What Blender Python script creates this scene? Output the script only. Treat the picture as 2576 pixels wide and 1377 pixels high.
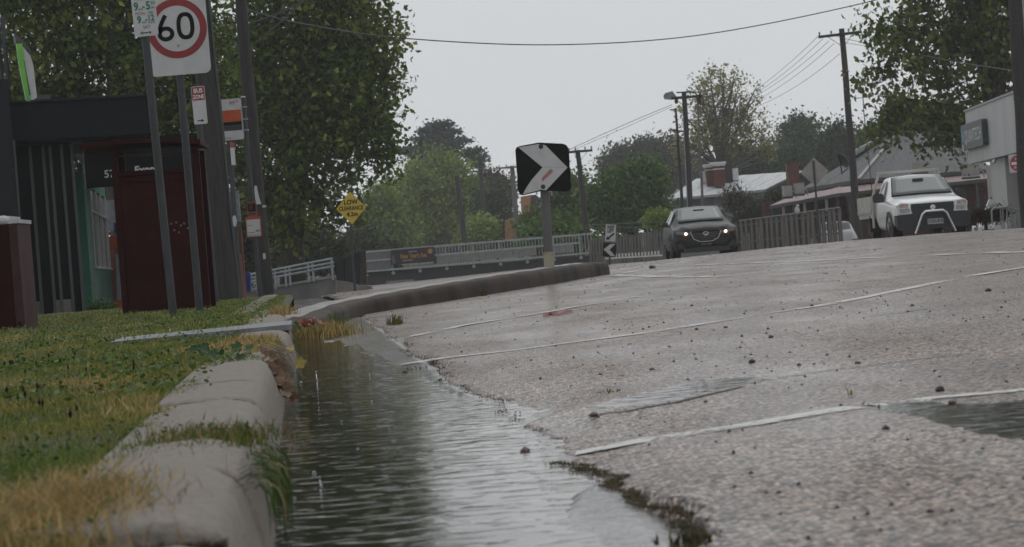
import bpy, math, random
import numpy as np
from mathutils import Matrix, Vector

rad = math.radians
random.seed(7)
RNG = np.random.default_rng(11)
scene = bpy.context.scene
for o in list(bpy.data.objects):
    bpy.data.objects.remove(o)
COL = scene.collection

# ------------------------------------------------------------------ camera
CAM_H = 0.40
ROLL, PITCH = rad(4.35), rad(0.36)
PW, PH, FPX = 2576.0, 1377.0, 5776.0
_f = Vector((0, math.cos(PITCH), -math.sin(PITCH)))
_u0 = Vector((0, math.sin(PITCH), math.cos(PITCH)))
_r0 = Vector((1, 0, 0))
_r = _r0 * math.cos(ROLL) - _u0 * math.sin(ROLL)
_u = _r0 * math.sin(ROLL) + _u0 * math.cos(ROLL)
CAM = Vector((0, 0, CAM_H))
cam_data = bpy.data.cameras.new('camera')
cam = bpy.data.objects.new('camera', cam_data)
COL.objects.link(cam)
m = Matrix.Identity(4)
for i in range(3):
    m[i][0], m[i][1], m[i][2], m[i][3] = _r[i], _u[i], -_f[i], CAM[i]
cam.matrix_world = m
cam_data.sensor_width = 22.3
cam_data.lens = 50.0
cam_data.clip_start = 0.05
cam_data.clip_end = 2000
cam_data.dof.use_dof = True
cam_data.dof.focus_distance = 15.0
cam_data.dof.aperture_fstop = 8.0
scene.camera = cam

# ------------------------------------------------------------------ sky, sun, exposure
SUN_EL, SUN_AZ = rad(62), rad(20)
world = bpy.data.worlds.new('World')
scene.world = world
world.use_nodes = True
nt = world.node_tree
nt.nodes.clear()
n_out = nt.nodes.new('ShaderNodeOutputWorld')
n_bg = nt.nodes.new('ShaderNodeBackground')
n_sky = nt.nodes.new('ShaderNodeTexSky')
n_sky.sky_type = 'NISHITA'
n_sky.sun_disc = False
n_sky.sun_elevation = SUN_EL
n_sky.sun_rotation = SUN_AZ
n_sky.dust_density = 4.0
n_hs = nt.nodes.new('ShaderNodeHueSaturation')
n_hs.inputs['Saturation'].default_value = 0.15
n_mix = nt.nodes.new('ShaderNodeMix')
n_mix.data_type = 'RGBA'
n_mix.inputs['Factor'].default_value = 0.95        # a closed grey cloud layer hides nearly all of the clear sky
n_mix.inputs['B'].default_value = (6.05, 6.22, 6.42, 1)
nt.links.new(n_sky.outputs[0], n_hs.inputs['Color'])
nt.links.new(n_hs.outputs[0], n_mix.inputs['A'])
n_cl = nt.nodes.new('ShaderNodeTexNoise')
n_cl.inputs['Scale'].default_value = 2.2
n_cl.inputs['Detail'].default_value = 4
n_tc = nt.nodes.new('ShaderNodeTexCoord')
nt.links.new(n_tc.outputs['Generated'], n_cl.inputs['Vector'])
n_mr = nt.nodes.new('ShaderNodeMapRange')
n_mr.inputs['From Min'].default_value = 0.3; n_mr.inputs['From Max'].default_value = 0.7
n_mr.inputs['To Min'].default_value = 0.95; n_mr.inputs['To Max'].default_value = 1.06
nt.links.new(n_cl.outputs['Fac'], n_mr.inputs['Value'])
n_vm = nt.nodes.new('ShaderNodeVectorMath'); n_vm.operation = 'SCALE'
nt.links.new(n_mix.outputs['Result'], n_vm.inputs[0])
nt.links.new(n_mr.outputs[0], n_vm.inputs['Scale'])
nt.links.new(n_vm.outputs[0], n_bg.inputs['Color'])
n_bg.inputs['Strength'].default_value = 0.1
nt.links.new(n_bg.outputs[0], n_out.inputs['Surface'])
sun_d = bpy.data.lights.new('sun', 'SUN')
sun_d.energy = 0.5
sun_d.angle = rad(60)
sun_d.color = (1.0, 0.985, 0.96)
sun = bpy.data.objects.new('sun', sun_d)
COL.objects.link(sun)
_sd = Vector((math.sin(SUN_AZ) * math.cos(SUN_EL), math.cos(SUN_AZ) * math.cos(SUN_EL), math.sin(SUN_EL)))
sun.rotation_euler = _sd.to_track_quat('Z', 'Y').to_euler()
scene.view_settings.view_transform = 'Standard'
scene.view_settings.look = 'None'
scene.view_settings.exposure = 0.16
scene.view_settings.gamma = 1.0
scene.render.engine = 'CYCLES'
scene.cycles.use_denoising = True
scene.cycles.max_bounces = 6
scene.cycles.diffuse_bounces = 3
scene.cycles.glossy_bounces = 3
scene.cycles.transmission_bounces = 4
scene.cycles.transparent_max_bounces = 6
scene.cycles.volume_bounces = 1

# ------------------------------------------------------------------ helpers: photo -> place
def W(px, py, d):
    """point of the place that the photograph shows at px, py, d metres ahead"""
    return CAM + (_f + _r * ((px - PW / 2) / FPX) + _u * ((PH / 2 - py) / FPX)) * d

def ray(px, py):
    return _f + _r * ((px - PW / 2) / FPX) + _u * ((PH / 2 - py) / FPX)

def on_z(px, py, z):
    d = ray(px, py)
    k = (z - CAM_H) / d.z
    return CAM + d * k

def PX(d):
    return FPX / d      # photo pixels in a metre at distance d

KA = rad(5.2)
KX0 = -0.08
_ks, _kc = math.sin(KA), math.cos(KA)
def st2xy(s, t):
    return (KX0 - s * _ks + t * _kc, s * _kc + t * _ks)
def xy2st(x, y):
    x = x - KX0
    return (-x * _ks + y * _kc, x * _kc + y * _ks)

# ------------------------------------------------------------------ materials
def lin(r, g, b):
    def f(c):
        c /= 255.0
        return c / 12.92 if c <= 0.04045 else ((c + 0.055) / 1.055) ** 2.4
    return (f(r), f(g), f(b), 1)

def C(r, g, b):
    return (r, g, b, 1)

MATS = {}
def mat(name, c, c2=None, scale=6.0, rough=0.55, metal=0.0, spec=0.5, bump=0.0, bscale=None, detail=5.0,
        stretch=(1, 1, 1), coat=0.0, emis=0.0, rough2=None, alpha=1.0, contrast=(0.35, 0.65), transm=0.0):
    if name in MATS:
        return MATS[name]
    m = bpy.data.materials.new(name)
    m.use_nodes = True
    t = m.node_tree
    p = t.nodes['Principled BSDF']
    p.inputs['Roughness'].default_value = rough
    p.inputs['Metallic'].default_value = metal
    p.inputs['Specular IOR Level'].default_value = spec
    p.inputs['Coat Weight'].default_value = coat
    p.inputs['Coat Roughness'].default_value = 0.08
    if transm:
        p.inputs['Transmission Weight'].default_value = transm
    if emis:
        p.inputs['Emission Color'].default_value = c
        p.inputs['Emission Strength'].default_value = emis
    tc = t.nodes.new('ShaderNodeTexCoord')
    mp = t.nodes.new('ShaderNodeMapping')
    mp.inputs['Scale'].default_value = stretch
    t.links.new(tc.outputs['Object'], mp.inputs['Vector'])
    nz = t.nodes.new('ShaderNodeTexNoise')
    nz.inputs['Scale'].default_value = scale
    nz.inputs['Detail'].default_value = detail
    t.links.new(mp.outputs[0], nz.inputs['Vector'])
    if c2 is None:
        c2 = tuple(x * 0.82 for x in c[:3]) + (1,)
    rp = t.nodes.new('ShaderNodeValToRGB')
    rp.color_ramp.elements[0].position = contrast[0]
    rp.color_ramp.elements[1].position = contrast[1]
    rp.color_ramp.elements[0].color = c
    rp.color_ramp.elements[1].color = c2
    t.links.new(nz.outputs['Fac'], rp.inputs['Fac'])
    t.links.new(rp.outputs[0], p.inputs['Base Color'])
    if rough2 is not None:
        mr = t.nodes.new('ShaderNodeMapRange')
        mr.inputs['To Min'].default_value = rough
        mr.inputs['To Max'].default_value = rough2
        mr.inputs['From Min'].default_value = contrast[0]
        mr.inputs['From Max'].default_value = contrast[1]
        t.links.new(nz.outputs['Fac'], mr.inputs['Value'])
        t.links.new(mr.outputs[0], p.inputs['Roughness'])
    if bump:
        nb = t.nodes.new('ShaderNodeTexNoise')
        nb.inputs['Scale'].default_value = bscale or scale * 4
        nb.inputs['Detail'].default_value = 6
        t.links.new(mp.outputs[0], nb.inputs['Vector'])
        b = t.nodes.new('ShaderNodeBump')
        b.inputs['Strength'].default_value = 1.0
        b.inputs['Distance'].default_value = bump
        t.links.new(nb.outputs['Fac'], b.inputs['Height'])
        t.links.new(b.outputs[0], p.inputs['Normal'])
    if alpha < 1:
        p.inputs['Alpha'].default_value = alpha
    MATS[name] = m
    return m

def leaf_mat(name, trans=0.3, rough=0.45):
    """leaf colours come from the mesh's own per-leaf colour"""
    if name in MATS:
        return MATS[name]
    m = bpy.data.materials.new(name)
    m.use_nodes = True
    t = m.node_tree
    p = t.nodes['Principled BSDF']
    p.inputs['Roughness'].default_value = rough
    p.inputs['Specular IOR Level'].default_value = 0.18
    a = t.nodes.new('ShaderNodeAttribute')
    a.attribute_name = 'Col'
    nz = t.nodes.new('ShaderNodeTexNoise')
    nz.inputs['Scale'].default_value = 3.0
    mx = t.nodes.new('ShaderNodeMix')
    mx.data_type = 'RGBA'
    mx.blend_type = 'MULTIPLY'
    mx.inputs['Factor'].default_value = 0.35
    t.links.new(a.outputs['Color'], mx.inputs['A'])
    t.links.new(nz.outputs['Fac'], mx.inputs['B'])
    t.links.new(mx.outputs['Result'], p.inputs['Base Color'])
    tr = t.nodes.new('ShaderNodeBsdfTranslucent')
    t.links.new(mx.outputs['Result'], tr.inputs['Color'])
    ms = t.nodes.new('ShaderNodeMixShader')
    ms.inputs['Fac'].default_value = trans
    t.links.new(p.outputs[0], ms.inputs[1])
    t.links.new(tr.outputs[0], ms.inputs[2])
    t.links.new(ms.outputs[0], t.nodes['Material Output'].inputs['Surface'])
    MATS[name] = m
    return m

# ------------------------------------------------------------------ objects
def tag(o, label=None, cat=None, group=None, kind=None):
    if label: o['label'] = label
    if cat: o['category'] = cat
    if group: o['group'] = group
    if kind: o['kind'] = kind
    return o

def link(name, me, mt=None, parent=None):
    o = bpy.data.objects.new(name, me)
    COL.objects.link(o)
    if mt is not None and me is not None and len(me.materials) == 0:
        me.materials.append(mt)
    if parent is not None:
        o.parent = parent
    return o

def empty(name, loc=(0, 0, 0), rz=0.0, ry=0.0):
    o = bpy.data.objects.new(name, None)
    COL.objects.link(o)
    o.location = loc
    o.rotation_euler = (0, ry, rz)
    return o

def thing(name, label, cat, loc=(0, 0, 0), rz=0.0, ry=0.0, group=None):
    return tag(empty(name, loc, rz, ry), label, cat, group)

def arr_mesh(name, V, F, col=None, smooth=False):
    """mesh from numpy arrays, every face with the same number of corners"""
    me = bpy.data.meshes.new(name)
    V = np.asarray(V, dtype=np.float32); F = np.asarray(F, dtype=np.int32)
    n, (mf, k) = len(V), F.shape
    me.vertices.add(n)
    me.vertices.foreach_set('co', V.ravel())
    me.loops.add(mf * k)
    me.loops.foreach_set('vertex_index', F.ravel())
    me.polygons.add(mf)
    me.polygons.foreach_set('loop_start', np.arange(0, mf * k, k, dtype=np.int32))
    if smooth:
        me.polygons.foreach_set('use_smooth', np.ones(mf, dtype=bool))
    if col is not None:
        a = me.color_attributes.new('Col', 'FLOAT_COLOR', 'POINT')
        cc = np.ones((n, 4), dtype=np.float32)
        cc[:, :3] = col
        a.data.foreach_set('color', cc.ravel())
    me.update(calc_edges=True)
    me.validate()
    return me

class MB:
    def __init__(self):
        self.v, self.f = [], []
    def add(self, vs, fs):
        b = len(self.v)
        self.v += [tuple(p) for p in vs]
        self.f += [tuple(i + b for i in q) for q in fs]
        return self
    def hexa(self, p):
        """eight corners: bottom four, then top four, both counter-clockwise from above"""
        return self.add(p, [(3, 2, 1, 0), (4, 5, 6, 7), (0, 1, 5, 4), (1, 2, 6, 5), (2, 3, 7, 6), (3, 0, 4, 7)])
    def box(self, x0, x1, y0, y1, z0, z1):
        return self.hexa([(x0, y0, z0), (x1, y0, z0), (x1, y1, z0), (x0, y1, z0),
                          (x0, y0, z1), (x1, y0, z1), (x1, y1, z1), (x0, y1, z1)])
    def bar(self, a, b, w, h, up=(0, 0, 1)):
        a, b = Vector(a), Vector(b)
        d = (b - a).normalized()
        u = Vector(up)
        if abs(d.dot(u)) > 0.98:
            u = Vector((0, 1, 0))
        s = d.cross(u).normalized() * (w / 2)
        u = s.cross(d).normalized() * (h / 2)
        return self.hexa([a - s - u, a + s - u, b + s - u, b - s - u, a - s + u, a + s + u, b + s + u, b - s + u])
    def tube(self, pts, radii, n=10, cap=True):
        pts = [Vector(p) for p in pts]
        if not hasattr(radii, '__len__'):
            radii = [radii] * len(pts)
        b = len(self.v)
        ref = None
        for i, p in enumerate(pts):
            if i == 0: d = pts[1] - p
            elif i == len(pts) - 1: d = p - pts[i - 1]
            else: d = pts[i + 1] - pts[i - 1]
            d.normalize()
            if ref is None:
                ref = Vector((1, 0, 0)) if abs(d.x) < 0.8 else Vector((0, 1, 0))
            s = d.cross(ref).normalized()
            q = s.cross(d).normalized()
            ref = q
            for k in range(n):
                a = 2 * math.pi * k / n
                self.v.append(tuple(p + (s * math.cos(a) + q * math.sin(a)) * radii[i]))
        for i in range(len(pts) - 1):
            for k in range(n):
                k2 = (k + 1) % n
                self.f.append((b + i * n + k, b + i * n + k2, b + (i + 1) * n + k2, b + (i + 1) * n + k))
        if cap:
            self.f.append(tuple(b + k for k in range(n))[::-1])
            e = b + (len(pts) - 1) * n
            self.f.append(tuple(e + k for k in range(n)))
        return self
    def prism(self, poly, y0, y1):
        """outline in x, z given counter-clockwise as seen from -y; y0 is the front"""
        n = len(poly); b = len(self.v)
        self.v += [(p[0], y0, p[1]) for p in poly] + [(p[0], y1, p[1]) for p in poly]
        self.f.append(tuple(b + i for i in range(n)))
        self.f.append(tuple(b + n + i for i in range(n))[::-1])
        for i in range(n):
            j = (i + 1) % n
            self.f.append((b + i, b + n + i, b + n + j, b + j))
        return self
    def slab(self, pts, off):
        """flat outline of 3-D points given thickness by the offset vector"""
        n = len(pts); b = len(self.v); off = Vector(off)
        self.v += [tuple(p) for p in pts] + [tuple(Vector(p) + off) for p in pts]
        self.f.append(tuple(b + i for i in range(n)))
        self.f.append(tuple(b + n + i for i in range(n))[::-1])
        for i in range(n):
            j = (i + 1) % n
            self.f.append((b + i, b + n + i, b + n + j, b + j))
        return self
    def ring(self, cx, cz, r0, r1, y0, y1, n=40, sx=1.0, sz=1.0):
        b = len(self.v)
        for k in range(n):
            a = 2 * math.pi * k / n
            c, s = math.cos(a) * sx, math.sin(a) * sz
            self.v += [(cx + r0 * c, y0, cz + r0 * s), (cx + r1 * c, y0, cz + r1 * s),
                       (cx + r1 * c, y1, cz + r1 * s), (cx + r0 * c, y1, cz + r0 * s)]
        for k in range(n):
            i, j = b + 4 * k, b + 4 * ((k + 1) % n)
            self.f += [(i, i + 1, j + 1, j), (i + 1, i + 2, j + 2, j + 1), (i + 2, i + 3, j + 3, j + 2), (i + 3, i, j, j + 3)]
        return self
    def ball(self, c, r, n=10, sz=1.0, sx=1.0, sy=1.0, half=False):
        b = len(self.v); m = n // 2
        lo = 0.0 if half else -math.pi / 2
        for i in range(m + 1):
            e = lo + (math.pi / 2 - lo) * i / m
            for k in range(n):
                a = 2 * math.pi * k / n
                self.v.append((c[0] + r * sx * math.cos(e) * math.cos(a), c[1] + r * sy * math.cos(e) * math.sin(a), c[2] + r * sz * math.sin(e)))
        for i in range(m):
            for k in range(n):
                k2 = (k + 1) % n
                self.f.append((b + i * n + k, b + i * n + k2, b + (i + 1) * n + k2, b + (i + 1) * n + k))
        return self
    def mesh(self, name, smooth=False):
        me = bpy.data.meshes.new(name)
        me.from_pydata(self.v, [], self.f)
        if smooth:
            me.polygons.foreach_set('use_smooth', np.ones(len(me.polygons), dtype=bool))
        me.update()
        return me
    def build(self, name, mt, parent=None, smooth=False):
        return link(name, self.mesh(name, smooth), mt, parent)

def smooth_by_angle(o, ang=40):
    me = o.data
    me.polygons.foreach_set('use_smooth', np.ones(len(me.polygons), dtype=bool))
    try:
        me.set_sharp_from_angle(angle=rad(ang))
    except Exception:
        pass
    return o

def rounded(w, h, r, cx=0.0, cz=0.0, n=5):
    pts = []
    for (sx, sz, a0) in ((1, -1, -90), (1, 1, 0), (-1, 1, 90), (-1, -1, 180)):
        ox, oz = cx + sx * (w / 2 - r), cz + sz * (h / 2 - r)
        for k in range(n + 1):
            a = rad(a0 + 90 * k / n)
            pts.append((ox + r * math.cos(a), oz + r * math.sin(a)))
    return pts

def text(body, size, mt, parent, loc, name='lettering', bold=0.0, sx=1.0, rz=0.0, align='CENTER', rot=None):
    cu = bpy.data.curves.new(name, 'FONT')
    cu.body = body
    cu.size = size
    cu.align_x = align
    cu.align_y = 'CENTER'
    cu.extrude = 0.0008
    cu.offset = bold
    cu.resolution_u = 3
    cu.materials.append(mt)
    o = bpy.data.objects.new(name, cu)
    COL.objects.link(o)
    o.parent = parent
    o.location = loc
    o.rotation_euler = rot if rot else (rad(90), 0, rz)
    o.scale = (sx, 1, 1)
    return o

def proj(p):
    d = Vector(p) - CAM
    k = FPX / d.dot(_f)
    return (PW / 2 + d.dot(_r) * k, PH / 2 - d.dot(_u) * k)

def inv_local(root, p):
    return Matrix.LocRotScale(root.location, root.rotation_euler, None).inverted() @ Vector(p)

# ================================================================== SETTING
def smoothed(xs, ys, lo, hi, win):
    g = np.linspace(lo, hi, 1600)
    v = np.interp(g, xs, ys)
    k = max(3, int(win / (g[1] - g[0])))
    pad = np.concatenate([np.full(k, v[0]), v, np.full(k, v[-1])])
    w = np.convolve(pad, np.ones(k) / k, mode='same')[k:-k]
    return g, w
_fg, _fv = smoothed([0, .62, 1.1, 6, 11, 12.6, 15.4, 20, 60], [-.012, -.010, .010, .12, .285, .24, -.02, -.26, -.45], -2, 60, .5)
_gg, _gv = smoothed([-5, 40, 46, 56, 69, 100, 160], [0, 0, -.03, -.12, -.27, -.42, -.5], -5, 160, 6)
Z_WATER = -0.028

def plan(poly, z):
    return np.array([[on_z(x, y, z).x, on_z(x, y, z).y] for x, y in poly])

def seg_dist(P, poly):
    """signed distance (inside negative) from points P (n,2) to a closed outline"""
    d2 = np.full(len(P), 1e9)
    inside = np.zeros(len(P), dtype=bool)
    n = len(poly)
    for i in range(n):
        a, b = poly[i], poly[(i + 1) % n]
        ab = b - a
        h = np.clip(((P - a) @ ab) / max(ab @ ab, 1e-12), 0, 1)
        q = P - a - h[:, None] * ab
        d2 = np.minimum(d2, (q * q).sum(1))
        cond = (a[1] > P[:, 1]) != (b[1] > P[:, 1])
        xi = (b[0] - a[0]) * (P[:, 1] - a[1]) / (b[1] - a[1] + 1e-12) + a[0]
        inside ^= cond & (P[:, 0] < xi)
    d = np.sqrt(d2)
    return np.where(inside, -d, d)

_wr = [(1330, 1080), (1430, 1062), (1490, 1048), (1400, 1032),
       (1280, 1017), (1160, 1000), (1100, 970), (1060, 938), (1010, 925), (950, 908), (925, 893), (895, 884), (880, 868), (850, 873), (835, 858), (800, 864), (785, 852)]
GUT_POLY = plan(_wr, Z_WATER)
GUT_POLY = np.vstack([[st2xy(1.2, .50), st2xy(1.9, .47), st2xy(2.4, .51), st2xy(2.9, .46), st2xy(3.3, .50), st2xy(3.7, .48), st2xy(4.0, .53), st2xy(4.25, .60)], GUT_POLY])
_s0, _t0 = xy2st(*GUT_POLY[0]); _s1, _t1 = xy2st(*GUT_POLY[-1])
GUT_POLY = np.vstack([[st2xy(0.6, _t0)], GUT_POLY, [st2xy(_s1 + .3, .06)], [st2xy(_s1 + .3, -.03)], [st2xy(0.6, -.03)]])
PUD = []
for poly in ([(1500, 1022), (1560, 1003), (1640, 985), (1760, 958), (1870, 949), (1945, 956), (1870, 970), (1790, 984), (1690, 1008), (1590, 1024)],
             [(2170, 1016), (2290, 1010), (2420, 1018), (2576, 1008), (2760, 1000), (2780, 1120), (2576, 1106), (2460, 1088), (2370, 1062), (2270, 1036)]):
    cx, cy = np.mean(poly, axis=0)
    z = 0.0
    for _ in range(6):
        p = on_z(cx, cy, z)
        s, t = xy2st(p.x, p.y)
        z = float(np.interp(t, _fg, _fv))
    PUD.append((plan(poly, z), z))

_ph = RNG.uniform(0, 6.28, (24,)); _fr = RNG.uniform(.3, 4.5, (24, 2)) * RNG.choice([-1, 1], (24, 2))
def wob(x, y):
    r = 0
    for k in range(24):
        r = r + np.sin(_fr[k, 0] * x + _fr[k, 1] * y + _ph[k]) / (abs(_fr[k]).sum() + .6)
    return r * .25

_rp = np.random.default_rng(77)
_rw = [(_rp.uniform(14, 70), _rp.uniform(0, 6.28), _rp.uniform(0, 6.28)) for _ in range(14)]
def ragged(x, y):
    r = 0
    for f_, a_, p_ in _rw:
        r = r + np.sin(f_ * (x * math.cos(a_) + y * math.sin(a_)) + p_)
    return r / 5.0

def road_z(x, y):
    x = np.atleast_1d(np.asarray(x, dtype=float)); y = np.atleast_1d(np.asarray(y, dtype=float))
    s, t = xy2st(x, y)
    z = np.interp(t, _fg, _fv) + np.interp(s, _gg, _gv) + wob(x, y) * .012
    near = y < 16
    if near.any():
        P = np.stack([x[near], y[near]], 1)
        zz = z[near]
        d = seg_dist(P, GUT_POLY)
        k = np.clip(d / .22, 0, 1); k = k * k * (3 - 2 * k)
        zz = np.where(d < 0, Z_WATER - .0012 - np.minimum(-d * .12, .02), (Z_WATER + .0012) * (1 - k) + zz * k)
        zz = zz + ragged(P[:, 0], P[:, 1]) * .0022 * np.clip(1 - np.abs(d) / .12, 0, 1)
        for poly, zp in PUD:
            d = seg_dist(P, poly)
            k = np.clip(d / .3, 0, 1); k = k * k * (3 - 2 * k)
            zz = np.where(d < 0, zp - .002 - np.minimum(-d * .1, .01), (zp + .0015) * (1 - k) + zz * k)
        z[near] = zz
    return z
def rz1(x, y):
    return float(road_z(x, y)[0])

def gutter_z(x, y):
    s, t = xy2st(x, y)
    z = np.interp(t, [-.1, 0, .2, .57, .61, .72], [-.062, -.06, -.05, -.0205, -.030, -.085]) + wob(x * 2, y) * .008
    d = seg_dist(np.stack([x, y], 1), GUT_POLY)
    k = np.clip(d / .12, 0, 1)
    z = np.where(d < 0, np.minimum(Z_WATER - .0008 - np.minimum(-d * .07, .03), z), np.maximum(z, (Z_WATER + .001) * (1 - k) + z * k))
    return z + ragged(x, y) * .0024 * np.clip(1 - np.abs(d) / .14, 0, 1) * (t > .1)

def grid_mesh(name, X, Y, Z):
    n, mm = X.shape
    V = np.stack([X.ravel(), Y.ravel(), Z.ravel()], 1)
    idx = np.arange(n * mm).reshape(n, mm)
    F = np.stack([idx[:-1, :-1].ravel(), idx[:-1, 1:].ravel(), idx[1:, 1:].ravel(), idx[1:, :-1].ravel()], 1)
    return arr_mesh(name, V, F, smooth=True)

# ---------------------------------------------------------------- materials of the setting
def road_material(name, cols, chip, wet_lo, wet_hi, bump=.006, big=1.0, gap=.35):
    m = bpy.data.materials.new(name)
    m.use_nodes = True
    t = m.node_tree
    L = t.links.new
    p = t.nodes['Principled BSDF']
    tc = t.nodes.new('ShaderNodeTexCoord')
    vo = t.nodes.new('ShaderNodeTexVoronoi')
    vo.inputs['Scale'].default_value = chip
    L(tc.outputs['Object'], vo.inputs['Vector'])
    sep = t.nodes.new('ShaderNodeSeparateColor')
    L(vo.outputs['Color'], sep.inputs[0])
    rp = t.nodes.new('ShaderNodeValToRGB')
    rp.color_ramp.interpolation = 'CONSTANT'
    els = rp.color_ramp.elements
    while len(els) < len(cols):
        els.new(0.5)
    for i, (pos, c) in enumerate(cols):
        els[i].position = pos
        els[i].color = c
    L(sep.outputs[0], rp.inputs['Fac'])
    # broad staining
    nz = t.nodes.new('ShaderNodeTexNoise')
    nz.inputs['Scale'].default_value = 1.3 * big
    nz.inputs['Detail'].default_value = 6
    L(tc.outputs['Object'], nz.inputs['Vector'])
    mr = t.nodes.new('ShaderNodeMapRange')
    mr.inputs['From Min'].default_value = .3; mr.inputs['From Max'].default_value = .7
    mr.inputs['To Min'].default_value = .72; mr.inputs['To Max'].default_value = 1.18
    L(nz.outputs['Fac'], mr.inputs['Value'])
    gp = t.nodes.new('ShaderNodeMapRange'); gp.interpolation_type = 'SMOOTHSTEP'      # bitumen showing between the stones
    gp.inputs['From Min'].default_value = .34; gp.inputs['From Max'].default_value = .62
    gp.inputs['To Min'].default_value = 1.0; gp.inputs['To Max'].default_value = gap
    L(vo.outputs['Distance'], gp.inputs['Value'])
    gm = t.nodes.new('ShaderNodeMath'); gm.operation = 'MULTIPLY'
    L(mr.outputs[0], gm.inputs[0]); L(gp.outputs[0], gm.inputs[1])
    mx = t.nodes.new('ShaderNodeVectorMath'); mx.operation = 'SCALE'
    L(rp.outputs[0], mx.inputs[0]); L(gm.outputs[0], mx.inputs['Scale'])
    L(mx.outputs[0], p.inputs['Base Color'])
    # wet film, lying in streaks along the road
    mp = t.nodes.new('ShaderNodeMapping')
    mp.inputs['Rotation'].default_value = (0, 0, -KA)
    mp.inputs['Scale'].default_value = (1.5, .45, 1)
    L(tc.outputs['Object'], mp.inputs['Vector'])
    nw = t.nodes.new('ShaderNodeTexNoise')
    nw.inputs['Scale'].default_value = 1.1
    nw.inputs['Detail'].default_value = 7
    nw.inputs['Roughness'].default_value = .6
    L(mp.outputs[0], nw.inputs['Vector'])
    wf = t.nodes.new('ShaderNodeMapRange')
    wf.inputs['From Min'].default_value = wet_lo; wf.inputs['From Max'].default_value = wet_hi
    L(nw.outputs['Fac'], wf.inputs['Value'])
    L(wf.outputs[0], p.inputs['Coat Weight'])
    p.inputs['Coat Roughness'].default_value = .16
    p.inputs['Roughness'].default_value = .55
    p.inputs['Specular IOR Level'].default_value = .35
    # relief of the chips
    b = t.nodes.new('ShaderNodeBump')
    b.inputs['Distance'].default_value = bump
    iv = t.nodes.new('ShaderNodeMath'); iv.operation = 'SUBTRACT'
    iv.inputs[0].default_value = 1.0
    L(vo.outputs['Distance'], iv.inputs[1])
    rn = t.nodes.new('ShaderNodeMath'); rn.operation = 'ADD'
    L(iv.outputs[0], rn.inputs[0]); L(sep.outputs[1], rn.inputs[1])
    L(rn.outputs[0], b.inputs['Height'])
    L(b.outputs[0], p.inputs['Normal'])
    n2 = t.nodes.new('ShaderNodeTexNoise')
    n2.inputs['Scale'].default_value = 28
    n2.inputs['Detail'].default_value = 3
    L(tc.outputs['Object'], n2.inputs['Vector'])
    b2 = t.nodes.new('ShaderNodeBump')
    b2.inputs['Distance'].default_value = .004
    L(n2.outputs['Fac'], b2.inputs['Height'])
    L(b2.outputs[0], p.inputs['Coat Normal'])
    return m

M_ROAD = road_material('wet_chip_seal', [(0, C(.085, .075, .068)), (.14, C(.40, .332, .288)), (.40, C(.58, .50, .44)), (.58, C(.25, .222, .203)),
                                          (.74, C(.54, .405, .33)), (.90, C(.035, .031, .03))], 92, .36, .74, bump=.007)
M_GUTTER = road_material('wet_channel_concrete', [(0, C(.10, .095, .09)), (.2, C(.15, .145, .135)), (.55, C(.19, .18, .17)), (.8, C(.13, .12, .11)), (.95, C(.06, .05, .045))], 105, .14, .50, bump=.003, gap=.6)
M_SLIP = road_material('wet_dark_asphalt', [(0, C(.05, .05, .052)), (.3, C(.075, .075, .077)), (.7, C(.10, .10, .10))], 70, .4, .6, bump=.003)

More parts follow.
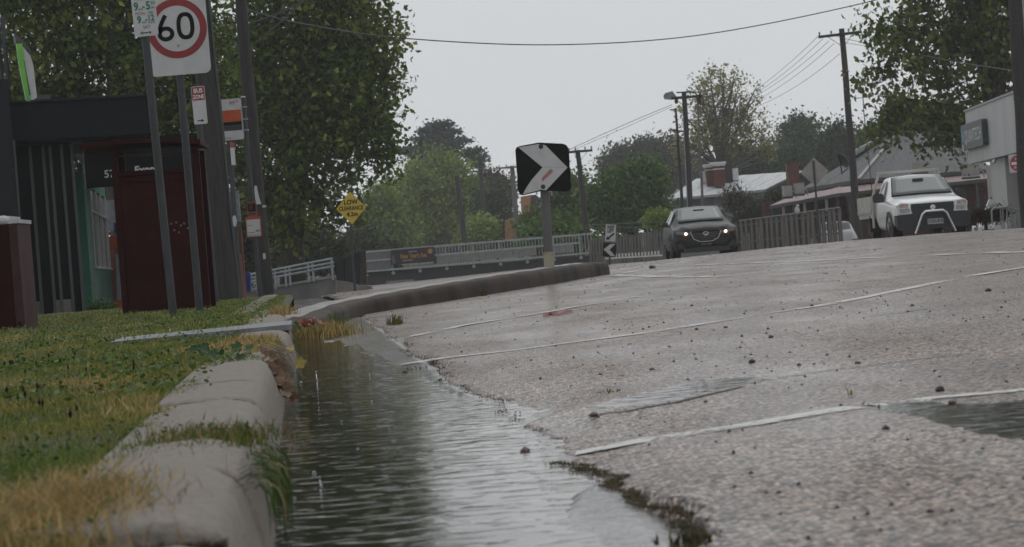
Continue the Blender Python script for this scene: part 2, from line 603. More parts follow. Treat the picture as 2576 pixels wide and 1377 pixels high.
def water_material(name, base, amp, sc, rough=.03, bed_and_sky=None):
    m = bpy.data.materials.new(name)
    m.use_nodes = True
    t = m.node_tree
    L = t.links.new
    p = t.nodes['Principled BSDF']
    tc = t.nodes.new('ShaderNodeTexCoord')
    nz = t.nodes.new('ShaderNodeTexNoise'); nz.inputs['Scale'].default_value = 4; nz.inputs['Detail'].default_value = 3
    L(tc.outputs['Object'], nz.inputs['Vector'])
    rp = t.nodes.new('ShaderNodeValToRGB')
    rp.color_ramp.elements[0].color = base
    rp.color_ramp.elements[1].color = tuple(c * 1.7 for c in base[:3]) + (1,)
    L(nz.outputs['Fac'], rp.inputs['Fac'])
    if bed_and_sky is not None:      # paler away from the kerb: channel floor, with reflected sky put into the colour
        m0 = t.nodes.new('ShaderNodeMapping'); m0.inputs['Rotation'].default_value = (0, 0, -KA)
        L(tc.outputs['Object'], m0.inputs['Vector'])
        sx_ = t.nodes.new('ShaderNodeSeparateXYZ'); L(m0.outputs[0], sx_.inputs[0])
        r0 = t.nodes.new('ShaderNodeMapRange'); r0.interpolation_type = 'SMOOTHSTEP'
        r0.inputs['From Min'].default_value = .10; r0.inputs['From Max'].default_value = .40
        L(sx_.outputs['X'], r0.inputs['Value'])
        mb_ = t.nodes.new('ShaderNodeMix'); mb_.data_type = 'RGBA'
        mb_.inputs['B'].default_value = bed_and_sky
        L(r0.outputs[0], mb_.inputs['Factor']); L(rp.outputs[0], mb_.inputs['A'])
        L(mb_.outputs['Result'], p.inputs['Base Color'])
    else:
        L(rp.outputs[0], p.inputs['Base Color'])
    p.inputs['Roughness'].default_value = rough
    p.inputs['IOR'].default_value = 1.333
    mp = t.nodes.new('ShaderNodeMapping')
    mp.inputs['Rotation'].default_value = (0, 0, -KA)
    mp.inputs['Scale'].default_value = (.55, 1.0, 1)
    L(tc.outputs['Object'], mp.inputs['Vector'])
    n1 = t.nodes.new('ShaderNodeTexNoise'); n1.inputs['Scale'].default_value = sc; n1.inputs['Detail'].default_value = 1.5; n1.inputs['Roughness'].default_value = .5
    n1.inputs['Distortion'].default_value = .8
    L(mp.outputs[0], n1.inputs['Vector'])
    pw_ = t.nodes.new('ShaderNodeMath'); pw_.operation = 'POWER'; pw_.inputs[1].default_value = 2.5
    L(n1.outputs['Fac'], pw_.inputs[0])
    b = t.nodes.new('ShaderNodeBump'); b.inputs['Distance'].default_value = amp
    L(pw_.outputs[0], b.inputs['Height'])
    L(b.outputs[0], p.inputs['Normal'])
    return m
M_WATER = water_material('gutter_water', C(.013, .015, .010), .0040, 17, bed_and_sky=C(.24, .23, .215))
M_PUDDLE = water_material('puddle_water', C(.06, .06, .056), .0022, 20, .04)

M_SOIL = mat('wet_soil', C(.045, .035, .022), C(.06, .062, .026), 9, rough=.8, bump=.01, bscale=40)
M_GROUND = mat('far_ground', C(.035, .045, .022), C(.055, .055, .04), .6, rough=.9)
M_KERB = mat('kerb_concrete', C(.228, .202, .174), C(.12, .105, .09), 55, rough=.72, spec=.22, bump=.0035, bscale=170, rough2=.5, detail=8, contrast=(.34, .74))
M_KERB_DARK = mat('stained_kerb_concrete', C(.055, .036, .026), C(.014, .011, .009), 2.2, rough=.6, bump=.003, bscale=60, stretch=(1, 1, .5), rough2=.6, spec=.12)
M_ISLAND_TOP = mat('island_concrete', C(.27, .26, .245), C(.18, .17, .16), 2.5, rough=.5, spec=.3, bump=.002, bscale=60)
M_PAINT = None
def paint_material(name='worn_white_road_paint', lo=.86, hi=1.10):
    m = bpy.data.materials.new(name)
    m.use_nodes = True
    t = m.node_tree
    L = t.links.new
    p = t.nodes['Principled BSDF']
    p.inputs['Base Color'].default_value = C(.50, .49, .475)
    p.inputs['Roughness'].default_value = .4
    tc = t.nodes.new('ShaderNodeTexCoord')
    n = t.nodes.new('ShaderNodeTexNoise'); n.inputs['Scale'].default_value = 45; n.inputs['Detail'].default_value = 6
    L(tc.outputs['Object'], n.inputs['Vector'])
    n2 = t.nodes.new('ShaderNodeTexNoise'); n2.inputs['Scale'].default_value = 2.2
    L(tc.outputs['Object'], n2.inputs['Vector'])
    ad = t.nodes.new('ShaderNodeMath'); ad.operation = 'ADD'
    L(n.outputs['Fac'], ad.inputs[0]); L(n2.outputs['Fac'], ad.inputs[1])
    r = t.nodes.new('ShaderNodeMapRange'); r.inputs['From Min'].default_value = lo; r.inputs['From Max'].default_value = hi
    L(ad.outputs[0], r.inputs['Value'])
    L(r.outputs[0], p.inputs['Alpha'])
    b = t.nodes.new('ShaderNodeBump'); b.inputs['Distance'].default_value = .003
    L(n.outputs['Fac'], b.inputs['Height']); L(b.outputs[0], p.inputs['Normal'])
    return m
M_PAINT = paint_material()
M_PAINT2 = paint_material('white_road_paint', .74, .98)

# ---------------------------------------------------------------- ground, roads, channel
g = MB(); g.add([(-200, -8, -.75), (200, -8, -.75), (200, 410, -.75), (-200, 410, -.75)], [(0, 1, 2, 3)])
tag(g.build('ground', M_GROUND), 'wide damp ground reaching the far trees', 'ground', kind='structure')

S = np.concatenate([np.linspace(.4, 2, 24), np.linspace(2.03, 8, 230), np.linspace(8.06, 20, 150), np.linspace(20.4, 70, 110), np.linspace(71, 150, 40)])
T = np.concatenate([np.linspace(0, .1, 6), np.linspace(.12, 2.2, 84), np.linspace(2.25, 8, 70), np.linspace(8.2, 20, 50), np.linspace(21, 58, 24)])
SS, TT = np.meshgrid(S, T, indexing='ij')
edge = .60 + .035 * np.sin(S * 2.1) + .018 * np.sin(S * 7.3 + 1) + .012 * np.sin(S * 19 + 2) + .010 * np.sin(S * 43) + .006 * np.sin(S * 91)
edge = np.where((S > 4.6) & (S < 6.2), edge + .05 * np.sin((S - 4.6) / 1.6 * math.pi), edge)
TT = TT + edge[:, None] * np.clip(1 - TT / 2.0, 0, 1) + .6 * np.clip(TT / 2.0, 0, 1)
X, Y = st2xy(SS, TT)
Z = road_z(X.ravel(), Y.ravel()).reshape(X.shape)
lipd = TT - edge[:, None]
Z += np.where((lipd < .05) & (SS < 9) & (Z > Z_WATER + .006), .003 * np.sin(SS * 60) * np.sin(SS * 23), 0)
Z -= np.where(Z > Z_WATER + .008, .002 * np.clip(1 - lipd / .2, 0, 1), 0)
Z[:, 0] -= .035
tag(link('road', grid_mesh('road', X, Y, Z), M_ROAD), 'wet chip-seal road with pinkish gravel', 'road', kind='structure')
ROAD = bpy.data.objects['road']

S = np.concatenate([np.linspace(.3, 9, 300), np.linspace(9.05, 21, 120)])
T = np.linspace(-.08, .74, 56)
SS, TT = np.meshgrid(S, T, indexing='ij')
X, Y = st2xy(SS, TT)
Z = gutter_z(X.ravel(), Y.ravel()).reshape(X.shape)
tag(link('gutter_channel', grid_mesh('gutter_channel', X, Y, Z), M_GUTTER), 'shallow concrete channel along the kerb', 'gutter', kind='structure')

def flat_poly(name, poly, z, mt, parent=None):
    b = MB(); b.add([(x, y, z) for x, y in poly], [tuple(range(len(poly)))])
    return b.build(name, mt, parent)
def dense_outline(poly, k=3):
    out = []
    n = len(poly)
    for i in range(n):
        p0, p1, p2, p3 = poly[i - 1], poly[i], poly[(i + 1) % n], poly[(i + 2) % n]
        for j in range(k):
            u = j / k
            out.append(.5 * (2 * p1 + (p2 - p0) * u + (2 * p0 - 5 * p1 + 4 * p2 - p3) * u * u + (3 * p1 - p0 - 3 * p2 + p3) * u ** 3))
    return out
wp = [p for p in GUT_POLY]
if sum(wp[i][0] * wp[(i + 1) % len(wp)][1] - wp[(i + 1) % len(wp)][0] * wp[i][1] for i in range(len(wp))) < 0:
    wp = wp[::-1]
# the sheet runs a little under its banks, which rise through it and draw the water's edge
cxy = np.mean(wp, axis=0)
def grown(poly, e):
    out = []
    n = len(poly)
    for i in range(n):
        d = np.array(poly[(i + 1) % n]) - np.array(poly[i - 1])
        nn = np.array([d[1], -d[0]]); nn = nn / (np.linalg.norm(nn) + 1e-9)
        out.append(np.array(poly[i]) + nn * e)
    return out
tag(flat_poly('gutter_water', grown(wp, .05), Z_WATER, M_WATER), 'rippled rain water running along the kerb', 'water', kind='structure')
for i, (poly, zp) in enumerate(PUD):
    pl = [p for p in poly]
    if sum(pl[k][0] * pl[(k + 1) % len(pl)][1] - pl[(k + 1) % len(pl)][0] * pl[k][1] for k in range(len(pl))) < 0:
        pl = pl[::-1]
    o = flat_poly('puddle', grown(dense_outline(pl), .012), zp + .0005, M_PUDDLE)
    tag(o, ['long narrow rain puddle reaching out from the gutter', 'rippled rain puddle beside the white bay line'][i], 'puddle', kind='structure')

# slip road and low ground on the far side of the island
def slip_z(x, y):
    return np.interp(y, [0, 20, 45, 80, 115, 140], [-.10, -.10, -.14, -.42, -.7, -.72])
yy = np.linspace(15.5, 140, 60)
xx = np.linspace(-45, 12, 30)
X, Y = np.meshgrid(xx, yy, indexing='xy')
Z = slip_z(X, Y)
# keep it below the road sheet where the two overlap
s_, t_ = xy2st(X, Y)
rzv = road_z(X.ravel(), Y.ravel()).reshape(X.shape)
Z = np.where(t_ > .7, np.minimum(Z, rzv - .12), Z)
tag(link('slip_road', grid_mesh('slip_road', X, Y, Z), M_SLIP), 'dark wet asphalt dipping towards the underpass', 'road', kind='structure')

def hit_road(px, py):
    z = 0.05
    for _ in range(25):
        p = on_z(px, py, z) if py > 0 else None
        z = .5 * z + .5 * rz1(p.x, p.y)
    return Vector((p.x, p.y, rz1(p.x, p.y)))

def marking(pts, width, name='line_marking', mt=None):
    P = [hit_road(*p) for p in pts]
    Q = []
    for a, b in zip(P[:-1], P[1:]):
        n = max(2, int((b - a).length / .12)); n = min(n, 70)
        for k in range(n):
            q = a.lerp(b, k / n); Q.append(q)
    Q.append(P[-1])
    V, F = [], []
    for i, q in enumerate(Q):
        d = (Q[min(i + 1, len(Q) - 1)] - Q[max(i - 1, 0)]); d.z = 0; d.normalize()
        nrm = Vector((-d.y, d.x, 0))
        w = width * (1 + .06 * math.sin(i * 1.7) + .05 * math.sin(i * .61))
        for e in (-.5, -.17, .17, .5):
            v = q + nrm * (e * w)
            V.append((v.x, v.y, rz1(v.x, v.y) + (.0021 if v.y < 9 else .003 if v.y < 14 else .006)))
    for i in range(len(Q) - 1):
        for k in range(3):
            F.append((i * 4 + k, i * 4 + k + 1, i * 4 + 5 + k, i * 4 + 4 + k))
    me = bpy.data.meshes.new(name); me.from_pydata(V, [], F); me.update()
    return link(name, me, mt or M_PAINT, ROAD)
marking([(1448, 1142), (1750, 1090), (2150, 1026)], .10, mt=M_PAINT2)
marking([(2190, 1021), (2340, 1003), (2640, 976)], .07)
marking([(1010, 918), (1300, 882), (1600, 842), (2060, 771), (2330, 717), (2640, 664)], .10)
marking([(985, 857), (1180, 818), (1400, 783), (1600, 748)], .08)
marking([(1545, 693), (1640, 697), (1740, 698), (1830, 696), (1905, 687)], .16)
marking([(1560, 690), (1640, 676), (1720, 667), (1900, 662), (2200, 650), (2400, 641), (2640, 632)], .14)

M_CRACK = mat('dark_road_crack', C(.02, .018, .016), C(.06, .05, .042), 30, rough=.8)
marking([(1960, 951), (2050, 938), (2180, 922), (2300, 907), (2440, 892)], .010, 'crack', M_CRACK)
marking([(2190, 796), (2260, 789), (2335, 777)], .014, 'crack', M_CRACK)
marking([(1480, 1049), (1580, 1036), (1700, 1014), (1800, 990), (1870, 974)], .016, 'crack', M_CRACK)
# ---------------------------------------------------------------- verge, kerb
_vp = RNG.uniform(0, 6.28, 12)
def verge_z(s, t):
    return .105 + np.clip(-t - .25, 0, 6) * -.006 + .012 * np.sin(s * 1.9 + t * 2.3) * np.clip((-t - .2), 0, 1) + .006 * np.sin(s * 5.1 - t * 4.4) - .02 * np.clip((s - 12) / 25, 0, 1)
S = np.concatenate([np.linspace(.5, 12, 160), np.linspace(12.2, 39, 80)])
T = -np.concatenate([np.linspace(.10, 1.5, 40), np.linspace(1.6, 14, 50)])
SS, TT = np.meshgrid(S, T, indexing='ij')
X, Y = st2xy(SS, TT)
Z = verge_z(SS, TT)
Z[:, 0] -= .05; Z[-1, :] -= .4
tag(link('verge_soil', grid_mesh('verge_soil', X, Y, Z), M_SOIL), 'earth of the grass verge behind the kerb', 'verge', kind='structure')

M_DARKGAP = mat('dark_gap', C(.012, .012, .012), C(.02, .018, .016), 5, rough=.9)
kerb = tag(empty('kerb'), 'row of weathered concrete kerb stones edging the grass verge', 'kerb', kind='structure')
PROFILE = [(-.285, -.12), (-.285, .112), (-.272, .121), (-.20, .125), (-.12, .126), (-.085, .124), (-.062, .118), (-.044, .107), (-.032, .090), (-.022, .062),
           (-.010, .01), (.002, -.05), (.006, -.12)]
def kerb_stone(s0, s1, dz=0.0, dt=0.0, mt=M_KERB, prof=PROFILE, seed=0, name='kerb_stone', rnd=.012):
    r = random.Random(seed)
    n = max(8, int((s1 - s0) / .05)); n = min(n, 60)
    V, F = [], []
    m_ = len(prof)
    cm = (-.14, .02)
    ends = [0, .003, .008, .014, .022, .03]
    ring_s = [s0 + e for e in ends] + [s0 + .03 + (s1 - s0 - .06) * (q + 1) / n for q in range(n - 1)] + [s1 - e for e in ends[::-1]] if s1 - s0 > .2 else [s0, s1]
    n = len(ring_s) - 1
    for i in range(n + 1):
        s = ring_s[i]
        e = min(s - s0, s1 - s)
        sh = rnd * max(0, 1 - e / .022) ** 2          # eased arrises at both ends
        for (t, z) in prof:
            k = 1 - sh / .12
            tt = cm[0] + (t - cm[0]) * k + dt
            zz = cm[1] + (z - cm[1]) * k + dz if z > cm[1] else z + dz
            j = .0016 * math.sin(s * 31 + t * 50 + seed) + .001 * math.sin(s * 77 + t * 90)
            x, y = st2xy(s, tt + j)
            V.append((x, y, zz + j))
    for i in range(n):
        for k in range(m_ - 1):
            F.append((i * m_ + k, i * m_ + k + 1, (i + 1) * m_ + k + 1, (i + 1) * m_ + k))
    F.append(tuple(range(m_))[::-1]); F.append(tuple(n * m_ + k for k in range(m_)))
    me = bpy.data.meshes.new(name); me.from_pydata(V, [], F)
    me.polygons.foreach_set('use_smooth', np.ones(len(me.polygons), dtype=bool)); me.update()
    me.set_sharp_from_angle(angle=rad(50))
    return link(name, me, mt, kerb)
kerb_stone(.6, 2.58, -.014, .004, seed=1, rnd=.035)
kerb_stone(2.66, 3.42, .004, .0, seed=2, rnd=.014)
kerb_stone(3.432, 4.02, .003, .003, seed=3, rnd=.005)
kerb_stone(4.034, 5.402, -.003, -.004, seed=4, rnd=.007)
kerb_stone(5.434, 6.272, .002, -.009, seed=5, rnd=.006)
kerb_stone(6.31, 7.75, .003, -.012, seed=6, rnd=.012)
for sj in (3.426, 4.027, 5.417, 6.29):
    kerb_stone(sj - .03, sj + .03, -.009, -.009, mt=M_DARKGAP, seed=30, name='joint_filler', rnd=0)
kerb_stone(7.95, 10.2, -.012, -.03, seed=7, rnd=.03)
kerb_stone(10.25, 12.0, .0, .02, seed=8, rnd=.03)
kerb_stone(13.1, 16.2, .0, -.02, seed=9, rnd=.02)
kerb_stone(16.25, 20.0, -.005, -.04, seed=10, rnd=.02)
kerb_stone(20.1, 38, -.01, -.3, seed=11, rnd=.02)

# stormwater pit, steel lid lying over the kerb line
M_STEEL = mat('galvanised_pit_lid', C(.22, .23, .24), C(.15, .155, .16), 14, rough=.35, metal=.6, bump=.002, bscale=30)
M_DARKGAP = mat('dark_gap', C(.012, .012, .012), C(.02, .018, .016), 5, rough=.9)
pit = thing('pit_lid', 'grey steel stormwater pit lid flush with the kerb top', 'pit lid', (0, 0, 0))
b = MB()
def stz(s, t, z):
    x, y = st2xy(s, t); return (x, y, z)
b.hexa([stz(12.05, -.95, .10), stz(12.05, .0, .118), stz(13.05, .0, .118), stz(13.05, -.95, .10),
        stz(12.05, -.95, .128), stz(12.05, .0, .148), stz(13.05, .0, .148), stz(13.05, -.95, .128)])
b.build('lid_plate', M_STEEL, pit)
b = MB(); b.hexa([stz(12.08, -.5, -.1), stz(12.08, -.02, -.1), stz(13.02, -.02, -.1), stz(13.02, -.5, -.1),
                  stz(12.08, -.5, .10), stz(12.08, -.02, .112), stz(13.02, -.02, .112), stz(13.02, -.5, .10)])
b.build('pit_throat', M_DARKGAP, pit)

# ---------------------------------------------------------------- traffic island
isl = tag(empty('traffic_island'), 'long raised concrete traffic island with a stained kerb face', 'traffic island', kind='structure')
IP = []
for (px, py, d, hgt) in ((722, 806, 16.6, .05), (800, 803, 17.3, .085), (900, 793, 18.6, .125), (1050, 770, 20.8, .155), (1190, 748, 23.0, .17), (1320, 727, 25.8, .18), (1430, 708, 28.8, .185), (1505, 695, 31.3, .187), (1536, 690, 32.6, .17)):
    p = hit_road(px, py) if px > 800 else W(px, py, d)
    IP.append((p.x, p.y, hgt))
_xs = np.array(IP)
uu = np.linspace(0, len(IP) - 1, 90)
ix = np.interp(uu, range(len(IP)), _xs[:, 0]); iy = np.interp(uu, range(len(IP)), _xs[:, 1]); ih = np.interp(uu, range(len(IP)), _xs[:, 2])
for _ in range(4):
    ix[1:-1] = (ix[:-2] + ix[1:-1] * 2 + ix[2:]) / 4; iy[1:-1] = (iy[:-2] + iy[1:-1] * 2 + iy[2:]) / 4
def island_strip(name, w0, w1, zoff, mt, facew):
    V, F = [], []
    n = len(ix)
    for i in range(n):
        d = np.array([ix[min(i + 1, n - 1)] - ix[max(i - 1, 0)], iy[min(i + 1, n - 1)] - iy[max(i - 1, 0)]]); d /= np.linalg.norm(d)
        nl = np.array([-d[1], d[0]])
        zr = rz1(ix[i], iy[i]) if iy[i] > 17.4 else .0
        prof = [(w0 - .0, -.15), (w0 + facew * .2, ih[i] * .55), (w0 + facew * .6, ih[i] * .88), (w0 + facew, ih[i] - .004 + zoff), (w0 + facew + .03, ih[i] + zoff), (w1, ih[i] + .01 + zoff), (w1 + .02, -.3)]
        for (o, z) in prof:
            jit = .006 * math.sin(i * 1.3 + o * 9)
            V.append((ix[i] + nl[0] * (o + jit), iy[i] + nl[1] * (o + jit), zr + z + jit * .4))
    k = 7
    for i in range(n - 1):
        for j in range(k - 1):
            F.append((i * k + j, (i + 1) * k + j, (i + 1) * k + j + 1, i * k + j + 1))
    F.append(tuple(range(k))); F.append(tuple((n - 1) * k + j for j in range(k))[::-1])
    me = bpy.data.meshes.new(name); me.from_pydata(V, [], F)
    me.polygons.foreach_set('use_smooth', np.ones(len(me.polygons), dtype=bool)); me.update(); me.set_sharp_from_angle(angle=rad(48))
    return link(name, me, mt, isl)
island_strip('island_kerb', 0, .16, 0, M_KERB_DARK, .05)
island_strip('island_top', .09, .36, .006, M_ISLAND_TOP, .04)

# ================================================================== COMMON MATERIALS
M_GALV = mat('weathered_galvanised_pipe', C(.058, .065, .068), C(.038, .042, .045), 18, rough=.55, metal=.1, spec=.25, stretch=(1, 1, .2))
M_GALV_LIGHT = mat('galvanised_rail', C(.30, .33, .34), C(.22, .24, .25), 8, rough=.42, metal=.3)
M_WHITE = mat('white_sign_face', C(.46, .46, .46), C(.40, .40, .40), 7, rough=.45)
M_RED = mat('red_sign_face', C(.22, .018, .02), C(.18, .014, .016), 9, rough=.45)
M_BLACK = mat('black_sign_face', C(.007, .0075, .008), C(.011, .011, .011), 9, rough=.5, spec=.12)
M_GREENINK = mat('green_sign_lettering', C(.01, .15, .085), None, 9, rough=.5)
M_GREYINK = mat('grey_sign_lettering', C(.16, .17, .17), None, 9, rough=.5)
M_WHITEINK = mat('white_sign_lettering', C(.62, .62, .62), None, 9, rough=.5)
M_TIMBER = mat('dark_timber_pole', C(.035, .032, .029), C(.018, .017, .016), 4, rough=.75, bump=.006, bscale=16, stretch=(6, 6, .5))
M_TIMBER_GREY = mat('grey_weathered_timber', C(.16, .152, .142), C(.08, .074, .068), 3, rough=.8, bump=.004, bscale=14, stretch=(6, 6, .6))
M_BACK = mat('sign_back_aluminium', C(.30, .29, .27), C(.25, .24, .225), 5, rough=.5)
M_CONC = mat('grey_wall_concrete', C(.17, .165, .155), C(.10, .098, .092), 1.6, rough=.7, bump=.004, bscale=12)
M_WIRE = mat('dark_wire', C(.06, .062, .066), None, 5, rough=.6)

def post_root(name, label, cat, base, top, d, yaw=0.0, r=.03, mt=None, n=12, group=None, cap=None, r2=None):
    """a post standing in the ground; base and top are where the photo shows its ends"""
    a, b = W(*base, d), W(*top, d)
    v = b - a
    root = thing(name, label, cat, a, yaw, math.atan2(v.x, v.z), group)
    m_ = MB(); m_.tube([(0, 0, -.25), (0, 0, v.length)], [r, r2 or r], n)
    smooth_by_angle(m_.build('post', mt or M_GALV, root))
    return root, v.length

def board(root, name, c, w, h, r, mt, th=.004, y=None):
    b = MB()
    y = -c[1] if y is None else y
    b.prism(rounded(w, h, r, c[0], c[2]), c[1] - th, c[1])
    return b.build(name, mt, root)

def flat(root, name, poly, y, mt, th=.0015):
    b = MB(); b.prism(poly, y - th, y)
    return b.build(name, mt, root)

# ---------------------------------------------------------------- parking sign
root, H = post_root('parking_sign', 'narrow white parking sign with green hours on a grey pipe post', 'parking sign', (437, 803), (357, 0), 21.6, r=.038)
c = inv_local(root, W(366, 32, 21.6)); c.y = -.05
bo = board(root, 'sign_board', c, .225, .46, .02, M_WHITE)
y = c.y - .0065
text('PARALLEL', .042, M_GREYINK, bo, (c.x, y, c.z + .125), sx=.9)
text('9', .105, M_GREENINK, bo, (c.x - .072, y, c.z + .052), bold=.003, sx=.85)
text('AM', .028, M_GREENINK, bo, (c.x - .032, y, c.z + .025))
text('-', .07, M_GREENINK, bo, (c.x - .004, y, c.z + .05), bold=.003)
text('5', .105, M_GREENINK, bo, (c.x + .04, y, c.z + .052), bold=.003, sx=.85)
text('30', .045, M_GREENINK, bo, (c.x + .085, y, c.z + .075))
text('PM', .028, M_GREENINK, bo, (c.x + .085, y, c.z + .03))
text('MON - FRI', .042, M_GREYINK, bo, (c.x, y, c.z - .015), sx=.9)
text('9', .095, M_GREENINK, bo, (c.x - .055, y, c.z - .075), bold=.003, sx=.85)
text('AM', .026, M_GREENINK, bo, (c.x - .012, y, c.z - .1))
text('-', .06, M_GREENINK, bo, (c.x + .012, y, c.z - .075), bold=.003)
text('12', .078, M_GREENINK, bo, (c.x + .055, y, c.z - .065), bold=.002, sx=.85)
text('NOON', .022, M_GREYINK, bo, (c.x + .058, y, c.z - .105))
text('SAT', .045, M_GREYINK, bo, (c.x + .01, y, c.z - .145), sx=.9)
az = c.z - .197
flat(bo, 'arrow', [(c.x - .062, az), (c.x - .03, az - .018), (c.x - .036, az - .006), (c.x + .02, az - .006), (c.x + .02, az + .006), (c.x - .036, az + .006), (c.x - .03, az + .018)], y + .002, M_GREENINK)
b = MB(); b.tube([(c.x + .035, y + .004, az), (c.x + .035, y - .006, az)], .009, 10); b.build('bolt', M_BLACK, root)
for dz in (.05, -.11):
    b = MB(); b.box(-.05, .05, -.047, .045, c.z + dz, c.z + dz + .03); b.build('bracket', M_GALV, root)

# ---------------------------------------------------------------- speed limit sign
root, H = post_root('speed_limit_sign', 'large white speed sign with a red ring reading 60', 'speed sign', (503, 790), (440, 30), 22.8, r=.038)
c = inv_local(root, W(448, 74, 22.8)); c.y = -.055
bo = board(root, 'sign_board', (c.x, c.y, c.z - .045), .605, .83, .06, M_WHITE)
y = c.y - .004
b = MB(); b.ring(c.x, c.z, .227, .296, y - .002, y, 64); b.build('red_ring', M_RED, bo)
def oval_ring(cx, cz, w, h, st, n=44, p=2.3):
    b = MB(); out, inn = [], []
    for k in range(n):
        a = 2 * math.pi * k / n
        ca, sa = math.cos(a), math.sin(a)
        e = lambda v: math.copysign(abs(v) ** (2 / p), v)
        out.append((cx + w / 2 * e(ca), cz + h / 2 * e(sa))); inn.append((cx + (w / 2 - st) * e(ca), cz + (h / 2 - st) * e(sa)))
    for k in range(n):
        b.v += [(out[k][0], y - .003, out[k][1]), (inn[k][0], y - .003, inn[k][1])]
    for k in range(n):
        i, j = 2 * k, 2 * ((k + 1) % n)
        b.f.append((i, j, j + 1, i + 1))
    return b
oval_ring(c.x + .086, c.z + .02, .176, .27, .041, p=2.5).build('digit_zero', M_BLACK, bo)
six = oval_ring(c.x - .113, c.z - .045, .166, .148, .041, p=2.05)
sx_, sz_ = c.x - .113, c.z
pth = [(-.0625, -.045), (-.060, -.005), (-.048, .035), (-.024, .085), (.008, .138)]
for k in range(len(pth) - 1):
    (x0, z0), (x1, z1) = pth[k], pth[k + 1]
    d = Vector((x1 - x0, 0, z1 - z0)).normalized(); nn = Vector((d.z, 0, -d.x)) * .0205
    six.add([(sx_ + x0 + nn.x, y - .003, sz_ + z0 + nn.z), (sx_ + x1 + nn.x, y - .003, sz_ + z1 + nn.z), (sx_ + x1 - nn.x, y - .003, sz_ + z1 - nn.z), (sx_ + x0 - nn.x, y - .003, sz_ + z0 - nn.z)], [(0, 1, 2, 3)])
six.build('digit_six', M_BLACK, bo)
b = MB(); b.tube([(c.x + .0, y + .002, c.z - .172), (c.x + .0, y - .005, c.z - .172)], .011, 8); b.build('bolt', M_GREYINK, root)
for dz in (.2, -.19, -.38):
    b = MB(); b.box(-.05, .05, -.052, .05, c.z + dz, c.z + dz + .04); b.build('bracket', M_GALV, root)

# ---------------------------------------------------------------- bus zone sign
root, H = post_root('bus_zone_sign', 'slim white sign with red header lettered BUS ZONE on a grey post', 'parking sign', (545, 778), (492, 214), 34, r=.044)
c = inv_local(root, W(503, 266, 34)); c.y = -.055
bo = board(root, 'sign_board', c, .2, .56, .022, M_WHITE)
y = c.y - .0045
flat(bo, 'red_header', rounded(.186, .2, .02, c.x, c.z + .172), y, M_RED)
text('BUS', .092, M_WHITEINK, bo, (c.x, y - .003, c.z + .212), bold=.002, sx=.85)
text('ZONE', .082, M_WHITEINK, bo, (c.x, y - .003, c.z + .122), bold=.002, sx=.72)
az = c.z - .228
flat(bo, 'arrow', [(c.x - .05, az - .007), (c.x + .012, az - .007), (c.x + .012, az - .024), (c.x + .055, az), (c.x + .012, az + .024), (c.x + .012, az + .007), (c.x - .05, az + .007)], y, M_BLACK)

# ---------------------------------------------------------------- timber poles on the verge
def timber_pole(label, base, top, d, r0, r1, mt=None, name='utility_pole', group=None):
    a, bt = W(*base, d), W(*top, d)
    v = bt - a
    root = thing(name, label, 'utility pole', a, 0, math.atan2(v.x, v.z), group)
    b = MB()
    nseg = 10
    b.tube([(0.01 * math.sin(k * 1.7), .01 * math.cos(k * 2.1), -.3 + (v.length + .3) * k / nseg) for k in range(nseg + 1)], [r0 + (r1 - r0) * k / nseg for k in range(nseg + 1)], 16)
    smooth_by_angle(b.build('pole_shaft', mt or M_TIMBER, root))
    return root, v.length
root, H = timber_pole('thick dark timber pole directly behind the BUS ZONE sign', (577, 778), (478, -260), 37, .205, .165)
b = MB(); b.tube([(.185, -.10, 0), (.15, -.1, 5.2)], .013, 6); b.build('earth_cable', M_GALV, root)
root, H = timber_pole('slender dark timber pole beside the bus stop flag', (672, 765), (586, -230), 40, .135, .092)
for (px, py, w, h) in ((667, 645, .045, .10), (667, 520, .06, .035)):
    c = inv_local(root, W(px, py, 40)); b = MB(); b.box(c.x - w / 2, c.x + w / 2, -.145, -.125, c.z - h / 2, c.z + h / 2); b.build('tag_plate', M_WHITE, root)

# ---------------------------------------------------------------- bus stop flag
M_ORANGE = mat('orange_panel', C(.42, .075, .018), C(.36, .06, .015), 6, rough=.45)
M_CHAR = mat('charcoal_panel', C(.03, .03, .034), None, 6, rough=.45)
root, H = post_root('bus_stop_sign', 'white orange and black bus stop flag with timetable case on a pole', 'bus stop sign', (656, 768), (612, 246), 38, r=.038)
c = inv_local(root, W(580, 302, 38)); c.y = -.03
bo = board(root, 'flag_board', c, .395, .68, .008, M_WHITE, th=.03)
y = c.y - .0305
z0 = c.z + .34
flat(bo, 'orange_band', [(c.x - .19, z0 - .375), (c.x + .19, z0 - .375), (c.x + .19, z0 - .185), (c.x - .19, z0 - .185)], y, M_ORANGE)
flat(bo, 'black_band', [(c.x - .19, z0 - .44), (c.x + .19, z0 - .44), (c.x + .19, z0 - .377), (c.x - .19, z0 - .377)], y, M_BLACK)
flat(bo, 'charcoal_band', [(c.x - .19, z0 - .525), (c.x + .19, z0 - .525), (c.x + .19, z0 - .442), (c.x - .19, z0 - .442)], y, M_CHAR)
text('PT', .085, M_RED, bo, (c.x + .06, y - .003, z0 - .08), bold=.001)
flat(bo, 'emblem_chevron', [(c.x + .105, z0 - .075), (c.x + .165, z0 - .045), (c.x + .105, z0 - .02), (c.x + .11, z0 - .03), (c.x + .145, z0 - .046), (c.x + .11, z0 - .066)], y, M_RED)
text('to City Town', .03, M_BLACK, bo, (c.x - .09, y - .003, c.z - .30))
text('bus stop', .022, M_GREYINK, bo, (c.x - .12, y - .003, z0 - .49))
b = MB(); b.prism(rounded(.30, .62, .01, c.x + .06, c.z), c.y + .005, c.y + .03); b.build('back_board', M_WHITE, root)
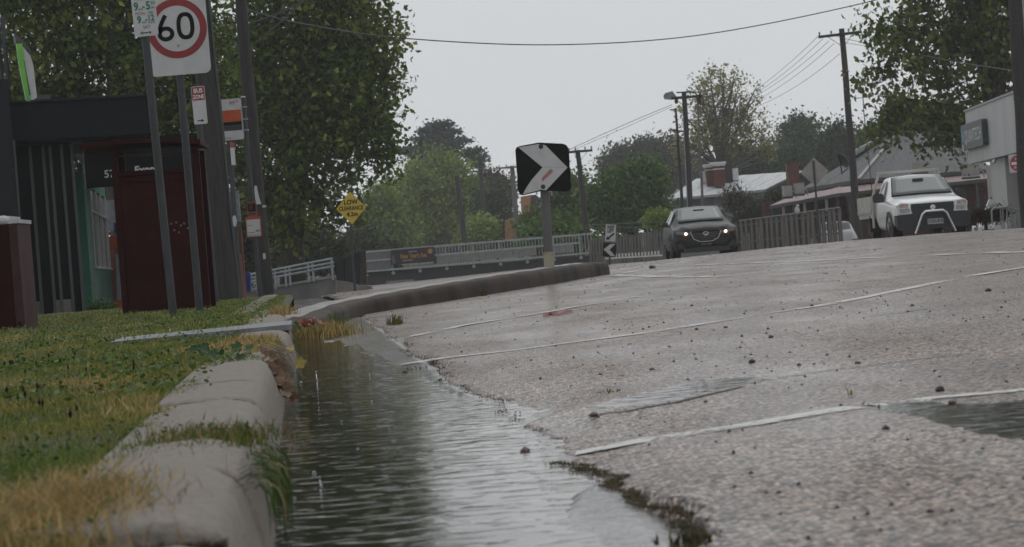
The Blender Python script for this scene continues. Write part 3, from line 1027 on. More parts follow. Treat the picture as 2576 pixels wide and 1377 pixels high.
for dz in (-.2, -.02, .18):
    b = MB(); b.box(c.x + .19, .045, -.045, .045, c.z + dz, c.z + dz + .02); b.build('bracket', M_GALV_LIGHT, root)
b = MB(); b.tube([(0, 0, H), (0, 0, H + .02)], [.042, .035], 12); b.build('post_cap', M_WHITE, root)
M_ORFRAME = mat('orange_case_frame', C(.34, .06, .02), None, 6, rough=.5)
c1 = inv_local(root, W(635, 527, 38)); c2 = inv_local(root, W(639, 571, 38))
fr = board(root, 'notice_case', (c1.x, -.05, c1.z), .15, .235, .006, M_ORFRAME, th=.012)
flat(fr, 'notice_sheet', [(c1.x - .062, c1.z - .04), (c1.x + .062, c1.z - .04), (c1.x + .062, c1.z + .10), (c1.x - .062, c1.z + .10)], -.0625, M_BLACK)
flat(fr, 'notice_strip', [(c1.x - .062, c1.z - .1), (c1.x + .062, c1.z - .1), (c1.x + .062, c1.z - .055), (c1.x - .062, c1.z - .055)], -.0625, M_CHAR)
for k in range(4): flat(fr, 'printed_line', [(c1.x - .04, c1.z + .0 + .024 * k), (c1.x + .02, c1.z + .0 + .024 * k), (c1.x + .02, c1.z + .006 + .024 * k), (c1.x - .04, c1.z + .006 + .024 * k)], -.065, M_GREYINK)
fr = board(root, 'timetable_case', (c2.x, -.05, c2.z), .25, .335, .008, M_ORFRAME, th=.014)
flat(fr, 'timetable_sheet', [(c2.x - .11, c2.z - .155), (c2.x + .11, c2.z - .155), (c2.x + .11, c2.z + .12), (c2.x - .11, c2.z + .12)], -.0645, M_WHITE)
for (x0, x1, zz, hh) in ((-.10, -.02, .02, .01), (-.1, .02, -.10, .012), (.03, .1, -.085, .03), (-.1, .1, -.14, .008)):
    flat(fr, 'printed_line', [(c2.x + x0, c2.z + zz), (c2.x + x1, c2.z + zz), (c2.x + x1, c2.z + zz + hh), (c2.x + x0, c2.z + zz + hh)], -.067, M_GREYINK)
pc = thing('paper_notice', 'curled white paper strip flapping from the bus stop pole', 'notice', W(648, 515, 37.9))
b = MB()
for k in range(6):
    z = .31 - k * .062; x = .035 * (k / 5) ** 2.2
    b.v += [(x - .022 - .004 * k + .0, -.07 - .01 * k, z), (x + .018 + .005 * k, -.075 - .012 * k, z)]
b.f += [(2 * k, 2 * k + 2, 2 * k + 3, 2 * k + 1) for k in range(5)]
o = b.build('paper_sheet', M_WHITE, pc); sd = o.modifiers.new('thickness', 'SOLIDIFY'); sd.thickness = .002

# far post with the sign seen edge-on
root, H = post_root('angled_sign_post', 'thin dark post with a white and red sign seen almost edge-on', 'sign post', (606, 772), (577, 350), 45, r=.05)
c = inv_local(root, W(587, 388, 45))
b = MB(); b.hexa([(c.x - .03, -.16, c.z - .22), (c.x + .035, -.03, c.z - .22), (c.x + .04, -.035, c.z - .22), (c.x - .025, -.165, c.z - .22),
                  (c.x - .035, -.16, c.z + .22), (c.x + .03, -.03, c.z + .22), (c.x + .035, -.035, c.z + .22), (c.x - .03, -.165, c.z + .22)])
bo = b.build('sign_board', M_WHITE, root)
b = MB(); b.hexa([(c.x - .036, -.162, c.z + .12), (c.x + .031, -.028, c.z + .12), (c.x + .041, -.037, c.z + .12), (c.x - .024, -.168, c.z + .12),
                  (c.x - .038, -.162, c.z + .222), (c.x + .029, -.028, c.z + .222), (c.x + .039, -.037, c.z + .222), (c.x - .028, -.168, c.z + .222)])
b.build('red_header', M_RED, bo)
c = inv_local(root, W(591, 557, 45)); b = MB(); b.ball((c.x, -.05, c.z), .045, 10, sz=2.6, sy=.3); b.build('reflector', M_WHITE, root, True)
st = post_root('marker_stake', 'thin faded red stake between the poles', 'stake', (612, 722), (603, 640), 46, r=.03, mt=mat('faded_red_stake', C(.16, .06, .055), None, 8))[0]
bn = thing('blue_bin', 'small blue bin half hidden behind the bus stop pole', 'bin', W(622, 735, 60))
M_BLUE = mat('blue_plastic', C(.02, .045, .22), None, 6, rough=.4)
b = MB(); b.hexa([(-.1, -.1, 0), (.1, -.1, 0), (.1, .1, 0), (-.1, .1, 0), (-.13, -.13, .42), (.13, -.13, .42), (.13, .13, .42), (-.13, .13, .42)]); b.build('bin_body', M_BLUE, bn)
b = MB(); b.hexa([(-.14, -.14, .42), (.14, -.14, .42), (.14, .14, .42), (-.14, .14, .42), (-.12, -.12, .5), (.12, -.12, .5), (.12, .12, .5), (-.12, .12, .5)]); b.build('bin_lid', M_BLUE, bn)

# ---------------------------------------------------------------- rust red cabinet
M_RUST = mat('dark_red_painted_steel', C(.034, .0058, .0058), C(.021, .0042, .0042), 5, rough=.7, spec=.12, bump=.002, bscale=30)
M_RUSTEDGE = mat('scuffed_red_steel', C(.06, .032, .032), C(.035, .015, .015), 6, rough=.55, spec=.2, stretch=(1, 1, .4))
p = W(28, 838, 22)
cb = thing('litter_bin_housing', 'dark red steel bin housing with a pale rounded top', 'bin', (p.x, p.y, .04))
b = MB(); b.box(-.6, .06, -.02, .6, 0, 1.06); b.build('housing_body', M_RUST, cb)
b = MB(); b.hexa([(.062, -.03, 0), (.14, .0, 0), (.14, .6, 0), (.062, .6, 0), (.062, -.03, 1.06), (.135, .0, 1.06), (.135, .6, 1.06), (.062, .6, 1.06)]); b.build('corner_post', M_RUSTEDGE, cb)
b = MB(); b.box(.085, .115, -.035, -.02, .09, .12); b.build('bolt_hole', M_BLACK, cb)
b = MB(); b.tube([(-.6, .03, 1.095), (.02, .03, 1.095), (.05, .04, 1.09)], [.05, .05, .04], 12); b.box(.045, .15, .0, .6, 1.063, 1.10); b.box(-.6, .045, .03, .6, 1.063, 1.14)
b.build('pale_lid', mat('pale_lid_paint', C(.42, .42, .43), None, 6, rough=.4), cb)

# ---------------------------------------------------------------- bus shelter
D = 27.0
p = W(322, 800, D)
sh = thing('bus_shelter', 'dark red steel bus shelter with a curved roof and solid end panel', 'bus shelter', (p.x, p.y, .06), rz=rad(2))
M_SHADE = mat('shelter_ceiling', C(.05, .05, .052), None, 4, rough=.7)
k = 1 / PX(D)
b = MB(); b.box(.02, .90, .0, .05, .05, 1.64); pan = b.build('end_panel', M_RUST, sh)
for (za, zb) in ((.80, .815), (1.58, 1.62)):
    b = MB(); b.box(.03, .89, -.012, -.001, za, zb); b.build('panel_seam', M_RUST, pan)
M_WORN = mat('chipped_paint_spots', C(.14, .11, .10), C(.08, .05, .05), 40, rough=.6)
for (x, z) in ((.62, .98), (.67, .95), (.70, 1.03), (.59, 1.06), (.65, 1.07), (.78, .99), (.74, 1.05)):
    b = MB(); b.tube([(x, .001, z), (x, -.004, z)], .014, 8); b.build('paint_chip', M_WORN, pan)
for x in (-.02, .94):
    for yy_ in (.02, .7):
        b = MB(); b.box(x - .035, x + .035, yy_ - .035, yy_ + .035, 0, 1.98 if x < .5 else 1.93); b.build('post', M_RUST, sh)
b = MB(); b.box(.11, .88, .72, .75, .05, 1.64); b.build('rear_panel', M_RUST, sh)
def roof_arc(x):
    return 2.02 - .10 * ((x - .2) / 1.0) ** 2
b = MB(); xs = np.linspace(-.36, 1.02, 14)
for x in xs:
    for (yy_, dz) in ((-.2, 0), (-.2, .06), (.9, .06), (.9, 0)):
        b.v.append((x, yy_, roof_arc(x) + dz))
for i in range(13):
    for j in range(4):
        b.f.append((i * 4 + j, (i + 1) * 4 + j, (i + 1) * 4 + (j + 1) % 4, i * 4 + (j + 1) % 4))
b.f += [(0, 1, 2, 3), (13 * 4 + 3, 13 * 4 + 2, 13 * 4 + 1, 13 * 4)]
b.build('curved_roof', M_RUST, sh)
for ya in (-.02, .66):
    b = MB(); b.box(-.06, .98, ya, ya + .05, 1.66, 1.71); b.build('cross_beam', M_RUST, sh)
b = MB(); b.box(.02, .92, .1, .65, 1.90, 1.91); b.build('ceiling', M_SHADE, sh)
b = MB(); b.box(.12, .85, .3, .65, .42, .46); b.build('bench_seat', M_RUST, sh)

# ---------------------------------------------------------------- dark corner building and green shop
D = 45.0
M_CHARWALL = mat('charcoal_cladding', C(.013, .0145, .017), C(.009, .0105, .012), 2.5, rough=.7, spec=.1, stretch=(1, 1, .3))
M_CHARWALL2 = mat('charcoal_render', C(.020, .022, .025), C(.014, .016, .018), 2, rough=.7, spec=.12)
M_BLACKGLASS = mat('black_glazing', C(.004, .004, .005), C(.007, .007, .008), 2, rough=.4, spec=.06)
M_MULL = mat('dark_mullion', C(.05, .05, .05), None, 5, rough=.5)
M_PLINTH = mat('beige_plinth', C(.16, .145, .13), C(.11, .10, .09), 4, rough=.7)
p = W(-100, 830, D)
cbld = thing('corner_building', 'charcoal clad building with deep fascia and black shopfront glazing', 'building', (p.x, p.y, -.05), rz=rad(14))
def cl(px, py, d): return inv_local(cbld, W(px, py, d))
a = cl(20, 357, 45.5); t_ = cl(20, 262, 45.5); e = cl(378, 345, 46.5)
b = MB(); b.box(a.x - 3, e.x, a.y, a.y + 5.5, a.z, t_.z); b.build('fascia', M_CHARWALL, cbld)
b = MB(); b.box(e.x - .001, e.x + .04, a.y - .03, a.y + 5.5, a.z - .02, t_.z + .03); b.build('fascia_edge', M_MULL, cbld)
b = MB(); b.box(a.x - 3, e.x + .03, a.y - .06, a.y + .2, t_.z + .001, t_.z + .05); b.build('parapet_cap', M_CHARWALL2, cbld)
w = cl(45, 600, 45)
b = MB(); b.box(w.x - 3.0, w.x + .05, a.y - .45, a.y - .02, -.1, a.z + 1.2); b.build('pier', M_CHARWALL2, cbld)
b = MB(); b.box(w.x + .052, w.x + .09, a.y - .46, a.y - .02, -.1, a.z); b.build('pier_trim', M_GALV, cbld)
gx = [cl(x, 812, 46.5).x for x in (62, 109, 142, 160, 189, 215)]
gy = a.y + .9
for i in range(5):
    b = MB(); z0 = .62 if i in (0, 2, 3) else .10
    b.box(gx[i] + .03, gx[i + 1] - .03, gy, gy + .03, z0 - .3, a.z); b.build('glass_panel', M_BLACKGLASS, cbld)
    if i in (0, 2, 3):
        b = MB(); b.box(gx[i] + .03, gx[i + 1] - .03, gy - .02, gy + .05, -.1, z0 - .3); b.build('plinth', M_PLINTH, cbld)
for i, x in enumerate(gx):
    b = MB(); b.box(x - .028, x + .028, gy - .05, gy + .06, -.1, a.z); b.build('mullion', M_MULL, cbld)
b = MB(); b.box(a.x - 3, e.x, a.y + .1, gy + .3, a.z - .06, a.z - .005); b.build('soffit', M_BLACKGLASS, cbld)
# header over the doorway with its lettering
h0 = cl(215, 500, 47.2); h1 = cl(560, 470, 47.2)
b = MB(); b.box(h0.x, h1.x, gy, gy + .12, cl(300, 470, 47.2).z, a.z); hd = b.build('door_header', M_BLACKGLASS, cbld)
tz = cl(272, 441, 47.2)
text('57', .22, M_WHITEINK, hd, (cl(272, 441, 47.2).x, gy - .004, cl(272, 441, 47.2).z), bold=.002)
text('Exon', .20, M_WHITEINK, hd, (cl(362, 428, 47.2).x, gy - .004, cl(362, 428, 47.2).z), bold=.006)
# the green and yellow round emblem on its white lightbox, seen from the side
M_LBOX = mat('white_lightbox', C(.50, .50, .50), C(.38, .38, .38), 3, rough=.4)
M_LIME = mat('lime_green_trim', C(.16, .42, .03), C(.03, .30, .03), 1.2, rough=.35)
M_DKGREEN = mat('dark_green_trim', C(.006, .09, .055), None, 3, rough=.4)
p = W(62, 258, 45.6)
em = thing('roof_emblem_sign', 'round green and yellow emblem on a white lightbox above the charcoal fascia', 'sign', p, rz=rad(14))
def el(px, py): return inv_local(em, W(px, py, 45.6))
pts = [el(*q) for q in ((40, 112), (56, 112), (60, 160), (68, 210), (76, 256), (66, 256), (54, 200), (45, 150))]
b = MB(); b.prism([(q.x, q.z) for q in pts][::-1], -.12, .12); b.build('lime_rim', M_LIME, em)
pts = [el(*q) for q in ((57, 150), (60, 150), (77, 240), (74, 240))]
b = MB(); b.prism([(q.x, q.z) for q in pts][::-1], -.09, .3); b.build('green_inner_ring', M_DKGREEN, em)
pts = [el(*q) for q in ((57, 118), (64, 126), (76, 140), (84, 165), (88, 200), (93, 246), (77, 256), (70, 210), (61, 160))]
b = MB(); b.prism([(q.x, q.z) for q in pts][::-1], -.05, .6); b.build('lightbox', M_LBOX, em)
pts = [el(*q) for q in ((36, 82), (62, 105), (79, 125), (79, 138), (62, 112), (40, 106))]
b = MB(); b.prism([(q.x, q.z) for q in pts][::-1], .1, .7); b.build('backing_panel', M_MULL, em)
pts = [el(*q) for q in ((92, 240), (128, 238), (128, 262), (76, 262))]
b = MB(); b.prism([(q.x, q.z) for q in pts][::-1], .0, .8); b.build('roof_plinth', M_MULL, em)
pg = thing('lattice_mast', 'grey steel mast standing behind the roof emblem', 'mast', W(16, 262, 46), rz=rad(14))
b = MB()
q = [inv_local(pg, W(*v, 46)) for v in ((8, 258), (-6, 70), (24, 258), (6, 40))]
b.tube([q[0], q[1]], .05, 6); b.tube([q[2], q[3]], .05, 6)
for i in range(6):
    u = i / 6
    b.tube([q[0].lerp(q[1], u), q[2].lerp(q[3], min(1, u + .12))], .02, 5)
b.build('mast_frame', M_GALV, pg)

M_GREENW = mat('green_painted_wall', C(.016, .145, .085), C(.024, .10, .066), 1.5, rough=.6, bump=.003, bscale=9)
M_GREENW2 = mat('patchy_green_wall', C(.03, .14, .10), C(.04, .07, .06), 1.4, rough=.6, contrast=(.42, .6))
D = 50.0
p = W(210, 800, D)
gs = thing('green_shop', 'green painted shop with a tall white framed window', 'shop', (p.x, p.y, 0), rz=rad(2))
def gl(px, py, d=50.0): return inv_local(gs, W(px, py, d))
x0 = gl(186, 620).x; x1 = gl(222, 620).x; zt = gl(200, 440).z
b = MB(); b.box(x0, x1, 0, .3, -.2, zt); b.build('front_pier', M_GREENW, gs)
# side wall runs away from us
def side(u, z): return (x1 + .002 - u * .80, .05 + u * 9.0, z)
def side_panel(u0, u1, z0, z1, mt, name, off=0.0):
    a_, b_ = side(u0, z0), side(u1, z0)
    b = MB(); o = Vector((.99, .09, 0)) * off
    b.hexa([Vector((a_[0], a_[1], z0)) + o, Vector((b_[0], b_[1], z0)) + o, Vector((b_[0] - .12, b_[1], z0)), Vector((a_[0] - .12, a_[1], z0)),
            Vector((a_[0], a_[1], z1)) + o, Vector((b_[0], b_[1], z1)) + o, Vector((b_[0] - .12, b_[1], z1)), Vector((a_[0] - .12, a_[1], z1))])
    return b.build(name, mt, gs)
side_panel(0, 1, -.2, .95, M_GREENW2, 'lower_wall')
side_panel(0, .22, .95, 3.2, M_GREENW2, 'wall_end')
side_panel(.22, 1, 2.75, 3.2, M_GREENW, 'wall_top')
M_PANE = mat('dim_window_glass', C(.10, .105, .105), C(.17, .175, .17), 1.6, rough=.15, spec=.6)
for i, (u0, u1, z0, z1) in enumerate(((.24, .48, .97, 2.2), (.5, .70, .97, 2.2), (.72, .96, .97, 2.2), (.24, .58, 2.24, 2.74), (.6, .96, 2.24, 2.74))):
    side_panel(u0, u1, z0, z1, M_PANE, 'window_pane', -.04)
for u in (.225, .485, .705, .965):
    side_panel(u, u + .02, .95, 2.76, M_WHITE, 'window_frame', .015)
side_panel(.22, 1.0, .90, .95, M_WHITE, 'window_sill', .05)
side_panel(.225, .985, 2.2, 2.24, M_WHITE, 'window_transom', .016)
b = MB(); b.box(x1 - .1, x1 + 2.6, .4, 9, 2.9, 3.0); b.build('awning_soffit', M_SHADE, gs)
b = MB(); b.box(x1 - .9, x1 + 2.6, 9.1, 9.3, -.2, 1.75); 
bw = b.build('brick_end_wall', mat('brown_brickwork', C(.16, .055, .03), C(.11, .045, .03), 9, rough=.8), gs)
b = MB(); b.box(x1 - .9, x1 + 2.6, 9.15, 9.28, 1.9, 2.7); b.build('pale_fascia', M_GALV_LIGHT, gs)
ob = thing('orange_box', 'small orange box with a blue panel standing by the shop window', 'box', W(301, 793, 55))
b = MB(); b.box(-.12, .12, -.1, .1, .18, .36); b.build('orange_base', M_ORANGE, ob)
q1 = inv_local(ob, W(292, 615, 55)); 
b = MB(); b.box(q1.x - .14, q1.x + .08, -.05, .05, q1.z - .12, q1.z + .2); b.build('orange_panel', M_ORANGE, ob)
q1 = inv_local(ob, W(294, 582, 55)); b = MB(); b.box(q1.x - .05, q1.x + .1, -.08, .0, q1.z - .05, q1.z + .2); b.build('blue_panel', M_BLUE, ob)
q0 = inv_local(ob, W(296, 640, 55)); b = MB(); b.bar((q0.x, 0, q0.z), (0, 0, 0), .09, .06); b.build('stand', M_GALV_LIGHT, ob)
fp = MB(); s = [st2xy(24, -14), st2xy(24, -5.2), st2xy(60, -4.6), st2xy(60, -14)]
fp.add([(x, y, -.03 if y > 45 else -.01) for x, y in s], [(0, 1, 2, 3)])
tag(fp.build('footpath', M_CONC), 'strip of concrete footpath in front of the shops', 'footpath', kind='structure')

# ---------------------------------------------------------------- ramp with handrail
D = 70.0
def zp(z4): return ((600 + z4[0] / 2.754) / 1.1056, (450 + z4[1] / 2.754) / 1.1056)
rm = thing('handrail', 'galvanised three-bar handrail climbing the ramp', 'handrail', W(690, 745, D))
def rl(z4, d=D): return inv_local(rm, W(*zp(z4), d))
for (a_, b_) in (((150, 888), (895, 742)), ((150, 915), (905, 772)), ((150, 945), (908, 800))):
    q0, q1 = rl(a_), rl(b_); b = MB(); b.tube([q0, q1], .035, 8); b.build('rail', M_GALV_LIGHT, rm)
for (x, yt, yb) in ((172, 882, 1030), (310, 855, 1010), (450, 828, 975), (530, 812, 955), (562, 806, 950), (705, 780, 920), (740, 772, 915), (885, 744, 905)):
    q0, q1 = rl((x, yt)), rl((x, yb + 6)); b = MB(); b.tube([q0, (q0.x, q0.y, q1.z)], .033, 8); b.build('stanchion', M_GALV_LIGHT, rm)
rw = thing('ramp_wall', 'low grey concrete wall carrying the ramp handrail', 'wall', W(690, 745, D + .2))
q = [inv_local(rw, W(*zp(v), D + .2)) for v in ((150, 1020), (918, 886), (918, 1010), (150, 1075))]
b = MB(); b.prism([(q[3].x, -1.2), (q[2].x, -1.2), (q[1].x, q[1].z), (q[0].x, q[0].z)], -.12, .25); b.build('wall_body', M_CONC, rw)
b = MB(); b.prism([(q[0].x, q[0].z + .002), (q[1].x, q[1].z + .002), (q[1].x, q[1].z + .07), (q[0].x, q[0].z + .07)], -.17, .3); b.build('wall_coping', M_ISLAND_TOP, rw)

# dark mesh screen with timber end post and concrete footing
D = 84.0
sc_ = thing('screen_panel', 'black screen panel ending in a brown timber post', 'screen', W(905, 722, D))
def sl(z4, d=D): return inv_local(sc_, W(*zp(z4), d))
q = [sl(v) for v in ((918, 915), (1112, 950), (1110, 684), (1070, 697), (1000, 740), (918, 778))]
b = MB(); b.prism([(v.x, v.z) for v in q], -.03, .03); b.build('screen_sheet', mat('black_screen_mesh', C(.010, .014, .014), C(.02, .024, .024), 3, rough=.5, stretch=(6, 1, .5)), sc_)
for xx_ in (925, 990, 1070):
    q0, q1 = sl((xx_, 930)), sl((xx_ - 6, 775 - (xx_ - 925) * .5)); b = MB(); b.bar((q0.x, -.05, q0.z), (q1.x, -.05, q1.z), .04, .04); b.build('screen_rib', M_BLACK, sc_)
q0, q1 = sl((1142, 955)), sl((1128, 684)); b = MB(); b.bar((q0.x, 0, q0.z), (q1.x, 0, q1.z), .2, .2); b.build('timber_end_post', mat('brown_timber', C(.085, .06, .04), C(.05, .038, .028), 3, rough=.8, stretch=(5, 5, .5)), sc_)
ft = thing('concrete_footing', 'pale rounded concrete footing under the black screen', 'footing', W(905, 740, D - .6))
def fl(z4): return inv_local(ft, W(*zp(z4), D - .6))
q = [fl(v) for v in ((925, 1020), (1206, 1024), (1206, 975), (1195, 955), (1165, 945), (1090, 945), (1000, 918), (925, 910))]
b = MB(); b.prism([(v.x, v.z - (.5 if i < 2 else 0)) for i, v in enumerate(q)], -.2, .3); b.build('footing_body', M_ISLAND_TOP, ft)

# ---------------------------------------------------------------- low clearance diamond
M_YELLOW = mat('yellow_warning_face', C(.58, .42, .03), C(.50, .36, .025), 4, rough=.45)
root, H = post_root('low_clearance_sign', 'yellow diamond warning sign lettered LOW CLEARANCE 4.2m', 'warning sign', (893, 728), (877, 490), 80, r=.045)
c = inv_local(root, W(883.6, 524, 80))
b = MB(); b.prism([(c.x, c.z - .575), (c.x + .515, c.z), (c.x, c.z + .575), (c.x - .515, c.z)], -.075, -.06); bo = b.build('diamond_board', M_YELLOW, root)
text('LOW', .23, M_BLACK, bo, (c.x, -.078, c.z + .20), bold=.008, sx=.9)
text('CLEARANCE', .20, M_BLACK, bo, (c.x, -.078, c.z - .01), bold=.007, sx=.75)
text('4.2m', .21, M_BLACK, bo, (c.x + .03, -.078, c.z - .22), bold=.008, sx=.95)

# ---------------------------------------------------------------- bridge, railing, banner
D = 115.0
M_RAILPAINT = mat('pale_blue_grey_railing', C(.31, .335, .34), C(.25, .265, .27), 5, rough=.45)
M_BEAM = mat('dark_bridge_beam', C(.040, .040, .042), C(.028, .028, .03), 1.2, rough=.7)
br = thing('bridge_abutment', 'dark stained bridge beam below the pale railing', 'bridge', W(1180, 700, D + .3))
def bl(px, py, d=D): return inv_local(br, W(px, py, d))
q0, q1 = bl(846, 690), bl(1500, 641)
b = MB(); b.box(q0.x, q1.x, -.05, 6, -.55, q0.z - .03); b.build('beam', M_BEAM, br)
b = MB(); b.box(q0.x - .1, q1.x, -.02, 6, -1.5, -.56); b.build('abutment_face', mat('brown_abutment', C(.045, .034, .026), C(.06, .045, .03), 1.5, rough=.8), br)
cp = thing('clearance_plate', 'faded white plate on the bridge beam repeating the low clearance warning', 'sign', W(1006, 718, D - .2))
b = MB(); b.prism(rounded(1.38, .5, .02, 0, 0), -.02, .02); bo = b.build('plate', mat('faded_plate', C(.20, .20, .195), C(.14, .14, .135), 4, rough=.6), cp)
text('LOW CLEARANCE', .17, M_GREYINK, bo, (0, -.024, .09), sx=.85)
text('4.2 m', .17, M_GREYINK, bo, (0, -.024, -.13))
rl_ = thing('bridge_railing', 'long pale blue-grey bridge railing with upright balusters', 'railing', W(1180, 700, D))
def ql(px, py): return inv_local(rl_, W(px, py, D))
tl, tr = ql(912, 635), ql(1491, 588); ml, mr_ = ql(915, 658), ql(1458, 611); bl_, brr = ql(915, 684), ql(1482, 637)
for (a_, b_, r_, nm) in ((tl, tr, .05, 'top_rail'), (ml, mr_, .045, 'middle_rail'), (bl_, brr, .045, 'bottom_rail')):
    b = MB(); b.bar(a_, b_, r_ * 1.6, r_ * 2); b.build(nm, M_RAILPAINT, rl_)
def onl(a_, b_, x): u = (x - a_.x) / (b_.x - a_.x); return a_.z + (b_.z - a_.z) * u
xs = np.arange(tl.x + .1, tr.x, 1.35)
for x in xs:
    b = MB(); b.box(x - .035, x + .035, .04, .11, onl(bl_, brr, x) - .28, onl(tl, tr, x) - .05); po = b.build('railing_post', M_RAILPAINT, rl_)
    zb = onl(bl_, brr, x) - .2
    b = MB(); b.hexa([(x - .09, .11, zb - .04), (x + .09, .11, zb - .04), (x + .09, .3, zb - .04), (x - .09, .3, zb - .04), (x - .09, .11, zb + .02), (x + .09, .11, zb + .02), (x + .09, .3, zb + .06), (x - .09, .3, zb + .06)]); b.build('bracket', M_RAILPAINT, po)
bal = MB(); bal.box(-.016, .016, -.016, .016, -.46, .46); bal_me = bal.mesh('baluster'); bal_me.materials.append(M_RAILPAINT)
x = ql(1098, 625).x
while x < tr.x - .1:
    o = link('baluster', bal_me, None, rl_); o.location = (x, .0, (onl(tl, tr, x) + onl(bl_, brr, x)) / 2)
    x += .155
b = MB(); xa, xb = ql(918, 650).x, ql(985, 650).x; b.box(xa, xb, .02, .03, onl(bl_, brr, xa) + .06, onl(tl, tr, xa) - .06)
b.build('mesh_infill', mat('grey_mesh_infill', C(.13, .14, .14), C(.10, .11, .11), 6, rough=.5), rl_)
for (p0, p1) in ((1100, 1160), (1162, 1222), (1224, 1290), (1292, 1350), (1395, 1445)):
    xa, xb = ql(p0, 640).x, ql(p1, 640).x; b = MB(); b.box(xa, xb, .3, .32, onl(bl_, brr, xa) + .12, onl(ml, mr_, xa) - .03); b.build('pale_panel', M_BACK, rl_)
bnr = thing('banner', 'black banner with gold lettering tied to the bridge railing', 'banner', W(1040, 645, D - .12))
def nl(px, py): return inv_local(bnr, W(px, py, D - .12))
c0, c1_, c2_, c3_ = nl(984, 667), nl(1096, 658), nl(1091, 621), nl(983, 630)
b = MB(); b.prism([(c0.x, c0.z), (c1_.x, c1_.z), (c2_.x, c2_.z), (c3_.x, c3_.z)], -.02, .0); bs = b.build('banner_sheet', mat('black_banner_cloth', C(.011, .010, .013), C(.02, .015, .02), 2, rough=.5), bnr)
M_GOLD = mat('gold_lettering', C(.36, .17, .02), C(.28, .12, .015), 5, rough=.5)
text("New Year's Eve", .33, M_GOLD, bs, (nl(1040, 644).x, -.024, nl(1040, 644).z), bold=.012, sx=.62, rot=(rad(90), rad(0.5), 0))
q = nl(1082, 632); b = MB(); b.tube([(q.x, -.02, q.z), (q.x, -.026, q.z)], .13, 10); b.build('round_emblem', mat('orange_emblem', C(.42, .18, .05), None, 5), bs)
q = nl(1038, 633); text('celebrate', .11, M_WHITEINK, bs, (q.x, -.024, q.z))
q = nl(1026, 655); text('family friendly', .09, M_WHITEINK, bs, (q.x, -.024, q.z))
q = nl(988, 652); b = MB(); b.prism([(q.x - .03, q.z - .25), (q.x + .12, q.z - .2), (q.x + .1, q.z + .1), (q.x - .03, q.z + .2)], -.024, -.021); b.build('pink_print', mat('dusky_pink_print', C(.13, .085, .09), None, 3), bs)

# ================================================================== VEHICLES
M_GLASS = mat('car_glass', C(.075, .09, .09), C(.105, .12, .12), 1.2, rough=.06, spec=.7)
M_TYRE = mat('tyre_rubber', C(.012, .012, .012), C(.02, .02, .02), 12, rough=.75)
M_RIM = mat('alloy_rim', C(.22, .22, .23), C(.13, .13, .13), 6, rough=.35, metal=.7)
M_TRIM = mat('black_plastic_trim', C(.014, .015, .016), C(.02, .021, .022), 9, rough=.5)
M_CHROME = mat('chrome', C(.55, .55, .56), C(.45, .45, .46), 6, rough=.18, metal=1.0)
M_LENS = mat('clear_lamp_lens', C(.30, .31, .32), C(.16, .165, .17), 14, rough=.1, spec=.8)
M_AMBER = mat('amber_lens', C(.30, .09, .03), None, 9, rough=.25)
M_LAMP = mat('lit_headlamp', C(1.0, .84, .66), C(1, .82, .62), 9, emis=3.2)
M_PLATE = mat('number_plate', C(.34, .35, .37), None, 6, rough=.5)
M_PLATEINK = mat('plate_lettering', C(.03, .035, .06), None, 6, rough=.5)

def loft(stations, name, mt, parent, crease=.55):
    """stations: (y, [(half width, z) from the underside's middle round to the roof's middle])"""
    b = MB(); k = len(stations[0][1])
    ring = 2 * k - 2
    for (y, sec) in stations:
        full = [(x, z) for x, z in sec] + [(-x, z) for x, z in sec[-2:0:-1]]
        b.v += [(x, y, z) for x, z in full]
    for i in range(len(stations) - 1):
        for j in range(ring):
            j2 = (j + 1) % ring
            b.f.append((i * ring + j, i * ring + j2, (i + 1) * ring + j2, (i + 1) * ring + j))
    b.f.append(tuple(range(ring))[::-1]); e = (len(stations) - 1) * ring
    b.f.append(tuple(e + j for j in range(ring)))
    o = b.build(name, mt, parent)
    at = o.data.attributes.new('crease_edge', 'FLOAT', 'EDGE')
    at.data.foreach_set('value', [crease] * len(o.data.edges))
    sd = o.modifiers.new('round', 'SUBSURF'); sd.levels = 2; sd.render_levels = 2
    for p in o.data.polygons: p.use_smooth = True
    return o

def sec(zb, wb, wm, zm, wk, zk, wt, zt, cr):
    return [(0, zb), (wb * .9, zb), (wb, zb + .08), (wm, zm), (wk, zk), (wt + .02, zt - .05), (wt - .06, zt), (0, zt + cr)]

def quadpatch(pts, name, mt, parent, th=.012, n=6):
    """four corners (bl, br, tr, tl) turned into a slightly bowed pane with thickness"""
    a, b_, c_, d_ = [Vector(p) for p in pts]
    nrm = (b_ - a).cross(d_ - a).normalized()
    mb = MB()
    for i in range(n + 1):
        for j in range(n + 1):
            u, v = i / n, j / n
            p = (a * (1 - u) + b_ * u) * (1 - v) + (d_ * (1 - u) + c_ * u) * v
            mb.v.append(tuple(p + nrm * th * (1 + .5 * (1 - (2 * u - 1) ** 2))))
    for i in range(n):
        for j in range(n):
            q = i * (n + 1) + j
            mb.f.append((q, q + n + 1, q + n + 2, q + 1))
    o = mb.build(name, mt, parent, True)
    s = o.modifiers.new('thickness', 'SOLIDIFY'); s.thickness = .01; s.offset = -1
    return o

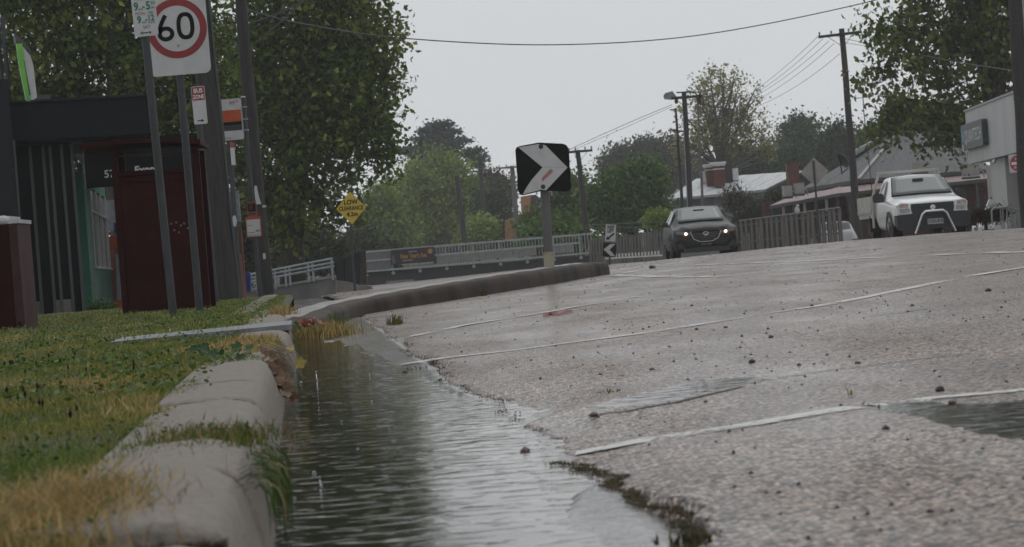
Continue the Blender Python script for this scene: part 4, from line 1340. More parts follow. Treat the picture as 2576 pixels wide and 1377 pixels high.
def wheel(parent, x, y, r, w, side):
    root = bpy.data.objects.new('wheel', None); COL.objects.link(root); root.parent = parent; root.location = (x, y, r)
    b = MB(); b.tube([(-w / 2, 0, 0), (-w / 2 + .03, 0, 0), (w / 2 - .03, 0, 0), (w / 2, 0, 0)], [r - .03, r, r, r - .03], 24); smooth_by_angle(b.build('tyre', M_TYRE, root))
    b = MB(); xo = side * (w / 2 + .004)
    b.tube([(xo - side * .02, 0, 0), (xo, 0, 0)], [r * .66, r * .62], 20)
    for k in range(5):
        a = 2 * math.pi * k / 5
        b.bar((xo + side * .01, 0, 0), (xo + side * .01, r * .6 * math.cos(a), r * .6 * math.sin(a)), .05, .02)
    b.build('rim', M_RIM, root)
    return root

def mirror(parent, x, y, z, mt, side, w=.2, h=.15):
    b = MB(); b.prism(rounded(w, h, h * .32, x, z), y - .06, y + .06)
    b.bar((x - side * w * .3, y, z - h * .35), (x - side * (w * .6 + .08), y + .02, z - h * .5), .05, .04)
    return b.build('door_mirror', mt, parent)

# ---------------------------------------------------------------- dark grey SUV
M_SUV = mat('dark_grey_metallic_paint', C(.020, .0195, .019), C(.016, .0158, .0155), 30, rough=.4, metal=.1, spec=.25, coat=.12)
D = 70.0
p = W(1779, 640, D)
suv = thing('suv', 'dark grey SUV driving towards us with its headlights on', 'car', (p.x, p.y, 0.012))
suv.scale = (1.04, 1, .955)
ST = [(-.02, sec(.33, .60, .70, .56, .66, .78, .50, .90, .02)),
      (.06, sec(.25, .80, .88, .56, .82, .82, .62, .955, .03)),
      (.22, sec(.21, .90, .955, .58, .92, .90, .72, 1.02, .04)),
      (.55, sec(.20, .92, .97, .60, .94, .95, .76, 1.06, .045)),
      (1.1, sec(.20, .92, .98, .62, .945, .99, .78, 1.10, .04)),
      (1.45, sec(.20, .92, .98, .62, .94, 1.03, .77, 1.13, .03)),
      (1.60, sec(.20, .92, .98, .62, .94, 1.05, .75, 1.22, .03)),
      (2.25, sec(.20, .92, .98, .62, .94, 1.07, .66, 1.60, .04)),
      (2.6, sec(.20, .92, .98, .62, .94, 1.08, .645, 1.655, .04)),
      (3.6, sec(.20, .92, .98, .62, .94, 1.09, .64, 1.67, .04)),
      (4.5, sec(.22, .92, .97, .62, .92, 1.10, .60, 1.60, .03)),
      (4.85, sec(.30, .88, .94, .62, .88, 1.08, .60, 1.30, .03)),
      (5.05, sec(.40, .78, .84, .62, .80, 1.0, .60, 1.08, .02))]
loft(ST, 'body', M_SUV, suv)
quadpatch([(-.70, 1.50, 1.15), (.70, 1.50, 1.15), (.585, 2.28, 1.60), (-.585, 2.28, 1.60)], 'windscreen', M_GLASS, suv, .05)
b = MB(); b.box(-.16, .16, 2.02, 2.06, 1.51, 1.57); b.build('rear_view_mirror', M_TRIM, suv)
for s in (-1, 1):
    c4 = [(s * .905, 1.78, 1.09), (s * .945, 2.75, 1.115), (s * .70, 2.75, 1.585), (s * .73, 2.15, 1.50)]
    quadpatch(c4 if s > 0 else [c4[1], c4[0], c4[3], c4[2]], 'front_side_window', M_GLASS, suv, .012)
    c4 = [(s * .945, 2.83, 1.115), (s * .945, 3.8, 1.12), (s * .70, 3.75, 1.58), (s * .70, 2.83, 1.585)]
    quadpatch(c4 if s > 0 else [c4[1], c4[0], c4[3], c4[2]], 'rear_side_window', M_GLASS, suv, .012)
    mirror(suv, s * 1.06, 1.82, 1.13, M_TRIM, s)
    wheel(suv, s * .84, .97, .37, .25, s); wheel(suv, s * .84, 3.90, .37, .25, s)
    b = MB(); b.ring(.97, .37, .37, .45, 0, .02, 28); 
    o = b.build('wheel_arch_trim', M_TRIM, suv); o.rotation_euler = (0, 0, rad(90)); o.location = (s * .985, 0, 0)
    # headlamp: housing, lit bulb, amber and running light
    b = MB(); b.prism([(s * .46, .765), (s * .84, .79), (s * .91, .90), (s * .74, .885), (s * .48, .835)][::1 if s > 0 else -1], -.02, .2); hl = b.build('headlamp', mat('smoked_lamp_lens', C(.05, .052, .055), C(.14, .145, .15), 18, rough=.12, spec=.7), suv)
    hl.location = (0, .0, -.02)
    b = MB(); b.ball((s * .585, -.06, .80), .043, 12); b.build('lit_bulb', M_LAMP, hl, True)
    b = MB(); b.box(*(sorted((s * .50, s * .68))), -.05, -.02, .725, .752); b.build('amber_marker', M_AMBER, hl)
    b = MB(); b.prism([(s * .50, .20), (s * .80, .22), (s * .84, .40), (s * .72, .43), (s * .48, .37)][::1 if s > 0 else -1], -.03, .15); b.build('lower_bumper_vent', M_TRIM, suv).location = (0, .04, .08)
    b = MB(); b.bar((s * .985, 1.5, .42), (s * .985, 3.4, .42), .02, .04); b.build('door_strip', M_CHROME, suv)
    b = MB(); b.bar((s * .12, 1.49, 1.19), (s * .62, 1.50, 1.185), .02, .02); b.build('wiper', M_BLACK, suv)
def grille_poly(k): return [(-.18 * k, .50), (.18 * k, .50), (.36 * k, .60), (.44 * k, .80), (.40 * k, .84), (-.40 * k, .84), (-.44 * k, .80), (-.36 * k, .60)]
gr = MB(); gr.prism(grille_poly(1.0), -.055, .05); gr = gr.build('grille', M_BLACK, suv)
for i in range(5):
    z = .56 + i * .052; w_ = .27 + .05 * i if i < 3 else .40
    b = MB(); b.box(-w_, w_, -.07, -.056, z, z + .012); b.build('grille_bar', M_CHROME if i == 9 else M_RIM, gr)
pl = grille_poly(1.02)
b = MB(); b.tube([(x, -.062, z) for x, z in (pl[5], pl[6], pl[7], pl[0], pl[1], pl[2], pl[3], pl[4])], .012, 6); b.build('grille_surround', M_CHROME, gr)
em_ = MB(); em_.ring(0, .755, .055, .07, -.095, -.075, 24, sx=1.15, sz=.95)
em_.prism([(-.062, .785), (-.02, .752), (0, .725), (.02, .752), (.062, .785), (.03, .735), (0, .705), (-.03, .735)], -.095, -.075)
em_.build('badge', M_CHROME, gr)
b = MB(); b.prism([(-.72, .17), (.72, .17), (.66, .30), (.30, .335), (-.30, .335), (-.66, .30)], -.06, .2); b.build('lower_air_dam', M_TRIM, suv)
b = MB(); b.prism(rounded(.38, .11, .01, 0, .42), -.085, -.06); pt = b.build('number_plate', M_BLACK, suv)
text('ZIR 960', .095, M_GREYINK, pt, (0, -.09, .42), bold=.001)

# ---------------------------------------------------------------- white tray ute
M_UTE = mat('white_car_paint', C(.72, .73, .73), C(.66, .67, .67), 2, rough=.28, coat=.5)
M_TRAY = mat('cream_tray_panels', C(.42, .42, .37), C(.34, .34, .30), 3, rough=.5)
D = 54.0
p = W(2350, 590, D)
ute = thing('ute', 'white tray-back utility with a chrome nudge bar', 'ute', (p.x, p.y, .03))
ST = [(-.03, sec(.45, .66, .72, .62, .70, .86, .60, .965, .015)),
      (.06, sec(.40, .80, .845, .62, .82, .90, .70, 1.01, .02)),
      (.25, sec(.38, .84, .875, .64, .86, .97, .74, 1.06, .025)),
      (.8, sec(.38, .85, .885, .66, .87, 1.02, .76, 1.11, .025)),
      (1.18, sec(.38, .85, .89, .66, .87, 1.06, .76, 1.14, .02)),
      (1.32, sec(.38, .85, .89, .66, .87, 1.08, .74, 1.22, .02)),
      (1.86, sec(.38, .85, .89, .66, .87, 1.10, .64, 1.615, .03)),
      (2.1, sec(.38, .85, .89, .66, .87, 1.10, .63, 1.66, .03)),
      (2.65, sec(.38, .85, .89, .66, .87, 1.10, .63, 1.66, .03)),
      (2.78, sec(.42, .84, .88, .66, .86, 1.10, .62, 1.63, .02)),
      (2.82, sec(.5, .80, .84, .66, .82, 1.05, .60, 1.5, .02))]
loft(ST, 'cab_body', M_UTE, ute, .75)
M_GASKET = mat('black_window_gasket', C(.015, .015, .016), None, 5, rough=.6)
quadpatch([(-.735, 1.21, 1.145), (.735, 1.21, 1.145), (.60, 1.90, 1.62), (-.60, 1.90, 1.62)], 'windscreen_gasket', M_GASKET, ute, .028)
quadpatch([(-.70, 1.235, 1.165), (.70, 1.235, 1.165), (.575, 1.875, 1.60), (-.575, 1.875, 1.60)], 'windscreen', M_GLASS, ute, .045)
b = MB(); b.box(-.13, .13, 1.62, 1.64, 1.52, 1.575); b.build('rear_view_mirror', M_TRIM, ute)
for s in (-1, 1):
    c4 = [(s * .865, 1.50, 1.11), (s * .88, 2.45, 1.12), (s * .66, 2.42, 1.58), (s * .68, 1.90, 1.55)]
    quadpatch(c4 if s > 0 else [c4[1], c4[0], c4[3], c4[2]], 'side_window', M_GLASS, ute, .014)
    mirror(ute, s * 1.0, 1.55, 1.16, M_TRIM, s, .26, .22)
    wheel(ute, s * .76, .82, .35, .22, s); wheel(ute, s * .76, 3.85, .35, .22, s)
    b = MB(); b.ring(.82, .36, .35, .46, 0, .02, 28); o = b.build('wheel_arch_trim', M_TRIM, ute); o.rotation_euler = (0, 0, rad(90)); o.location = (s * .893, 0, 0)
    b = MB(); b.prism([(s * .50, .72), (s * .80, .72), (s * .83, .93), (s * .74, .985), (s * .55, .965)][::1 if s > 0 else -1], -.075, .12); hl = b.build('headlamp', M_CHROME, ute); hl.location.y = .02
    b = MB(); b.prism([(s * .53, .735), (s * .78, .735), (s * .80, .855), (s * .545, .85)][::1 if s > 0 else -1], -.082, -.076); b.build('lamp_lens', M_LENS, hl)
    b = MB(); b.prism([(s * .56, .86), (s * .80, .865), (s * .81, .93), (s * .74, .965), (s * .575, .95)][::1 if s > 0 else -1], -.081, -.076); b.build('indicator_lens', M_AMBER if False else mat('pale_amber_lens', C(.34, .20, .14), C(.40, .36, .33), 16, rough=.2), hl)
    b = MB(); b.bar((s * .10, 1.20, 1.175), (s * .62, 1.22, 1.18), .02, .018); b.build('wiper', M_BLACK, ute)
b = MB(); b.prism([(-.47, .70), (.47, .70), (.50, .80), (.50, .945), (-.50, .945), (-.50, .80)], -.07, .1); gr = b.build('grille', M_TRIM, ute)
b = MB(); b.ring(0, .84, .032, .06, -.09, -.07, 20); b.ball((0, -.082, .84), .04, 10, sy=.3); b.build('badge', M_CHROME, gr)
b = MB(); b.prism([(-.80, .34), (.80, .34), (.86, .44), (.87, .70), (.52, .715), (-.52, .715), (-.87, .70), (-.86, .44)], -.14, .25); b.build('front_bumper', M_TRIM, ute)
b = MB(); b.tube([(-.47, -.20, .24), (-.36, -.22, .50), (-.28, -.24, .69), (-.20, -.25, .745), (.20, -.25, .745), (.28, -.24, .69), (.36, -.22, .50), (.47, -.20, .24)], .034, 10); smooth_by_angle(b.build('nudge_bar', M_CHROME, ute), 60)
b = MB(); b.prism(rounded(.37, .13, .01, 0.02, .505), -.20, -.17); pt = b.build('number_plate', M_PLATE, ute)
text('OSX-418', .11, M_PLATEINK, pt, (0.02, -.204, .505), bold=.002, sx=.85)
b = MB(); b.box(-.95, .95, 2.95, 5.1, .70, .80); b.build('tray_deck', M_TRAY, ute)
for s in (-1, 1):
    b = MB(); b.box(*(sorted((s * .93, s * .97))), 2.96, 5.1, .805, 1.24); sd_ = b.build('tray_side', M_TRAY, ute)
    b = MB(); b.box(*(sorted((s * .975, s * .985))), 2.96, 5.1, .84, .89); b.build('side_rail', M_TRAY, sd_)
    b = MB(); b.tube([(s * .93, 2.92, .45), (s * .93, 2.92, 1.16), (s * .72, 2.92, 1.80)], .035, 8); b.build('headboard_upright', M_TRAY, ute)
    b = MB(); b.box(*(sorted((s * .55, s * .97))), 3.3, 3.34, .35, .76); b.build('mudguard', M_TRIM, ute)
b = MB(); b.box(-.97, .97, 5.101, 5.14, .805, 1.24); b.build('tailgate', M_TRAY, ute)
b = MB(); b.box(-.76, .76, 2.88, 2.95, 1.77, 1.83); b.build('headboard_top_rail', M_TRAY, ute)
b = MB(); b.box(-.89, .89, 2.905, 2.935, .86, 1.16); b.build('headboard_panel', M_TRAY, ute)

# ---------------------------------------------------------------- other cars
def small_car(label, loc, paint, rz=0.0, lit=False, wag=False):
    car = thing('car', label, 'car', loc, rz)
    top = 1.48 if not wag else 1.70
    S_ = [(-.02, sec(.35, .58, .68, .5, .62, .68, .50, .74, .02)), (.10, sec(.22, .78, .84, .5, .78, .74, .62, .82, .02)), (.4, sec(.2, .84, .875, .52, .85, .84, .70, .92, .03)),
          (1.05, sec(.2, .85, .88, .52, .86, .92, .72, 1.0, .02)), (1.2, sec(.2, .85, .88, .52, .86, .93, .70, 1.06, .02)), (1.85, sec(.2, .85, .88, .52, .86, .96, .58, top - .05, .03)),
          (2.3, sec(.2, .85, .88, .52, .86, .97, .57, top, .03)), (3.3, sec(.2, .85, .88, .52, .86, .98, .56, top - .02, .03)), (4.0, sec(.22, .84, .87, .52, .84, .98, .56, 1.10 if not wag else top - .1, .02)), (4.4, sec(.3, .76, .82, .52, .78, .92, .6, .98 if not wag else 1.2, .02))]
    loft(S_, 'body', paint, car)
    quadpatch([(-.64, 1.1, 1.03), (.64, 1.1, 1.03), (.52, 1.86, top - .05), (-.52, 1.86, top - .05)], 'windscreen', M_GLASS, car, .04)
    quadpatch([(.58, 4.05 if not wag else 4.3, 1.08 if not wag else 1.2), (-.58, 4.05 if not wag else 4.3, 1.08 if not wag else 1.2), (-.5, 3.4 if not wag else 4.02, top - .06), (.5, 3.4 if not wag else 4.02, top - .06)], 'rear_window', M_GLASS, car, .04)
    for s in (-1, 1):
        c4 = [(s * .845, 1.5, .98), (s * .86, 3.6, 1.0), (s * .60, 3.3, top - .08), (s * .62, 1.95, top - .1)]
        quadpatch(c4 if s > 0 else [c4[1], c4[0], c4[3], c4[2]], 'side_window', M_GLASS, car, .014)
        mirror(car, s * .97, 1.5, 1.0, paint, s, .2, .14)
        wheel(car, s * .74, .85, .31, .2, s); wheel(car, s * .74, 3.5, .31, .2, s)
        b = MB(); b.ball((s * .62, -.02 + .04, .66), .10, 12, sy=.5, sz=.8); b.build('headlamp', M_LAMP if lit else M_LENS, car, True)
        b = MB(); b.box(*(sorted((s * .55, s * .80))), 4.36, 4.43, .75, .9); b.build('tail_lamp', M_RED, car)
    b = MB(); b.prism([(-.4, .48), (.4, .48), (.45, .62), (-.45, .62)], -.04, .05); b.build('grille', M_TRIM, car)
    b = MB(); b.prism(rounded(.37, .12, .01, 0, .38), -.05, -.03); b.build('number_plate', M_PLATE, car)
    return car
M_SILVER = mat('silver_white_paint', C(.48, .49, .50), C(.42, .43, .44), 2, rough=.3, coat=.4)
M_DKCAR = mat('dark_car_paint', C(.05, .055, .06), None, 2, rough=.3, coat=.4)
def far_z(y): return float(np.interp(y, [-8, 140, 200, 290, 410], [-.75, -.75, .2, 2.25, 3.4]))
p = W(1031, 620, 290); small_car('distant white car with lit headlamps above the banner', (p.x, p.y, far_z(290)), M_UTE, rad(4), lit=True)
p = W(1003, 624, 296); small_car('distant dark car just behind the white one with headlamps', (p.x, p.y, far_z(296) - .05), M_DKCAR, rad(-3))
p = W(946, 630, 205); small_car('pale car parked beyond the black screen', (p.x, p.y, far_z(205) - .2), M_SILVER, rad(80))
p = W(2120, 600, 98); small_car('white hatchback standing between the fence end and the utility pole', (p.x, p.y + 4.4, -.75), M_SILVER, rad(178), wag=True)
p = W(2475, 540, 74); small_car('white wagon parked behind the ute beside the white pillar', (p.x + .35, p.y, -.43), M_UTE, rad(-25), wag=True)

# ================================================================== RIGHT SIDE AND FAR SIDE
# raised far ground: the street climbs away behind the bridge
bpy.data.objects.remove(bpy.data.objects['ground'])
yy = np.array([-8, 40, 140, 160, 180, 200, 230, 260, 290, 340, 410.]); xx = np.linspace(-200, 200, 30)
X, Y = np.meshgrid(xx, yy)
Z = np.vectorize(far_z)(Y)
tag(link('ground', grid_mesh('ground', X, Y, Z), M_GROUND), 'wide damp ground climbing towards the far trees', 'ground', kind='structure')

# ---------------------------------------------------------------- chevron hazard marker on the island
D = 29.5
def z5(zx, zy): return ((1200 + zx / 2.754) / 1.1056, (300 + zy / 2.754) / 1.1056)
root, H = post_root('chevron_marker', 'battered black sign with a white chevron on the island post', 'hazard marker', (1383, 690), (1363, 362), D, r=.058, mt=mat('painted_steel_post', C(.10, .10, .095), C(.065, .065, .062), 6, rough=.6, stretch=(1, 1, .3)))
def hl_(zx, zy):
    px, py = z5(zx, zy)
    bend = max(0, (850 - zx)) / 200.0
    return inv_local(root, W(px, py, D - .10)) + Vector((0, -.09 * bend ** 1.5 - .002, 0))
def bent_sheet(outline, name, mt, parent, off=0.0, th=.006):
    """plate cut to the outline and folded toward us on its left side"""
    pts = []
    n = len(outline)
    for i in range(n):
        a, b_ = outline[i], outline[(i + 1) % n]
        k = max(1, int(math.hypot(b_[0] - a[0], b_[1] - a[1]) / 30))
        for j in range(k): pts.append((a[0] + (b_[0] - a[0]) * j / k, a[1] + (b_[1] - a[1]) * j / k))
    import bmesh
    bm = bmesh.new()
    vs = [bm.verts.new((x, 0, -y)) for x, y in pts]
    bm.faces.new(vs)
    bmesh.ops.triangulate(bm, faces=bm.faces)
    for _ in range(3):
        es = [e for e in bm.edges if e.calc_length() > 40]
        if not es: break
        bmesh.ops.subdivide_edges(bm, edges=es, cuts=1)
        bmesh.ops.triangulate(bm, faces=bm.faces)
    for v in bm.verts:
        v.co = hl_(v.co.x, -v.co.z) + Vector((0, off, 0))
    bmesh.ops.recalc_face_normals(bm, faces=bm.faces)
    me = bpy.data.meshes.new(name); bm.to_mesh(me); bm.free()
    if me.polygons[0].normal.y > 0: me.flip_normals()
    o = link(name, me, mt, parent)
    s = o.modifiers.new('thickness', 'SOLIDIFY'); s.thickness = th; s.offset = -1
    return o
bo = bent_sheet([(643, 330), (652, 308), (675, 296), (820, 267), (1005, 275), (1035, 287), (1048, 310), (1068, 615), (1060, 635), (1035, 643), (860, 634), (705, 672), (680, 668), (664, 635)], 'black_board', M_BLACK, root)
bent_sheet([(665, 306), (815, 279), (872, 287), (1042, 458), (850, 456)], 'chevron_upper_arm', M_WHITE, bo, -.006, .002)
bent_sheet([(850, 457), (1042, 459), (878, 633), (838, 629), (700, 666), (728, 612), (768, 552)], 'chevron_lower_arm', M_WHITE, bo, -.006, .002)
bent_sheet([(845, 540), (913, 468), (936, 485), (849, 566)], 'red_sticker', mat('faded_red_sticker', C(.28, .09, .09), C(.32, .16, .15), 20, rough=.5), bo, -.010, .0015)
for (zx, zy) in ((838, 298), (855, 606)):
    q = hl_(zx, zy); b = MB(); b.tube([(q.x, q.y + .002, q.z), (q.x, q.y - .02, q.z)], .018, 10); b.ring(q.x, q.z, .018, .03, q.y - .01, q.y, 16); b.build('bolt', M_GALV, root)
M_CREAM = mat('flaking_cream_paint', C(.30, .285, .21), C(.14, .13, .09), 7, rough=.6, contrast=(.45, .7))
q0, q1 = inv_local(root, W(1382, 668, D)), inv_local(root, W(1380, 634, D))
b = MB(); b.box(-.066, .066, -.066, .066, q0.z - .05, q1.z); b.build('cream_base_sleeve', M_CREAM, root)

# keep left sign
D = 76.0
def z9(zx, zy): return ((1420 + zx / 5.855) / 1.1056, (540 + zy / 5.855) / 1.1056)
root, H = post_root('keep_left_sign', 'white keep left sign above a small black chevron board', 'traffic sign', (1533, 668), z9(1640, 500), D, r=.03)
c = inv_local(root, W(*z9(1628, 635), D)); c.y = -.04
bo = board(root, 'keep_left_board', c, .345, .55, .02, M_WHITE)
text('KEEP', .15, M_BLACK, bo, (c.x, -.05, c.z + .19), bold=.004, sx=.7); text('LEFT', .15, M_BLACK, bo, (c.x, -.05, c.z + .06), bold=.004, sx=.7)
flat(bo, 'arrow', [(c.x - .145, c.z - .235), (c.x + .005, c.z - .215), (c.x - .035, c.z - .185), (c.x + .14, c.z - .03), (c.x + .095, c.z + .005), (c.x - .075, c.z - .145), (c.x - .105, c.z - .105)], -.046, M_BLACK)
c = inv_local(root, W(*z9(1612, 908), D)); c.y = -.04
bo = board(root, 'chevron_board', c, .44, .46, .03, M_BLACK)
flat(bo, 'chevron', [(c.x - .20, c.z), (c.x + .04, c.z - .20), (c.x + .20, c.z - .21), (c.x + .0, c.z), (c.x + .18, c.z + .20), (c.x + .02, c.z + .19)], -.046, M_WHITE)

# ---------------------------------------------------------------- paling fences
pal = MB(); pal.box(-.06, .06, -.012, .012, 0, 1.0)
pal_me = pal.mesh('paling'); pal_me.materials.append(M_TIMBER_GREY)
pal2 = MB(); pal2.box(-.075, .075, -.012, .012, 0, 1.0); pal2_me = pal2.mesh('rear_paling'); pal2_me.materials.append(mat('dark_weathered_timber', C(.05, .046, .042), C(.03, .028, .026), 3, rough=.8, stretch=(6, 6, .6)))
def fence(label, tl, tr, bl, brp, D0, D1, pitch, jag=.03, seed=1):
    rnd = random.Random(seed)
    A, B, A0, B0 = W(*tl, D0), W(*tr, D1), W(*bl, D0), W(*brp, D1)
    root = thing('paling_fence', label, 'fence', (A.x, A.y, A0.z), math.atan2(B.y - A.y, B.x - A.x))
    Lh = math.hypot(B.x - A.x, B.y - A.y)
    n = int(Lh / pitch)
    zt = lambda u: (A.z + (B.z - A.z) * u) - A0.z
    for i in range(n + 1):
        u = i / n
        o = link('paling', pal_me, None, root); h = zt(u) + rnd.uniform(-jag, jag)
        o.location = (u * Lh, -.03, -.6); o.scale = (pitch / .155 * rnd.uniform(.7, 1.0), 1, h + .6); o.rotation_euler = (0, rnd.uniform(-.02, .02), 0)
        if i < n:
            o = link('rear_paling', pal2_me, None, root); o.location = ((i + .5) / n * Lh, .035, -.6); o.scale = (pitch / .155 * rnd.uniform(.25, .62), 1, zt(u) + .56 + rnd.uniform(-jag, jag))
    for f_ in (.28, .85):
        b = MB(); b.bar((0, 0, zt(0) * f_), (Lh, 0, zt(1) * f_), .04, .07); b.build('fence_rail', M_TIMBER_GREY, root)
    return root, Lh, zt
fence('grey paling fence in the dip left of the SUV', (1484, 604), (1668, 580), (1480, 652), (1668, 636), 102, 100, .155, seed=3)
f2, L2, zt2 = fence('tall weathered paling fence between the SUV and the utility pole', (1840, 560), (2112, 524), (1850, 630), (2112, 610), 88, 84, .25, .02, seed=5)
b = MB(); b.bar((0, -.02, zt2(0) + .03), (L2, -.02, zt2(1) + .03), .1, .035); b.build('capping', M_BACK, f2)
bag = thing('plastic_bag', 'crumpled white bag caught on top of the tall paling fence', 'bag', W(2006, 538, 86))
b = MB(); b.ball((0, 0, .12), .10, 10, sz=1.6, sy=.4); b.ball((.03, 0, .30), .07, 8, sz=.8, sy=.5); b.build('bag_body', M_WHITE, bag, True)

wf = thing('wire_fence', 'thin green wire fence rails above the grey palings', 'fence', W(1480, 620, 105))
def wl(zx, zy): return inv_local(wf, W(*z9(zx, zy), 105))
M_WIREG = mat('green_wire_fence', C(.05, .075, .065), None, 5, rough=.6)
for (a_, b_) in (((1215, 515), (2490, 453)), ((1215, 560), (2300, 548))):
    b = MB(); b.tube([wl(*a_), wl(*b_)], .022, 6); b.build('wire_rail', M_WIREG, wf)
for zx in (1220, 1550, 1740, 2065, 2300, 2480):
    q = wl(zx, 515 - (zx - 1215) * .048); q2 = wl(zx + 6, 760); b = MB(); b.tube([q, (q.x, q.y, q2.z)], .025, 6); b.build('wire_post', M_WIREG, wf)
lw = thing('fence_gap_light', 'bright light through gaps under the palings, put in as white strip and blocks', 'light gap', W(1600, 650, 96))  # brightness showing through gaps under the fence, added as white solids
def ll(zx, zy): return inv_local(lw, W(*z9(zx, zy), 96))
q0, q1 = ll(1540, 1052), ll(2475, 998)
M_WHITEP = mat('white_paint_and_gap_light', C(.62, .63, .64), None, 5, rough=.4)
b = MB(); b.bar(q0, q1, .1, .06); b.build('gap_light_strip', M_WHITEP, lw)
blk = MB(); blk.box(-.03, .03, -.04, .04, 0, .145); blk_me = blk.mesh('gap_light_block'); blk_me.materials.append(M_WHITEP)
for i in range(14):
    q = ll(1720 + i * 53, 1030 - i * 3.3); o = link('gap_light_block', blk_me, None, lw); o.location = q

# ---------------------------------------------------------------- diamond sign from behind, utility poles
root, H = post_root('diamond_sign_back', 'bare grey back of a diamond road sign on a post', 'road sign', (2062, 610), (2046, 404), 79, r=.035)
c = inv_local(root, W(2049.7, 432.5, 79))
b = MB(); b.prism([(c.x, c.z - .49), (c.x + .49, c.z), (c.x, c.z + .49), (c.x - .49, c.z)], .05, .06); b.build('diamond_back', M_BACK, root)

def cross_pole(label, base, top, d, r0, r1, arm, mt=None):
    root, H = timber_pole(label, base, top, d, r0, r1, mt)
    if arm:
        a_, b_ = inv_local(root, W(*arm[0], d)), inv_local(root, W(*arm[1], d))
        b = MB(); b.bar((a_.x, -r1 - .06, a_.z), (b_.x, -r1 - .06, b_.z), .1, .12); b.build('crossarm', mt or M_TIMBER, root)
        for u in (.03, .3, .7, .97):
            q = a_.lerp(b_, u); b = MB(); b.tube([(q.x, -r1 - .06, q.z + .06), (q.x, -r1 - .06, q.z + .14), (q.x, -r1 - .06, q.z + .22)], [.02, .05, .035], 8); b.build('insulator', M_BACK, root)
        for u in (.22, .78):
            q = a_.lerp(b_, u); b = MB(); b.bar((q.x, -r1 - .02, q.z - .04), (0, -r1 - .02, min(a_.z, b_.z) - .55), .03, .02); b.build('arm_brace', M_GALV, root)
    return root
cross_pole('tall dark utility pole with a crossarm beside the ute', (2162, 622), (2117, 73), 103, .19, .125, ((2057, 95), (2166, 82)))
root, H = timber_pole('thick banded utility pole at the edge of the white building', (2590, 600), (2549, -90), 52, .19, .165)
for py in (60, 250, 345, 372):
    q = inv_local(root, W(2560, py, 52)); rr = .187
    b = MB(); b.tube([(0, 0, q.z - .012), (0, 0, q.z + .012)], rr, 16); b.build('metal_band', M_GALV, root)
b = MB(); b.tube([(.14, -.13, .2), (.13, -.12, H)], .022, 6); b.build('cable_conduit', M_GALV_LIGHT, root)
cross_pole('leaning grey utility pole right of the chevron sign', (1478, 600), (1453, 378), 118, .17, .12, ((1430, 384), (1490, 379)))
cross_pole('grey twin utility pole near the tan house', (1303, 605), (1288, 418), 160, .20, .15, ((1254, 424), (1322, 419)), M_TIMBER_GREY)
cross_pole('faint dark utility pole in front of the bright green tree', (1170, 620), (1149, 443), 165, .22, .17, None)
cross_pole('far utility pole topped by a street lamp at the tree edge', (1222, 600), (1207, 402), 195, .22, .16, ((1190, 432), (1232, 430)))

# street lamp pole
D = 112.0
def z3(zx, zy): return ((1780 + zx / 4.59) / 1.1056, (200 + zy / 4.59) / 1.1056)
root, H = timber_pole('dark street lamp pole rising behind the SUV', (1741, 600), z3(562, 262), D, .155, .115, name='street_lamp')
root['category'] = 'street lamp'
def pl_(zx, zy): return inv_local(root, W(*z3(zx, zy), D))
a_, b_ = pl_(385, 345), pl_(792, 312)
b = MB(); b.bar((a_.x, -.18, a_.z), (b_.x, -.18, b_.z), .1, .13); b.build('crossarm', M_TIMBER, root)
q = [pl_(*v) for v in ((735, 375), (720, 300), (690, 268), (620, 262), (460, 272))]
b = MB(); b.tube([(v.x, -.26, v.z) for v in q], .035, 8); b.build('lamp_arm', M_TIMBER, root)
h0, h1 = pl_(290, 315), pl_(460, 275)
b = MB(); b.hexa([(h0.x, -.4, h0.z - .02), (h1.x, -.4, h0.z - .10), (h1.x, -.12, h0.z - .10), (h0.x, -.12, h0.z - .02), (h0.x + .1, -.36, h0.z + .13), (h1.x - .2, -.36, h1.z + .09), (h1.x - .2, -.16, h1.z + .09), (h0.x + .1, -.16, h0.z + .13)])
b.build('lamp_head', mat('grey_lamp_housing', C(.16, .175, .18), C(.11, .12, .125), 4, rough=.4), root)
b = MB(); b.hexa([(h0.x + .05, -.38, h0.z - .16), (h1.x - .3, -.38, h0.z - .2), (h1.x - .3, -.14, h0.z - .2), (h0.x + .05, -.14, h0.z - .16), (h0.x + .02, -.39, h0.z - .03), (h1.x - .25, -.39, h0.z - .10), (h1.x - .25, -.13, h0.z - .10), (h0.x + .02, -.13, h0.z - .03)])
b.build('lamp_diffuser', M_LENS, root)
for (zx, zy) in ((460, 372), (755, 372)):
    q = pl_(zx, zy); b = MB(); b.tube([(q.x, -.18, q.z - .15), (q.x, -.18, q.z - .05), (q.x, -.18, q.z + .16)], [.06, .1, .06], 8); b.build('insulator', M_TIMBER, root)
b = MB(); b.bar((pl_(490, 385).x, -.16, pl_(490, 385).z), (-.05, -.16, pl_(540, 440).z), .04, .03); b.build('arm_brace', M_GALV, root)
b = MB(); b.tube([(-.15, -.1, .2), (-.12, -.08, H - 1.2)], .025, 6); b.build('cable_conduit', M_GALV_LIGHT, root)
root, H = timber_pole('thin black signal pole with step rungs left of the street lamp', (1722, 600), z3(455, 470), D - 3, .085, .055, name='stepped_pole')
for (zx, zy, w_) in ((420, 490, .30), (415, 748, .42), (455, 885, .38), (450, 950, .32), (485, 1112, .26), (495, 1215, .24), (520, 765, .3)):
    q = inv_local(root, W(*z3(zx, zy), D - 3)); b = MB(); b.bar((q.x - w_ / 2, -.04, q.z + .02), (q.x + w_ / 2, -.04, q.z - .01), .05, .06); b.build('step_rung', M_TIMBER, root)
root, H = timber_pole('thin grey pole right of the street lamp', (1772, 600), z3(735, 372), D + 4, .075, .05, M_TIMBER_GREY, name='slim_pole')

